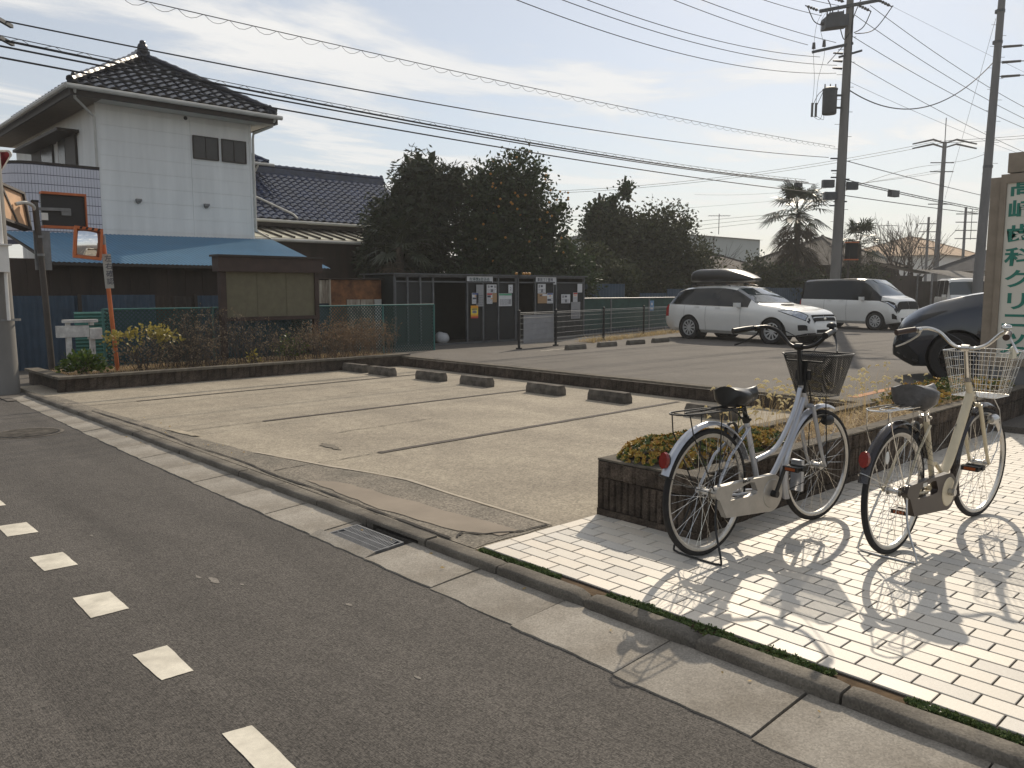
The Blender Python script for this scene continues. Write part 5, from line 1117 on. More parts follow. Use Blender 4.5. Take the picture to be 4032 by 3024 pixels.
PAPER = mat('paper', (.62,.62,.62), .7, var=.04); PAPERG = mat('grey_paper', (.3,.3,.3), .8, var=.1); CARD = mat('cardboard', (.38,.24,.13), .8, var=.12); PB = mat('print_blue', (.06,.09,.25), .6); PR = mat('print_red', (.5,.06,.05), .6); PG = mat('print_green', (.1,.35,.2), .6); PY_ = mat('print_yellow', (.8,.6,.05), .6); PO = mat('print_orange', (.75,.33,.03), .6); INK = mat('ink', (.08,.08,.1), .7)
def poster(x0, x1, z0, z1, m, label, items=(), lines=0, nm='notice'):
    t = thing(nm, label, 'notice', ((x0+x1)/2,YP,z0)); MB().box(x0,x1,YP-.003,YP+.003,z0,z1).obj('sheet', m, t)
    for (a, b, c, d, mm) in items: MB().box(lerp(x0,x1,a),lerp(x0,x1,b),YP-.0055,YP-.0034,lerp(z0,z1,c),lerp(z0,z1,d)).obj('print_block', mm, t)
    if lines:
        mb = MB()
        for k in range(lines):
            zc = lerp(z0,z1,.08+.5*k/lines)
            xx = lerp(x0,x1,.08)
            while xx < lerp(x0,x1,.86): l = rnd(.01,.05); mb.box(xx,min(xx+l,lerp(x0,x1,.92)),YP-.005,YP-.0034,zc,zc+.009); xx += l+rnd(.006,.015)
        mb.obj('text_lines', INK, t)
    return t
poster(13.19,13.4,1.17,1.44,PAPER,'white notice with blue heading on the refuse cage door',((.05,.95,.84,.98,PB),(.42,.6,.66,.78,PO),(.08,.65,.42,.58,INK)),4)
poster(15.86,16.09,1.15,1.43,PAPER,'white notice with blue heading on the right hand cage',((.05,.95,.84,.98,PB),(.42,.6,.66,.78,PO),(.05,.65,.24,.42,INK)),3)
poster(13.68,13.87,1.165,1.436,PAPER,'white notice with red heading beside the brown card',((.05,.95,.82,.98,PR),(.08,.7,.58,.78,INK),(.75,.95,.42,.55,PO)),5)
poster(16.9,17.08,1.18,1.44,PAPER,'narrow notice with red heading at the far right of the cages',((.05,.95,.8,.97,PR),(.2,.8,.62,.7,PO)),4)
poster(13.15,13.385,.81,1.125,PY_,'yellow and orange warning poster with camera picture',((.0,1,.8,1,PO),(.2,.8,.4,.62,PAPERG),(.42,.58,.45,.58,PAPER),(.1,.9,.68,.76,INK),(0,1,0,.14,PR),(0,1,.14,.3,PO)))
poster(13.68,14.01,1.437,1.65,PAPER,'white picture notice high on the cage beside the number two',((.1,.3,.6,.9,PAPERG),(.38,.62,.66,.86,INK),(.42,.5,.1,.45,INK),(.55,.63,.1,.45,INK),(.75,.95,.6,.9,PAPERG)),3)
poster(15.5,15.8,1.42,1.675,PAPER,'white picture notice above the brown cardboard',((.1,.3,.6,.9,PAPERG),(.38,.62,.66,.86,INK),(.42,.5,.1,.45,INK),(.55,.63,.1,.45,INK)),3)
poster(16.42,16.78,1.145,1.39,PAPER,'white picture notice alone on the right cage panel',((.1,.3,.6,.9,PAPERG),(.38,.62,.66,.86,INK),(.42,.5,.1,.45,INK),(.55,.63,.1,.45,INK)),3)
poster(14.09,14.545,1.098,1.423,PAPER,'wide white notice with green heading and drawings',((.02,.98,.84,.98,PG),(.75,.95,.15,.55,PAPERG)),7)
p2 = poster(14.43,14.58,1.436,1.648,PAPER,'white sheet with a handwritten number 2'); text('number', '2', .12, INK, p2, (14.505,YP-.006,1.54), (1,0,0), (0,0,1))
poster(17.08,17.275,1.442,1.685,PAPER,'blank white sheet at the top right of the cages')
poster(16.82,17.2,.71,1.178,PAPERG,'large pale grey notice behind the wire fence',(),8)
poster(15.5,15.855,1.155,1.417,CARD,'brown cardboard sheet on the right cage',((.5,.98,.75,.95,PAPER),(.2,.42,.72,.84,INK)))
poster(13.875,14.02,1.2,1.434,CARD,'brown card beside the red headed notice'); poster(13.33,13.57,1.1,1.645,PAPERG,'grey weathered notice board sheet behind the blue headed notice',(),6)
s1 = thing('cage_signboard', 'white signboard with dark green characters over the open cage', 'sign', (13.45,YP,1.76)); MB().box(13.03,13.885,YP-.004,YP+.002,1.70,1.85).obj('board', PAPER, s1); text('lettering', '市場第8自治会', .105, mat('sign_dark_green',(.03,.07,.06),.6), s1, (13.44,YP-.006,1.765), (1,0,0), (0,0,1), .0015)
s2 = thing('cage_signboard', 'white signboard with dark characters over the second cage', 'sign', (15.8,YP,1.76)); MB().box(15.43,16.21,YP-.004,YP+.002,1.72,1.86).box(16.1,16.21,YP-.004,YP+.002,1.66,1.7195).obj('board', PAPER, s2); text('lettering', '専用ゴミ置場', .1, INK, s2, (15.78,YP-.006,1.775), (1,0,0), (0,0,1), .0015)
for nm_, x in (('sign_bar',13.45),('sign_bar',15.75)): MB().bar((x-.42,YP-.012,1.715),(x+.4,YP-.012,1.715),.02,.035).obj('door_rail', M_CAGE, cg1 if x < 14.7 else cg2)
bag = thing('rubbish_bag', 'white translucent rubbish bag on the floor of the open cage', 'bag', (12.45,15.9,.2)); mb = MB(); mb.ball((12.5,15.9,.33),.2,.16,.16,14,9)
mb.v = [(x+noise.noise((x*9,y*9,z*9))*.04, y, max(.2, z+noise.noise((x*7,z*9,y))*.04)) for x,y,z in mb.v]; mb.obj('film', mat('bag_white',(.5,.5,.5),.4,var=.1,scale=12), bag, True)
for x in (14.86,15.05,15.22,15.27,15.31): o = MB().ball((0,0,.04),.042,.042,.038,10,7).obj('fallen_orange', M_ORFRUIT, None, True); o.location = (x,15.62+rnd(0,.1),1.9); tag(o, 'orange lying on the roof edge of the refuse cages', 'fruit', 'oranges on the cage roof')
# ------------------------------------------------------------------ second house behind
h2 = thing('tiled_house', 'low house with long blue glazed tile roof behind the white house', 'house', (14,24.5,0))
MB().box(10.2,18.1,24.6,29.6,0,3.75).obj('wall', M_BROWNWALL, h2)
MB().add([(9.8,24,3.72),(18.5,24,3.72),(18.3,27,5.62),(9.8,27,5.62),(18.5,30,3.72),(9.8,30,3.72)],[(0,1,2,3),(3,2,4,5),(1,4,2)]).obj('roof_deck', M_KAWARA_B, h2)
SL = math.hypot(3,1.9)
tile_face(h2, KWB, (11.2,24,3.72),(18.5,24,3.72),(11.2,27,5.62), lambda u,v: .0 <= v < SL-.15 and u < 7.25-.05*v, limit=300)
ridge(h2, [(10,27,5.78),(18.3,27,5.78)], .085, M_KAWARA_B, bump=.25); MB().box(10,18.3,26.9,27.1,5.5,5.74).obj('ridge_stack', M_KAWARA_B, h2); ogre(h2, (18.32,27,5.72), .16, M_KAWARA_B)
MB().tube([(9.8,23.93,3.66),(18.6,23.93,3.66)], .05, 8).obj('eaves_gutter', M_GUTTERPIPE, h2, True); MB().box(9.8,18.5,24.0,24.05,3.5,3.69).obj('fascia', M_BROWN, h2)
MB().tube([(11.6,25.6,4.86),(13.0,24.15,3.92),(13.05,23.98,3.78)], .035, 8).obj('roof_downpipe', M_GUTTERPIPE, h2, True)
MB().box(10.3,16.6,22.95,24.6,0,3.1).obj('porch_wall', M_BROWNWALL, h2)
MB().add([(10.35,22.5,3.06),(16.6,22.5,3.06),(16.6,24.5,3.5),(10.35,24.5,3.5),(10.35,22.5,3.02),(16.6,22.5,3.02)],[(0,1,2,3),(0,4,5,1)]).obj('pent_roof', mat('cream_sheet_roof',(.5,.48,.38),.45,var=.08,scale=3), h2)
for i in range(15): x = 10.4+i*.43; MB().bar((x,22.48,3.085),(x,24.5,3.53),.05,.05).obj('roof_batten', M_BROWN, h2)
MB().tube([(10.3,22.42,2.98),(16.6,22.42,2.98)], .05, 8).tube([(9.7,19.97,3.02),(9.95,20.3,3.0),(11.2,22.3,3.02),(11.35,22.42,2.98)], .033, 8).obj('porch_gutter', M_GUTTERPIPE, h2, True)
MB().box(9.9,12.6,26.6,30,3.5,5.66).obj('upper_wall', M_BROWNWALL, h2)
MB().add([(9.6,26,5.72),(13.2,26,5.72),(13.2,31,5.72),(9.6,31,5.72),(11.4,28.2,6.85)],[(0,1,4),(1,2,4),(2,3,4),(3,0,4)]).obj('upper_roof_deck', M_KAWARA_B, h2)
tile_face(h2, KWB, (9.6,26,5.72),(13.2,26,5.72),(11.4,28.2,6.85), lambda u,v: u > 2.3 and abs(u-1.8) < 1.78*(1-v/2.47), limit=60)
ridge(h2, [(13.15,26.05,5.8),(11.4,28.2,6.93)], .06, M_KAWARA_B); MB().tube([(9.6,25.94,5.68),(13.3,25.94,5.68)], .05, 8).tube([(12.75,25.95,5.66),(12.7,26.1,5.45),(12.3,26.5,5.3)], .035, 8).obj('upper_gutter', M_GUTTERPIPE, h2, True)
# ------------------------------------------------------------------ low wire fence, green and blue screens behind the bays
def wire_fence(nm, label, posts, zt, zb):
    f = thing(nm, label, 'fence', (*posts[0],ZR))
    for (x,y) in posts: MB().cyl((x,y,ZR),(x,y,zt+.02),.03,n=10).ball((x,y,zt+.03),.034).box(x-.05,x+.05,y-.05,y+.05,ZR,ZR+.03).obj('post', M_DARK, f, True)
    for a, b in zip(posts, posts[1:]):
        A_, B_ = Vector((*a,0)), Vector((*b,0)); mb = MB(); L_ = (B_-A_).length; d = (B_-A_)/L_
        for k, z in enumerate((zt,zt-.035,zt-.12,zt-.25,zt-.38,zt-.51,zt-.64,zt-.72,zb+.12,zb+.03)): mb.tube([A_+Vector((0,0,z)), B_+Vector((0,0,z))], .0035 if k > 1 else .0045, 4)
        for k in range(int(L_/.055)):
            p = A_+d*(k*.055); mb.tube([p+Vector((0,0,zb)), p+Vector((0,0,zt))], .0022, 3, caps=False)
        mb.obj('wire_panel', mat('galvanised_wire',(.32,.32,.31),.35,metal=.8,var=.1), f)
    return f
wf = wire_fence('wire_fence', 'low black post wire fence along the parking bays', [(12.72,13.36),(14.12,13.55),(16.64,14.2),(19.2,14.85),(21.7,15.5)], 1.0, .26)
gp = thing('grey_banner', 'grey sheet tied behind the first bay of the wire fence', 'banner', (13.5,13.5,.3)); mb = MB(); nn = 14
vs = [];
for i in range(nn+1):
    t = i/nn; vs += [(lerp(12.92,14.08,t), lerp(13.42,13.58,t)+.012*math.sin(t*17), .30), (lerp(12.92,14.08,t), lerp(13.42,13.58,t)+.008*math.sin(t*23), .94)]
mb.add(vs, [(2*i,2*i+2,2*i+3,2*i+1) for i in range(nn)]); mb.obj('cloth', mat('grey_banner_cloth',(.3,.3,.31),.7,var=.1,scale=5), gp, True)
gs = thing('green_screen_fence', 'dark green screened fence behind the wire fence and silver wagon', 'fence', (20,16.2,0)); M_GSCR = mat('green_screen', (.02,.06,.05), .75, var=.2, scale=4)
for a, b in ((17.45,19.3),(19.3,21.2),(21.2,23.1),(23.1,25),(25,27)):
    MB().box(a+.02,b-.02,16.2,16.215,.32,1.24).obj('screen', M_GSCR, gs); MB().cyl((a,16.18,.1),(a,16.18,1.27),.022,n=8).obj('post', M_GREYMETAL, gs)
MB().tube([(17.45,16.18,1.26),(27,16.18,1.26)], .018, 8).obj('rail', M_GREYMETAL, gs)
nt_ = thing('accessible_bay_sign', 'small blue bay sign on the green screened fence', 'sign', (21.3,16.17,.8)); MB().box(21.2,21.42,16.165,16.175,.85,1.17).obj('plate', mat('sign_blue',(.12,.25,.42),.5), nt_); MB().box(21.27,21.35,16.16,16.1648,1.02,1.1).box(21.25,21.37,16.16,16.1648,.89,.94).obj('symbol', PAPER, nt_)
bp = thing('blue_panel_fence', 'dark blue sheet fence under the trees behind the refuse cages', 'fence', (22,18,0))
for a, b, z in ((17.6,19.5,1.72),(19.52,22.2,1.72),(22.22,23.0,1.1),(23.02,24.6,1.4),(24.62,27,1.55),(27.02,32,1.62),(32.02,36,1.6)): mb = MB(); corrug(mb,(a,18,z),(b,18,z),(b,18,.05),(a,18,.05),.16,.012,(0,-1,0)); mb.obj('sheet', M_BLUESHEET, bp, True)
# ------------------------------------------------------------------ trees and weeds
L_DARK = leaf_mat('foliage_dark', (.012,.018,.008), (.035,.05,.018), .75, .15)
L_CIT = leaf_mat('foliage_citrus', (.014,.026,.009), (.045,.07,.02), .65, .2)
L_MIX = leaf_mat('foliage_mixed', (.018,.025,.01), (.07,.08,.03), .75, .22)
L_PALM = leaf_mat('foliage_palm', (.012,.02,.009), (.04,.055,.022), .45, .2)
L_DEADP = leaf_mat('foliage_palm_dead', (.03,.022,.012), (.075,.055,.03), .7, .2)
L_YEL = leaf_mat('foliage_yellow', (.22,.185,.04), (.36,.3,.08), .5, .35)
L_GRN = leaf_mat('foliage_green', (.03,.06,.01), (.12,.16,.03), .45, .3)
L_GLOSS = leaf_mat('foliage_glossy', (.03,.065,.012), (.12,.17,.03), .22, .25)
L_WEED = leaf_mat('weed_dry', (.1,.078,.052), (.26,.2,.13), .8, .3)
L_WEEDR = leaf_mat('weed_dry_red', (.12,.08,.05), (.26,.175,.1), .8, .35)
L_PINK = leaf_mat('blossom', (.35,.22,.24), (.55,.45,.45), .6, .4)
def leaf(mb, c, d, s, w):
    d = d.normalized(); q = d.cross(Vector((rnd(-1,1),rnd(-1,1),rnd(-1,1))))
    if q.length < 1e-4: q = d.orthogonal()
    q.normalize(); mb.add([c, c+d*s*.5+q*w, c+d*s, c+d*s*.5-q*w], [(0,1,2,3)])
def in_blob(blobs):
    b = random.choices(blobs, [k[3]*k[4]*k[5] for k in blobs])[0]; d = Vector((random.gauss(0,1),random.gauss(0,1),random.gauss(0,1))).normalized(); r_ = rnd(.12,1)**.42
    return Vector((b[0]+d.x*b[3]*r_, b[1]+d.y*b[4]*r_, b[2]+d.z*b[5]*r_)), d
def crown(blobs, clusters, per, size, spread, droop=0., thresh=-.12, freq=1.3, width=.35, seedv=0):
    mb = MB(); k = 0; tries = 0
    while k < clusters and tries < clusters*6:
        tries += 1; c, d = in_blob(blobs)
        if noise.noise((c.x*freq+seedv, c.y*freq, c.z*freq)) < thresh: continue
        k += 1
        for _ in range(per):
            o = Vector((random.gauss(0,spread),random.gauss(0,spread),random.gauss(0,spread*.8))); dd = d*.7+Vector((rnd(-1,1),rnd(-1,1),rnd(-.8,.8)-droop)); leaf(mb, c+o, dd, size*rnd(.7,1.3), size*width*rnd(.7,1.2))
    return mb
def core(blobs, n, size):       # dense inner foliage
    mb = MB()
    for _ in range(n):
        b = random.choices(blobs, [k[3]*k[4]*k[5] for k in blobs])[0]; d = Vector((random.gauss(0,1),random.gauss(0,1),random.gauss(0,1))).normalized(); r_ = rnd(.1,.8)
        leaf(mb, Vector((b[0]+d.x*b[3]*r_, b[1]+d.y*b[4]*r_, b[2]+d.z*b[5]*r_)), Vector((rnd(-1,1),rnd(-1,1),rnd(-1,1))), size*rnd(.7,1.3), size*.36)
    return mb
def branches(base, top, blobs, m, parent, n=14, r0=.12):
    mb = MB(); base, top = Vector(base), Vector(top); mb.tube(spline([base, lerp(base,top,.4)+Vector((rnd(-.1,.1),rnd(-.1,.1),0)), top],5), [lerp(r0,r0*.35,i/10) for i in range(11)], 8)
    for _ in range(n):
        t = rnd(.25,.98); p = lerp(base, top, t); e, d = in_blob(blobs); mid = lerp(p,e,.5)+Vector((rnd(-.15,.15),rnd(-.15,.15),rnd(0,.25))); mb.tube(spline([p,mid,e],4), [lerp(r0*.35,.008,i/8) for i in range(9)], 5)
    return mb.obj('trunk', m, parent, True)
def make_tree(nm, label, base, blobs, m, clusters, per, size, spread, group='trees behind the refuse cages', **k):
    t = thing(nm, label, 'tree', base, 0, group); top = Vector(base)+Vector((0,0,max(b[2] for b in blobs)-base[2])); top.x = blobs[0][0]; top.y = blobs[0][1]
    branches(base, top, blobs, M_BARK, t, k.pop('nb', 14), k.pop('r0', .13)); cr_ = crown(blobs, clusters, per, size, spread, **k); co_ = core(blobs, int(clusters*1.3), max(.24, size*2)); cr_.add(co_.v, co_.f); tag(cr_.obj('crown', m, t, raw=True), kind='stuff'); return t
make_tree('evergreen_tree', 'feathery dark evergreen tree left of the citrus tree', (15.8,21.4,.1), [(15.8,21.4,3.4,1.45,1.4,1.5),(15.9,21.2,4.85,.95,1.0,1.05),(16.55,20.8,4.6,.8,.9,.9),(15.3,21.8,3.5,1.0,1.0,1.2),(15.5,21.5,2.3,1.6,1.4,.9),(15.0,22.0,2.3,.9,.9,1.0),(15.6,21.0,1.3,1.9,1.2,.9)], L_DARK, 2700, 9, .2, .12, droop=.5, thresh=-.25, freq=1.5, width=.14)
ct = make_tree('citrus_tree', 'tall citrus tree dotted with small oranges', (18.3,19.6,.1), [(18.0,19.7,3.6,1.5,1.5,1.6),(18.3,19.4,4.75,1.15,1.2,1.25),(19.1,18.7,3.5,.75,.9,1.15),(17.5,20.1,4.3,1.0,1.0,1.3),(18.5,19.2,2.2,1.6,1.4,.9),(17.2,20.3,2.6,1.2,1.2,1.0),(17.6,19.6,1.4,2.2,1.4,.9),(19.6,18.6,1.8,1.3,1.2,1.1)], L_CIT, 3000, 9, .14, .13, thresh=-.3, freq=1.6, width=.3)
bl = [(18.0,19.7,3.6,1.5,1.5,1.6),(18.3,19.4,4.75,1.15,1.2,1.25),(19.2,18.6,3.6,.9,1.0,1.25)]
fm_ = MB().ball((0,0,0),.04,.04,.038,8,6).mesh('fruit', M_ORFRUIT, smooth=True); k = 0
while k < 52:
    d = Vector((random.gauss(-.7,.7),random.gauss(-.7,.7),random.gauss(.3,.8))).normalized(); b = random.choice(bl); p = Vector((b[0]+d.x*b[3],b[1]+d.y*b[4],b[2]+d.z*b[5]))
    if p.z < 2.4: continue
    link('fruit', fm_, ct, (p.x-18.3,p.y-19.6,p.z-.1)); k += 1
make_tree('mixed_evergreen', 'wide mixed evergreen with leggy shoots behind the silver wagon', (27.2,21.6,.1), [(27.2,21.6,2.9,2.0,2.0,1.5),(26.6,22.1,3.9,1.3,1.3,1.1),(28.2,20.9,3.85,1.45,1.4,1.35),(29.2,20.2,2.6,1.3,1.2,1.2),(27.5,21.6,1.7,2.3,2.0,.9),(27.15,21.9,4.6,.6,.6,.7)], L_MIX, 2700, 9, .14, .16, thresh=-.22, freq=1.3, width=.3, nb=26)
make_tree('leggy_shrub', 'leggy shoots of broad leaves rising over the mixed evergreen', (26.0,22.6,.1), [(26.1,22.6,4.75,.5,.5,.65),(27.1,22.0,5.5,.34,.3,.55),(26.6,22.3,5.0,.3,.3,.5),(25.9,22.7,3.8,.6,.6,.8)], L_CIT, 330, 9, .15, .13, thresh=-.3, width=.35, nb=18)
make_tree('camellia_shrub', 'lower dark shrub between the citrus tree and the mixed evergreen', (22.4,20.0,.1), [(22.4,20.0,2.0,1.2,1.1,1.2),(21.5,20.4,2.6,.9,.9,.8),(23.6,19.6,1.7,1.0,1.0,1.0),(20.4,19.2,1.6,1.0,1.0,.9)], L_MIX, 1300, 8, .12, .14, thresh=-.2, width=.3)
tg = make_tree('blossom_shrub', 'twiggy shrub with pale blossom above the roof box', (30.8,19.3,.1), [(30.8,19.3,1.6,1.3,1.0,.9),(29.8,19.9,1.5,1.0,.9,.9)], L_WEED, 420, 7, .09, .2, thresh=-.2, nb=40, r0=.06)
tag(crown([(31.0,19.2,1.9,1.0,.9,.5)], 70, 5, .08, .05, width=.45).obj('blossom', L_PINK, tg, raw=True), kind='stuff')
make_tree('hedge_shrub', 'dark shrub at the foot of the palm behind the minivan', (34.5,18.9,.1), [(34.5,18.9,1.6,1.2,1.0,1.1),(35.9,18.0,1.4,1.1,.9,1.0),(33.4,19.6,1.9,.8,.8,1.2),(38.5,16.9,1.6,1.4,1.0,1.2)], L_MIX, 1300, 8, .13, .18, thresh=-.25, width=.3)
# fan palms
def fan(mb, c, d, s, n=17):
    d = d.normalized(); side = d.cross(Vector((0,0,1)))
    if side.length < 1e-3: side = Vector((1,0,0))
    side.normalize(); up = side.cross(d)
    for k in range(n):
        a = R(-118)+R(236)*k/(n-1); v = d*math.cos(a)+side*math.sin(a); l = s*(.75+.25*math.cos(a))*rnd(.9,1.08); q = v.cross(up).normalized(); w = s*.05; tip = c+v*l+Vector((0,0,-.22*s*rnd(.4,1.3)))+up*.05*s
        m_ = c+v*l*.55+up*.03*s; mb.add([c, m_+q*w, tip, m_-q*w],[(0,1,2,3)])
def palm(nm, label, base, h, s, nf, nd, skirt):
    t = thing(nm, label, 'palm tree', base, 0, 'fan palms'); B = Vector(base); T = B+Vector((0,0,h))
    MB().tube([B, lerp(B,T,.5), T], [.14,.15,.12], 10).obj('trunk', M_BARK, t, True); mb, st, dm = MB(), MB(), MB()
    for k in range(nf):
        az = k*2.4+rnd(-.2,.2); el = R(rnd(-25,75)); d = Vector((math.cos(az)*math.cos(el),math.sin(az)*math.cos(el),math.sin(el))); p = T+d*s*rnd(.75,1.05); st.tube([T,lerp(T,p,.6)+Vector((0,0,.05)),p], .014, 4); fan(mb, p, d+Vector((0,0,-.35)), s*rnd(.65,.85))
    for k in range(nd):
        az = k*2.4+rnd(-.3,.3); z = rnd(0,skirt); d = Vector((math.cos(az),math.sin(az),-.9)); p = T+Vector((0,0,-z))+d*s*rnd(.4,.8); fan(dm, p, d, s*rnd(.55,.8), 13)
    mb.obj('fronds', L_PALM, t, raw=True)['kind'] = 'stuff'; st.obj('frond_stalks', L_PALM, t, raw=True)
    if nd: dm.obj('dead_frond_skirt', L_DEADP, t, raw=True)['kind'] = 'stuff'
    return t
palm('fan_palm', 'tall fan palm with shaggy skirt left of the big utility pole', (36.6,19.3,.1), 4.95, 1.15, 34, 110, 3.4)
palm('fan_palm', 'shorter fan palm just right of the big utility pole', (40.1,17.9,.1), 3.6, .95, 24, 40, 1.8)
palm('fan_palm', 'dark fan palm growing in front of the evergreen tree', (14.6,20.6,.1), 2.7, .8, 22, 18, 1.3)
# bare winter trees
def twigs(mb, p, d, l, r_, lev):
    e = p+d*l; mb.tube([p, lerp(p,e,.5)+Vector((rnd(-1,1),rnd(-1,1),0))*l*.05, e], [r_,r_*.8,r_*.6], 4)
    if lev == 0: return
    for _ in range(random.choice((2,3,3))): nd = (d+Vector((rnd(-.7,.7),rnd(-.7,.7),rnd(-.1,.6)))).normalized(); twigs(mb, lerp(p,e,rnd(.55,1)), nd, l*rnd(.6,.85), r_*.6, lev-1)
def bare(nm, label, base, l, lev, r_=.05, n=5):
    t = thing(nm, label, 'tree', base, 0, 'bare winter trees'); mb = MB()
    for _ in range(n): twigs(mb, Vector(base), Vector((rnd(-.5,.5),rnd(-.5,.5),1)).normalized(), l, r_, lev)
    mb.obj('branches', M_TWIG, t, raw=True, smooth=True); return t
bare('bare_tree', 'bare winter tree spreading fine twigs over the grey roofs', (50.2,19.6,.1), 2.3, 4, .07, 6); bare('bare_shrub', 'bare twigs beside the warehouse and mixed evergreen', (31.5,21.2,.1), 1.7, 3, .03, 5)
bare('bare_tree', 'thin bare tree behind the tall fan palm and pole', (43.5,19.9,.1), 2.0, 4, .05, 4)
# weeds in the far planter
def bush(nm, label, c, rx, ry, h, m, n, size, width=.35, group='plants in the far planter', stems=14, sm=None):
    t = thing(nm, label, 'plant', c, 0, group); mb = MB(); st = MB()
    for _ in range(stems):
        e = Vector(c)+Vector((rnd(-rx,rx)*.8,rnd(-ry,ry)*.8,h*rnd(.5,.9))); st.tube([Vector(c)+Vector((rnd(-.1,.1),rnd(-.08,.08),0)), lerp(Vector(c),e,.5)+Vector((rnd(-.05,.05),0,.04)), e], [.006,.005,.002], 4)
    for _ in range(n):
        d = Vector((random.gauss(0,1),random.gauss(0,1),abs(random.gauss(0,1)))).normalized(); r_ = rnd(.35,1); p = Vector(c)+Vector((d.x*rx*r_,d.y*ry*r_,h*(.18+.82*d.z*r_))); leaf(mb, p, d+Vector((rnd(-.6,.6),rnd(-.6,.6),rnd(-.5,.5))), size*rnd(.6,1.3), size*width)
    st.obj('stems', sm or M_TWIG, t, raw=True); tag(mb.obj('foliage', m, t, raw=True), kind='stuff'); return t
ZP = .27
bush('glossy_shrub', 'rounded glossy green shrub at the road end of the far planter', (3.52,12.95,ZP), .34, .3, .36, L_GLOSS, 620, .07)
b_ = bush('yellow_shrub', 'yellow leaved shrub in front of the orange mirror pole', (4.35,13.0,ZP), .5, .35, .62, L_WEED, 240, .05)
tag(crown([(4.1,12.95,ZP+.5,.25,.25,.12),(4.45,13.0,ZP+.6,.25,.25,.12),(4.75,13.05,ZP+.52,.22,.2,.08)], 90, 6, .055, .04, width=.4).obj('yellow_leaves', L_YEL, b_, raw=True), kind='stuff')
bush('green_weed', 'green weed in front of the notice board', (6.9,13.1,ZP), .35, .25, .5, L_GRN, 260, .05); bush('yellow_weed', 'small yellow weed at the planter edge', (6.05,12.75,ZP), .12, .1, .28, L_YEL, 60, .05)
def weeds(nm, label, x0, x1, hmin, hmax, n, m, mh):
    t = thing(nm, label, 'weeds', ((x0+x1)/2,13.1,ZP), 0, 'plants in the far planter'); st, hd = MB(), MB()
    for _ in range(n):
        x, y = rnd(x0,x1), rnd(12.6,13.8); h = rnd(hmin,hmax); lean = Vector((rnd(-.35,.35),rnd(-.25,.25),1)); b = Vector((x,y,ZP-.02)); e = b+lean*h; st.tube([b, lerp(b,e,.5)+Vector((rnd(-.03,.03),rnd(-.03,.03),0)), e], [.0045,.0035,.002], 3, caps=False)
        for _k in range(random.randint(2,5)):
            p = lerp(b,e,rnd(.45,.95)); q = p+Vector((rnd(-.12,.12),rnd(-.12,.12),rnd(.05,.16))); st.tube([p,q], [.0025,.0012], 3, caps=False)
            for _j in range(4): leaf(hd, q+Vector((rnd(-.02,.02),rnd(-.02,.02),rnd(-.02,.02))), Vector((rnd(-1,1),rnd(-1,1),rnd(-.3,1))), rnd(.02,.045), .008)
    st.obj('stalks', m, t, raw=True)['kind'] = 'stuff'; hd.obj('seed_heads', mh, t, raw=True)['kind'] = 'stuff'; return t
weeds('tall_weeds', 'tall grey brown dead weeds left of the notice board', 4.9,6.3,.4,1.0,120,M_TWIG,L_WEED); weeds('dry_weeds', 'reddish dry weeds right of the notice board', 7.4,8.9,.25,.72,240,mat('red_stalk',(.16,.11,.07),.9),L_WEEDR); weeds('short_weeds', 'short dry weeds under the notice board', 6.2,7.6,.2,.6,130,M_TWIG,L_WEED); weeds('short_weeds', 'short dry weeds between the yellow shrub and tall weeds', 4.5,5.6,.15,.5,90,M_TWIG,L_WEED)
gm = MB()
for _ in range(3800):
    x, y = rnd(3.3,9.0), rnd(12.55,14.0); blade(gm, (x,y,ZP-.03), rnd(.04,.16), rnd(.3,1.6), .004, 3, .7)
tag(gm.obj('planter_grass', M_DRY, raw=True), 'short dry grass along the edge of the far planter', 'grass', kind='stuff')
gm = MB()
for _ in range(900):
    x, y = rnd(6.2,7.4), rnd(12.52,12.8); blade(gm, (x,y,ZP-.03), rnd(.03,.09), rnd(.3,1.6), .005, 3, .7)
tag(gm.obj('green_tuft', L_GRN, raw=True), 'low green clover patch at the middle of the far planter edge', 'grass', kind='stuff')
gm = MB()
for _ in range(1500):
    t = rnd(0,1); x = lerp(15.5,21.5,t); blade(gm, (x,lerp(13.9,15.4,t)+rnd(-.35,.3),ZR), rnd(.05,.22), rnd(.3,1.4), .006, 3, .7)
tag(gm.obj('fence_weeds', M_DRY, raw=True), 'dry grass along the foot of the wire fence', 'grass', kind='stuff')
# a few dead leaves and grit on the concrete and gutter
gm = MB()
for _ in range(36):
    p = Vector((rnd(2.86,3.1),rnd(6.5,9.6),ZL+.012)) if random.random() < .5 else Vector((rnd(2.55,2.67),rnd(1,9),.078)); leaf(gm, p, Vector((rnd(-1,1),rnd(-1,1),.05)), rnd(.01,.03), .006)
tag(gm.obj('dead_leaves', M_DRY, raw=True), 'dead leaf scraps lying along the kerb', 'leaves', kind='stuff')
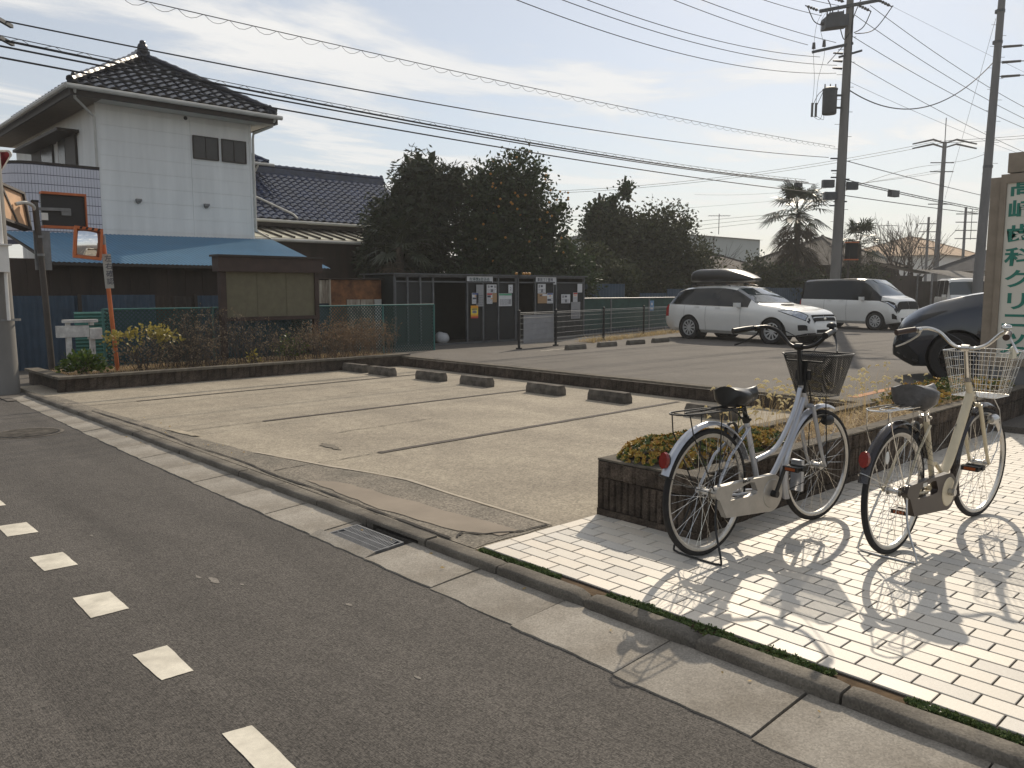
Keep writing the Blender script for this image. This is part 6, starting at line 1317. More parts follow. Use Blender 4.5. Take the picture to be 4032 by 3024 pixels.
# ------------------------------------------------------------------ utility poles
def steps(p, x, y, z0, z1, r0, m, dz=.9):
    z = z0; k = 0
    while z < z1:
        s_ = 1 if k % 2 else -1; MB().tube([(x+s_*.05,y-s_*.05,z),(x+s_*(r0+.17)*.72,y-s_*(r0+.17)*.68,z)], .009, 5).obj('step_bolt', m, p); z += dz/2; k += 1
AX = Vector((.73,-.683,0))          # across-view direction, about parallel to the crossarms
MPX, MPY = 30.62, 14.48
mp = thing('utility_pole', 'big concrete utility pole with transformer and crossarms', 'utility pole', (MPX,MPY,0), 0, 'utility poles')
MB().tube([(MPX-.05,MPY+.05,-.05),(MPX,MPY,6),(MPX+.12,MPY-.0,13.6)], [.2,.165,.115], 18).obj('shaft', M_POLE, mp, True); steps(mp, MPX, MPY, 3.2, 11, .16, M_EQUIP)
def pm(z, a, back=0): return Vector((MPX+.1*z/13,MPY,0))+AX*a+Vector((-.683,-.73,0))*back+Vector((0,0,z))
arms = [(11.85,-.95,1.25,.25),(10.35,-1.35,.25,.0),(10.15,-.2,.55,-.1),(9.85,-.1,.1,0)]
MB().bar(pm(11.75,-1.15,.1),pm(12.15,1.05,.1),.09,.11).obj('crossarm', M_EQUIP, mp); MB().bar(pm(10.3,-1.35,.08),pm(10.62,.15,.08),.08,.09).obj('crossarm', M_EQUIP, mp); MB().bar(pm(10.12,-.35,.08),pm(10.36,.5,.08),.06,.07).obj('crossarm', M_EQUIP, mp)
MB().bar(pm(9.9,-.75,.05),pm(10.75,.0,.05),.025,.025).obj('brace', M_EQUIP, mp)
for (z, a) in ((10.42,-1.3),(10.5,-.92)): MB().cyl(pm(z,a,.08),pm(z+.22,a,.08),.07,.05,n=10).obj('pin_insulator', M_INSUL, mp, True)
sw = MB(); c0 = pm(11.3,-.62,.25); sw.obox(c0,.42,.24,.2,AX+Vector((0,0,.12)),Vector((.683,.73,0)),(0,0,1)); sw.obox(c0+Vector((0,0,.27)),.26,.15,.07,AX+Vector((0,0,.12)),Vector((.683,.73,0)),(0,0,1)); sw.cyl(c0-AX*.4-Vector((0,0,.05)), c0-AX*.52, .05, n=8); sw.obj('switch_box', M_EQUIP, mp)
for k in range(4): MB().cyl(c0+AX*(-.3+.2*k)+Vector((0,0,.2)), c0+AX*(-.3+.2*k)+Vector((0,0,.44)), .035,.02,n=8).obj('bushing', M_INSUL, mp, True)
tz = 8.05; tc_ = pm(tz,-.62,.1); MB().lathe([(.0,0),(.24,.0),(.26,.03),(.26,.86),(.275,.87),(.275,.92),(.2,.97),(0,.98)],18,(tc_.x,tc_.y,tz),'Z').obj('transformer_tank', M_EQUIP, mp, True)
for z in (tz+.25,tz+.7): MB().bar(pm(z,-.4,.05),pm(z,.12,.05),.05,.07).obj('transformer_bracket', M_EQUIP, mp)
for a in (-.82,-.62,-.42): MB().cyl(pm(tz+.95,a,.1),pm(tz+1.1,a,.1),.03,.02,n=8).obj('bushing', M_INSUL, mp, True)
for a in (-1.28,-1.14):
    MB().cyl(pm(7.95,a,.15),pm(8.45,a,.15),.045,n=8).obj('fuse_cutout', M_INSUL, mp, True); MB().tube(spline([pm(8.45,a,.15),pm(9.3,a+.05,.1),pm(10.3,a+(.25 if a > -1.2 else -.02),.08),pm(11.2,a-.0,.2),pm(11.75,a+.25,.1)],5), .007, 4).tube(spline([pm(8.3,a,.15),pm(8.75,a+.2,.12),pm(8.95,-.85,.1)],5), .012, 5).tube(spline([pm(8.0,a,.15),pm(7.85,a+.3,.15),pm(8.2,-.86,.1)],5), .007, 4).obj('jumper_wire', M_WIRE, mp)
for z, a, b in ((5.5,-.75,-.32),(5.05,-.66,-.2),(5.42,.18,.58)): MB().obox(pm(z,(a+b)/2,.1),abs(b-a)/2,.1,.14,AX,Vector((.683,.73,0))).obj('splice_box', M_EQUIP, mp)
for z, a in ((5.75,-.4),(5.68,.3),(6.45,-.45),(6.0,-.4),(4.7,-.4),(4.85,.25),(4.85,-.25)): MB().bar(pm(z,-abs(a) if a < 0 else 0,.0),pm(z,0 if a < 0 else a,.0),.05,.05).obj('cable_bracket', M_EQUIP, mp)
for z in (9.72,9.98,10.26): MB().cyl(pm(z,-.2,.05),pm(z+.02,-.55,.05),.045,.03,n=8).obj('strain_insulator', M_INSUL, mp, True)
for (p0, p1) in ((pm(11.78,-1.2,.1),pm(11.95,-1.7,.12)),(pm(12.15,1.0,.1),pm(11.95,1.55,.0)),(pm(11.95,.25,.15),pm(11.75,.75,.1)),(pm(12.05,-.3,.2),pm(12.2,-.9,.3))):
    mb = MB()
    for k in range(4): mb.cyl(lerp(p0,p1,.1+.2*k), lerp(p0,p1,.22+.2*k), .06,.045,n=8)
    mb.cyl(p0,p1,.02,n=6).obj('strain_insulator', M_INSUL, mp, True)
for pts in (((-1.6,11.9),(-1.35,11.4),(-1.05,11.25)),((1.55,11.95),(.9,11.1),(.2,10.95)),((.75,11.75),(.5,11.2),(.15,10.98)),((-.9,12.2),(-.75,11.9),(-.8,11.6)),((.45,12.4),(.1,11.5),(.05,10.95)),((-.35,11.1),(-.2,10.75),(.0,11.0))): MB().tube(spline([pm(z,a,.12) for a,z in pts],6), .018, 5).obj('jumper_cable', M_WIRE, mp, True)
MB().tube([pm(2,.12,.1),pm(12,.1,.1)], .02, 6).obj('riser_conduit', M_EQUIP, mp)
RPX, RPY = 40.35, 12.4
rp_ = thing('utility_pole', 'tall slender pole rising behind the left edge of the dental sign', 'utility pole', (RPX,RPY,0), 0, 'utility poles'); MB().tube([(RPX-.25,RPY+.1,-.05),(RPX+.3,RPY,15)], [.22,.135], 16).obj('shaft', M_POLE2, rp_, True); steps(rp_, RPX+.1, RPY, 3, 13, .17, M_EQUIP)
for z in (12.0,11.35,10.75): MB().tube([(RPX+.2,RPY,z),(RPX+.9,RPY-.7,z+.05),(RPX+4,RPY-3.6,z+.1)], .02, 5).cyl((RPX+.35,RPY-.15,z),(RPX+.9,RPY-.7,z+.05),.06,.05,n=8).obj('insulated_line', M_INSUL, rp_, True)
for z in (13.5,12.2,6.9): MB().lathe([(.2,-.06),(.2,.06)],14,(RPX+.02+z*.036-.25,RPY+.05,z),'Z').obj('band', M_EQUIP, rp_)
FPX, FPY = 60.85, 21.55
fp = thing('utility_pole', 'far utility pole with a spread of line insulators at its top', 'utility pole', (FPX,FPY,0), 0, 'utility poles'); MB().tube([(FPX-.1,FPY+.1,0),(FPX,FPY,11.6)], [.2,.13], 12).obj('shaft', M_POLE2, fp, True); MB().cyl((FPX,FPY,11.5),(FPX,FPY,13.2),.03,n=6).obj('lightning_rod', M_EQUIP, fp)
for s_ in (-1,1):
    for dz in (0,.3): MB().tube([Vector((FPX,FPY,11.5-dz)), Vector((FPX,FPY,11.75-dz))+AX*s_*.8, Vector((FPX,FPY,11.45-dz))+AX*s_*2.2], [.05,.07,.05], 6).obj('line_insulator', M_INSUL, fp, True)
for z in (10.2,9.6,7.4): MB().bar(Vector((FPX,FPY,z))-AX*.9, Vector((FPX,FPY,z))+AX*.7,.06,.06).obj('crossarm', M_EQUIP, fp)
for i, (x, y, h, lb) in enumerate(((66.5,21.8,7.6,'short dark pole just right of the far utility pole'),(66.0,24.2,7.0,'cluttered dark pole just left of the far utility pole'),(72,36.5,4.6,'stub of a distant pole over the pale roofs'))):
    t = thing('distant_pole', lb, 'utility pole', (x,y,0), 0, 'utility poles'); MB().tube([(x,y,0),(x,y,h)], [.12,.09], 8).obj('shaft', M_POLE2, t, True)
    for k in range(4): MB().bar(Vector((x,y,h-.5-k*.6))-AX*.7, Vector((x,y,h-.5-k*.6))+AX*.9,.05,.06).obj('crossarm', M_EQUIP, t)
# road side pole at the left edge
lpole = thing('utility_pole', 'weathered concrete utility pole at the left edge beside the road', 'utility pole', (2.63,13.25,0), 0, 'utility poles'); MB().tube([(2.56,13.25,-.05),(2.55,13.25,2.4),(2.5,13.3,13)], [.195,.17,.1], 20).obj('shaft', M_POLE, lpole, True)
MB().box(2.44,2.66,12.92,13.12,1.76,2.12).obj('meter_box', M_WHITE, lpole); MB().box(2.42,2.7,12.88,13.14,2.12,2.14).obj('box_lid', M_WHITE, lpole); MB().tube([(2.6,13.02,2.14),(2.59,13.04,3.6)], .03, 8).tube([(2.62,12.99,1.1),(2.62,12.99,1.76)], .022, 8).obj('conduit', M_WHITE, lpole, True); MB().lathe([(.2,-.015),(.2,.015)],18,(2.62,13.25,1.1),'Z').obj('band', M_GREYMETAL, lpole)
for z in (5.05,5.3,6.05,9.2,9.5,10.4,12.0): MB().bar((2.55,13.25,z),(3.1,13.9,z),.05,.05).obj('cable_bracket', M_EQUIP, lpole)
# ------------------------------------------------------------------ overhead cables
WL = {
'spiral':((30.741,14.838,6.953),(2.815,13.805,6.059),0.156,0.006),
'c2':((30.54,14.959,6.532),(2.756,13.742,5.318),0.293,0.009),
'c3a':((29.898,15.41,5.585),(2.735,13.719,5.047),0.232,0.014),
'c3b':((30.073,15.235,5.515),(2.728,13.711,4.956),0.22,0.011),
'c3s':((29.829,15.491,5.69),(2.74,13.724,5.105),0.237,0.005),
'c4':((30.558,14.719,5.129),(2.715,13.698,4.795),0.187,0.011),
'h1':((31.0,15.036,9.725),(3.062,14.068,9.169),1.212,0.008),
'h2':((31.049,15.038,10.023),(3.082,14.09,9.427),1.075,0.008),
'h3':((30.597,15.511,10.339),(3.103,14.112,9.685),1.019,0.008),
'h4':((30.298,15.863,10.795),(3.164,14.178,10.459),0.613,0.008),
'h5':((31.091,15.135,10.882),(3.164,14.178,10.459),0.62,0.008),
'h6':((30.772,15.595,11.9),(3.287,14.309,12.007),0.996,0.008),
'h7':((31.28,15.181,12.286),(3.307,14.331,12.265),1.127,0.008),
'r1':((32.157,14.361,12.286),(79.35,10.066,11.561),1.812,0.009),
'r2':((31.691,14.741,11.935),(79.31,10.023,11.051),1.771,0.009),
'r3':((31.502,14.798,11.181),(79.297,10.009,10.882),1.625,0.009),
'r4':((31.4,14.74,10.216),(79.054,9.75,7.826),1.126,0.008),
'r5':((31.286,14.671,9.111),(41.162,12.715,11.578),1.312,0.016),
'r6':((31.298,14.71,9.426),(79.081,9.778,8.166),0.845,0.005),
'r8':((44.957,22.757,19.032),(57.358,9.748,10.196),0.091,0.005),
'guy':((41.356,12.831,13.452),(60.789,21.31,7.723),0.039,0.006),
'f1':((60.945,21.804,11.747),(37.039,63.273,10.462),1.781,0.011),
'f2':((60.977,21.744,11.557),(37.02,63.253,10.224),1.731,0.011),
'f3':((61.083,21.67,11.715),(89.878,14.697,15.927),0.184,0.011),
'f4':((61.07,21.657,11.557),(89.853,14.67,15.611),0.179,0.011),
'l1':((30.995,14.514,6.409),(92.042,11.173,6.501),0.541,0.011),
'l2':((30.938,14.453,5.69),(92.057,11.19,6.699),0.72,0.013),
'l2b':((30.932,14.447,5.62),(92.035,11.167,6.422),0.685,0.013),
'l3':((30.839,14.451,5.094),(92.042,11.173,6.501),0.345,0.012),
'l4':((60.905,21.574,10.067),(31.901,14.883,5.39),-0.264,0.008),
'l5':((60.967,21.547,10.258),(40.648,12.555,7.544),0.146,0.008),
'l6':((60.834,21.591,9.751),(77.487,53.242,11.998),0.613,0.008),
'l7':((60.819,21.575,9.56),(30.972,14.387,5.48),0.023,0.007),
'b1':((57.165,30.126,7.147),(46.438,39.921,5.62),-0.164,0.01),
'b2':((57.149,30.108,6.944),(46.411,39.892,5.28),-0.134,0.01),
'b3':((57.133,30.091,6.74),(46.387,39.866,4.974),-0.086,0.01),
'b4':((71.557,37.765,9.827),(55.046,52.946,8.13),0.037,0.008)
}
WLAB = dict(spiral='thin cable with a spiral hanger, topmost across the left sky', c2='single cable running below the spiral hanger cable', c3a='thickest cable of the low bundle across the sky', c3b='second cable of the low thick bundle', c3s='thin hanger wire above the low thick bundle', c4='lowest cable crossing in front of the citrus tree',
 h1='lowest of the power lines at the top centre', h2='second lowest of the power lines at the top centre', h3='third of the power lines at the top centre', h4='power line ending at the left tip of the crossarm', h5='power line ending at the big pole just above its crossarm', h6='high power line ending at the switch box side', h7='highest power line at the top of the big pole',
 r1='rightmost power line leaving the top crossarm', r2='second power line leaving the top crossarm to the right', r3='third power line leaving the big pole to the right', r4='lower line with clamps leaving the big pole to the right', r5='thick sagging cable between the big pole and the slender pole', r6='thin line below the thick sagging cable', r8='thin line high above the slender pole', guy='steep thin guy wire from the slender pole', f1='upper of two long lines from the far pole to the left', f2='lower of two long lines from the far pole to the left', f3='upper line right of the far pole', f4='lower line right of the far pole',
 l1='cable dropping right from the big pole below the sagging cable', l2='upper bundle cable right of the big pole with closure', l2b='lower bundle cable right of the big pole', l3='lowest cable right of the big pole', l4='line from the far pole down to the big pole', l5='short line between far pole and slender pole', l6='faint line left of the far pole', l7='second line from the far pole down to the big pole', b1='upper of three lines behind the tall fan palm', b2='middle of three lines behind the tall fan palm', b3='lowest of three lines behind the tall fan palm', b4='faint distant line above the three palm lines')
for k, (a, b, sag, rr) in WL.items():
    a, b = Vector(a), Vector(b); n = 36; far = max(a.length, b.length); pts = [lerp(a,b,i/n)-Vector((0,0,4*sag*(i/n)*(1-i/n))) for i in range(n+1)]
    mb = MB(); mb.tube(pts, rr*1.35, 5); 
    o = mb.obj('overhead_cable', M_WIRE, None, True); tag(o, WLAB[k], 'cable', 'overhead cables')
    if k in ('spiral','c3s','l2'):
        sp = MB(); N_ = 420 if k != 'l2' else 300; q = []; amp = .05 if k == 'spiral' else .035
        for i in range(N_+1):
            t = i/N_; c_ = lerp(a,b,t)-Vector((0,0,4*sag*t*(1-t))); ph = t*2*math.pi*(62 if k != 'l2' else 90); q.append(c_+Vector((0,0,-amp+amp*math.cos(ph)*1.0))+Vector((.3,-1,0)).normalized()*amp*math.sin(ph))
        o2 = sp.tube(q, .0045, 3).obj('spiral_hanger', M_WIRE, o)
for (k, t0, lb) in (('l2',.065,'cable_closure'),('c3a',.03,'cable_closure')):
    a, b, sag, rr = WL[k]; a, b = Vector(a), Vector(b); c_ = lerp(a,b,t0)-Vector((0,0,4*sag*t0*(1-t0)+.12)); d = (b-a).normalized(); t = thing('cable_closure', 'dark cable closure box hanging right of the big pole' if k == 'l2' else 'small closure on the cable bundle left of the big pole', 'cable closure', tuple(c_)); s_ = 1 if k == 'l2' else .6
    MB().obox(c_, .32*s_, .1*s_, .13*s_, d, Vector((-d.y,d.x,0))).obj('case', M_EQUIP, t); MB().tube([c_-d*.3*s_+Vector((0,0,.05)), c_-d*.45*s_+Vector((0,0,.16))], .012, 5).tube([c_+d*.3*s_+Vector((0,0,.05)), c_+d*.5*s_+Vector((0,0,.16))], .012, 5).obj('tail', M_WIRE, t)
# ------------------------------------------------------------------ mirrors, stop sign, white bench frame
M_OR2 = M_ORANGE
tm = thing('mirror_post', 'brown post carrying two large traffic mirrors seen from behind', 'traffic mirror', (3.72,15.5,0))
MB().tube([(3.72,15.5,.0),(3.68,15.5,1.5),(3.62,15.5,2.98)], [.055,.05,.05], 12).obj('post', M_POST, tm, True); MB().box(3.57,3.67,15.45,15.55,2.97,3.0).obj('cap', M_BLACK, tm)
mr_ = MB().box(3.73,4.4,15.56,15.62,2.6,3.12).obj('mirror_back', mat('mirror_back_black',(.015,.013,.013),.5), tm); MB().box(3.73,4.42,15.50,15.66,3.1205,3.16).box(3.73,4.42,15.50,15.66,2.555,2.5995).box(4.4005,4.42,15.5,15.66,2.6,3.12).obj('orange_frame', M_OR2, mr_)
MB().bar((3.62,15.5,2.86),(4.15,15.53,2.88),.04,.05).box(4.02,4.17,15.52,15.557,2.78,2.9).obj('arm', M_GREYMETAL, tm)
c_ = Vector((3.24,15.35,2.86)); ux = Vector((.62,.72,-.12)).normalized(); uz = Vector((-.15,.12,1)).normalized(); uy = uz.cross(ux).normalized(); uz = ux.cross(uy)
M_ORB = mat('mirror_back_orange', (.6,.36,.2), .55, var=.15, scale=4)
m2 = MB().obox(c_, .36, .03, .29, ux, uy, uz).obj('mirror_back', M_ORB, tm); fr = MB()
for s_ in (1,-1): fr.obox(c_+uz*.3*s_, .39, .07, .022, ux, uy, uz); fr.obox(c_+ux*.375*s_, .02, .07, .28, ux, uy, uz)
fr.obox(c_-uy*.035-ux*.1, .02, .012, .3, (ux+uz*.0).normalized(), uy, (uz-ux*.5).normalized()); fr.obj('orange_frame', M_POST, m2)
MB().tube(spline([(3.62,15.5,2.8),(3.58,15.45,2.9),(3.45,15.38,2.94),(3.3,15.33,2.9)],5), .03, 8).obj('arm', M_GUTTERPIPE, tm, True); MB().box(3.70,3.80,15.47,15.48,2.68,2.8).obj('sticker', M_WHITE, tm); MB().box(3.58,3.83,15.55,15.57,1.85,2.5).obj('plate', M_GREYMETAL, tm)
for z in (2.1,2.4): MB().lathe([(.06,-.02),(.06,.02)],12,(3.66,15.5,z),'Z').obj('band', M_GREYMETAL, tm)
om = thing('orange_mirror_pole', 'leaning orange pole with square traffic mirror and vertical caution plate', 'traffic mirror', (4.09,13.4,0))
MB().tube([(4.13,13.4,.2),(4.08,13.4,1.1),(4.02,13.4,2.3)], .032, 12).obj('pole', M_OR2, om, True); MB().tube([(4.025,13.4,2.2),(4.02,13.4,2.34)], .035, 10).bar((4.02,13.4,2.25),(3.92,13.38,2.24),.04,.05).obj('pole_clamp', M_GREYMETAL, om)
ux = Vector((1,-.12,-.1)).normalized(); uz = Vector((.12,0,1)).normalized(); uy = uz.cross(ux).normalized(); uz = ux.cross(uy).normalized(); c_ = Vector((3.79,13.36,2.21))
mb = MB(); n = 10; vs = []
for i in range(n+1):
    for j in range(n+1):
        u, v = (i/n-.5)*2, (j/n-.5)*2; vs.append(c_+ux*.155*u+uz*.195*v-uy*(.05-.025*(u*u+v*v)))
mb.add(vs, [(i*(n+1)+j,(i+1)*(n+1)+j,(i+1)*(n+1)+j+1,i*(n+1)+j+1) for i in range(n) for j in range(n)]); mg = mb.obj('mirror_glass', M_MIRROR, om, True, 80)
MB().obox(c_+uy*.02,.17,.02,.21,ux,uy,uz).obj('mirror_back', M_BLACK, om); fr = MB()
for s_ in (1,-1): fr.obox(c_-uy*.02+uz*.215*s_,.19,.045,.02,ux,uy,uz); fr.obox(c_-uy*.02+ux*.175*s_,.018,.045,.198,ux,uy,uz)
fr.obj('orange_frame', M_OR2, om)
for k in range(4): MB().prism([c_-uy*.066+uz*.197+ux*(-.13+.08*k), c_-uy*.066+uz*.197+ux*(-.10+.08*k), c_-uy*.066+uz*.233+ux*(-.085+.08*k), c_-uy*.066+uz*.233+ux*(-.115+.08*k)], -uy*.002).obj('hazard_stripe', M_BLACK, om)
pd_ = Vector((-.045,0,1)).normalized(); MB().obox(Vector((4.055,13.36,1.8)),.062,.004,.26,Vector((1,0,.045)),(0,1,0),pd_).obj('caution_plate', mat('plate_grey',(.34,.33,.3),.6), om)
for k, ch in enumerate('左右確認'): text('lettering', ch, .105, INK, om, Vector((4.064,13.353,1.985))-pd_*.115*k, (1,0,.045), pd_, .001)
ss = thing('stop_sign', 'corner of a red and white triangular stop sign at the left edge', 'road sign', (2.66,13.4,3.0)); c_ = Vector((2.56,13.56,3.2)); ux = Vector((.73,-.683,0)); nr = Vector((-.683,-.73,0))
def tri(s_, r_): 
    pts = []
    for a in (90,210,330):
        cx, cz = (s_-r_*2)*math.cos(R(-a)), (s_-r_*2)*math.sin(R(-a))
        for k in range(5): b = R(-a)-R(60)+R(120)*k/4; pts.append(c_+ux*(cx+r_*math.cos(b))+Vector((0,0,cz+r_*math.sin(b))))
    return pts
MB().prism(tri(.52,.06), nr*-.01).obj('border', M_WHITE, ss); MB().prism([p+nr*.004 for p in tri(.47,.045)], nr*.002).obj('red_face', mat('sign_red',(.33,.03,.035),.5), ss)
text('lettering', '止まれ', .16, M_WHITE, ss, c_+nr*.008+Vector((0,0,.06)), ux, (0,0,1), .002); MB().cyl(c_-nr*.04+Vector((0,0,-3.3)), c_-nr*.04+Vector((0,0,.3)), .03, n=10).obj('post', M_GREYMETAL, ss, True)
wbn = thing('white_bench_frame', 'old white painted timber frame standing in the far planter', 'timber frame', (3.66,13.6,.25))
M_OLDW = mat('flaking_white', (.38,.37,.36), .75, scale=9, detail=8, col2=(.68,.67,.64))
MB().box(3.36,3.8,13.58,13.68,.80,.975).obj('board', M_OLDW, wbn); MB().box(3.805,3.98,13.56,13.7,.76,.93).obj('end_block', M_OLDW, wbn); MB().box(3.46,3.93,13.56,13.72,1.02,1.065).obj('top_rail', M_OLDW, wbn)
for x in (3.52,3.85): MB().box(x-.035,x+.035,13.6,13.67,.2,.799).box(x-.03,x+.03,13.6,13.67,.976,1.0195).obj('leg', M_OLDW, wbn)
# ------------------------------------------------------------------ dental clinic sign
SX = 10.4
sg = thing('clinic_sign', 'tall cream sign board with green Japanese lettering at the right edge', 'sign', (SX,2.825,ZR))
for y0_ in (3.055,2.485): MB().box(SX+.0,SX+.16,y0_,y0_+.11,.15,2.775).obj('post', M_SIGNF, sg)
MB().box(SX-.03,SX+.2,2.596,3.054,2.70,2.80).box(SX-.03,SX+.2,2.596,3.054,.66,.75).box(SX-.03,SX+.2,2.995,3.0545,.7501,2.6999).box(SX-.03,SX+.2,2.5955,2.655,.7501,2.6999).obj('frame', M_SIGNF, sg)
MB().box(SX-.008,SX+.1,2.656,2.994,.751,2.699).obj('panel', M_SIGNW, sg); MB().box(SX-.015,SX+.19,2.62,3.0,2.815,3.03).obj('top_cap', M_SIGNF, sg); MB().box(SX+.02,SX+.15,2.596,3.05,.15,.655).obj('base', M_GREYMETAL, sg)
zc = [2.64,2.39,2.125,1.87,1.625,1.38,1.165,.965,.80]
for ch, z in zip('髙崎歯科クリニック', zc): text('lettering', ch, .215, M_SIGNG, sg, (SX-.0105,2.825,z), (0,-1,0), (0,0,1), .005, sx=1.4)
# ------------------------------------------------------------------ buildings and walls far behind
def hip(nm, label, x0, x1, y0, y1, ze, zr, wallm, roofm, axis='X', over=.5, inset=None, windows=(), group='houses behind'):
    h = thing(nm, label, 'house', ((x0+x1)/2,(y0+y1)/2,0), 0, group); MB().box(x0,x1,y0,y1,0,ze).obj('wall', wallm, h); a0, a1, b0, b1 = x0-over, x1+over, y0-over, y1+over; i_ = inset if inset is not None else ((b1-b0)/2 if axis == 'X' else (a1-a0)/2)
    r0, r1 = ((a0+i_,(b0+b1)/2,zr),(a1-i_,(b0+b1)/2,zr)) if axis == 'X' else (((a0+a1)/2,b0+i_,zr),((a0+a1)/2,b1-i_,zr))
    V = [(a0,b0,ze),(a1,b0,ze),(a1,b1,ze),(a0,b1,ze),r0,r1]; F_ = [(0,1,5,4),(1,2,5),(2,3,4,5),(3,0,4)] if axis == 'X' else [(0,1,4),(1,2,5,4),(2,3,5),(3,0,4,5)]
    rf = MB().add(V, F_+[(3,2,1,0)]).obj('roof', roofm, h); MB().tube([r0,r1], .12, 6).obj('ridge', roofm, rf)
    for a, b in ((0,4),(3,4),(1,5),(2,5)) if axis == 'X' else ((0,4),(1,4),(2,5),(3,5)): MB().tube([V[a],V[b]], .08, 6).obj('hip_tiles', roofm, rf)
    for (wx0, wx1, wz0, wz1) in windows: w = MB().box(wx0,wx1,y0-.03,y0-.005,wz0,wz1).obj('window', M_FROST, h); MB().box(wx0-.05,wx1+.05,y0-.06,y0-.0305,wz0-.06,wz0).obj('sill', M_GREYMETAL, w)
    return h
def roofm(name, c, rough, sc=2.2):
    m = mat(name, c, .85, var=.25, scale=sc, bump=1, bscale=5, spec=.15); return m
wh = thing('warehouse', 'pale grey green metal warehouse behind the trees', 'building', (56,36,0)); M_WH = mat('pale_metal_wall', (.42,.45,.43), .6, var=.05, scale=.5)
for i in range(16): MB().box(50.5+i*.6,51.095+i*.6,34.9,35.0,0,5.5).obj('wall_sheet', M_WH, wh)
MB().box(50.5,60.1,35.0,50,0,5.5).obj('wall', M_WH, wh); MB().add([(50.3,34.7,5.5),(60.3,34.7,5.5),(60.3,50,5.6),(50.3,50,5.6),(50.3,42,6.3),(60.3,42,6.3)],[(0,1,5,4),(4,5,2,3),(0,4,3),(1,2,5)]).obj('roof', M_GREYMETAL, wh)
MB().box(53.4,53.5,34.86,34.9,0,5.5).obj('downpipe', M_GREYMETAL, wh); MB().box(54.2,57.5,34.5,34.89,3.2,3.45).obj('canopy', mat('canopy_dark',(.08,.09,.1),.6), wh)
def antenna(x, y, z, h, lb):
    t = thing('tv_antenna', lb, 'antenna', (x,y,z), 0, 'television antennas'); MB().cyl((x,y,z),(x,y,z+h),.03,n=5).obj('mast', M_EQUIP, t); mb = MB(); mb.tube([Vector((x,y,z+h*.9))-AX*.8, Vector((x,y,z+h*.9))+AX*.8], .02, 4)
    for k in range(7): c0_ = Vector((x,y,z+h*.9))+AX*(-.75+.25*k); mb.tube([c0_-Vector((.683,.73,0))*.35, c0_+Vector((.683,.73,0))*.35], .012, 4)
    mb.obj('elements', M_EQUIP, t)
antenna(53.0,34.2,5.6,1.5,'antenna on the warehouse'); antenna(77.2,24.8,5.8,2.6,'antenna on the sunlit pale roof'); antenna(73.5,30.3,3.5,4.0,'thin antenna over the bare tree')
hip('grey_tiled_house', 'grey tile roofed house behind the fan palms', 45,51.5,20.6,27,2.9,4.75,M_BROWNWALL,roofm('grey_roof_tiles',(.09,.08,.07),.55),'Y',windows=((46,47.2,1.2,2.2),(49,50.2,1.2,2.2)))
hip('low_dark_house', 'low dark roofed house between trees and warehouse', 40,47,26,31,2.4,3.6,M_BROWNWALL,roofm('brown_roof',(.07,.06,.055),.6),'X')
hip('sunlit_house', 'house with pale sunlit tile roof far behind on the right', 72.5,84,25.6,34,4.4,6.2,M_WHITE,roofm('pale_tan_roof',(.42,.3,.2),.5),'X',windows=((74,75.5,2,3.4),(78,79.5,2,3.4)))
hip('hip_roof_house', 'small pale hip roof peeking left of the far pole', 74,79,33,37,4.0,5.1,M_WHITE,roofm('tan_roof',(.33,.25,.19),.5),'X')
hip('dark_tiled_house', 'white walled house with dark tiled roof beside the sign', 58,66,15.6,20.5,2.7,4.2,M_WHITE,roofm('dark_tile_roof',(.05,.05,.055),.4),'X',windows=((59,60.3,1.4,2.3),(62,63.2,1.4,2.3)))
gr_ = thing('carport', 'carport with bright sloping sheet roof behind the small van', 'carport', (45,17,0)); MB().add([(43.0,18.2,2.95),(45.1,16.1,2.36),(47.0,17.6,2.45),(45,19.6,2.98)],[(0,1,2,3)]).add([(43.0,18.2,2.9),(45.1,16.1,2.31),(47.0,17.6,2.4),(45,19.6,2.93)],[(0,1,2,3)]).obj('roof_sheet', mat('bright_sheet',(.5,.49,.47),.3,var=.1), gr_)
for x, y in ((43.1,18.1),(45.1,16.2),(46.9,17.6),(45,19.5)): MB().cyl((x,y,0),(x,y,2.35),.05,n=6).obj('post', M_GREYMETAL, gr_)
MB().box(44.5,50,18.5,22,0,2.3).obj('back_wall', M_BROWNWALL, gr_)
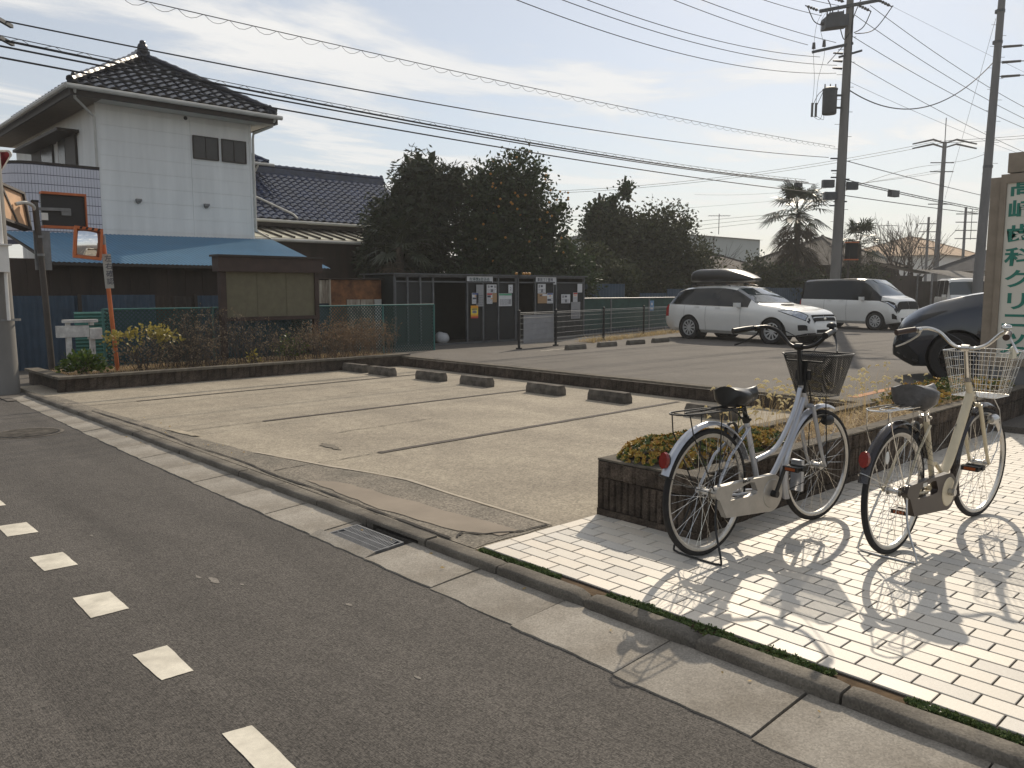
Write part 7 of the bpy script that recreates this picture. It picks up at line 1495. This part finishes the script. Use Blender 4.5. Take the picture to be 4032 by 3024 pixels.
sl = thing('dark_lean_to', 'dark sloping shed roof right of the small van', 'shed', (51,16.6,0)); MB().box(49.5,56,15.9,18.5,0,2.0).obj('wall', M_BROWNWALL, sl); MB().add([(49,15.5,2.0),(56.5,15.5,2.0),(56.5,18.6,2.7),(49,18.6,2.7)],[(0,1,2,3)]).obj('roof', roofm('slate_sheet',(.12,.11,.1),.5), sl)
bw = thing('boundary_wall', 'long brown boundary wall behind the dark blue car', 'wall', (49,15.0,0)); MB().box(44,70,14.75,14.9,0,1.12).obj('wall', mat('boundary_brown',(.1,.085,.065),.85,var=.15,scale=1), bw); MB().box(44,70,14.72,14.93,1.1205,1.16).obj('coping', M_WHITE, bw)
fm2 = thing('far_traffic_mirror', 'small orange framed traffic mirror beside the big utility pole', 'traffic mirror', (32.85,15.05,0)); MB().cyl((32.8,15.05,0),(32.85,15.05,3.4),.045,n=8).obj('post', M_POST, fm2, True); c_ = Vector((32.9,14.98,3.08)); MB().obox(c_,.24,.03,.32,AX,Vector((.683,.73,0))).obj('mirror_back', M_BLACK, fm2); MB().obox(c_+Vector((0,0,.345)),.27,.08,.025,AX,Vector((.683,.73,0))).obox(c_-Vector((0,0,.345)),.27,.08,.025,AX,Vector((.683,.73,0))).obj('orange_frame', M_ORANGE, fm2)
hip('hidden_house', 'grey roofed house glimpsed behind the citrus tree gap', 30,36,30,36,3.0,4.6,M_WHITE,roofm('pale_roof',(.3,.3,.27),.4),'X')

# ------------------------------------------------------------------ thin winter haze between here and the far roofs
hz = bpy.data.materials.new('winter_haze'); hz.use_nodes = True; N_ = hz.node_tree.nodes; N_.clear()
ho = N_.new('ShaderNodeOutputMaterial'); hv = N_.new('ShaderNodeVolumePrincipled'); hv.inputs['Color'].default_value = (.95,.95,.95,1); hv.inputs['Density'].default_value = .001; hv.inputs['Anisotropy'].default_value = .35
hz.node_tree.links.new(hv.outputs[0], ho.inputs['Volume'])
hb = MB().box(-130,200,-130,200,-1.2,24).obj('haze', hz); hb['kind'] = 'stuff'; hb['label'] = 'thin pale winter haze in the air'
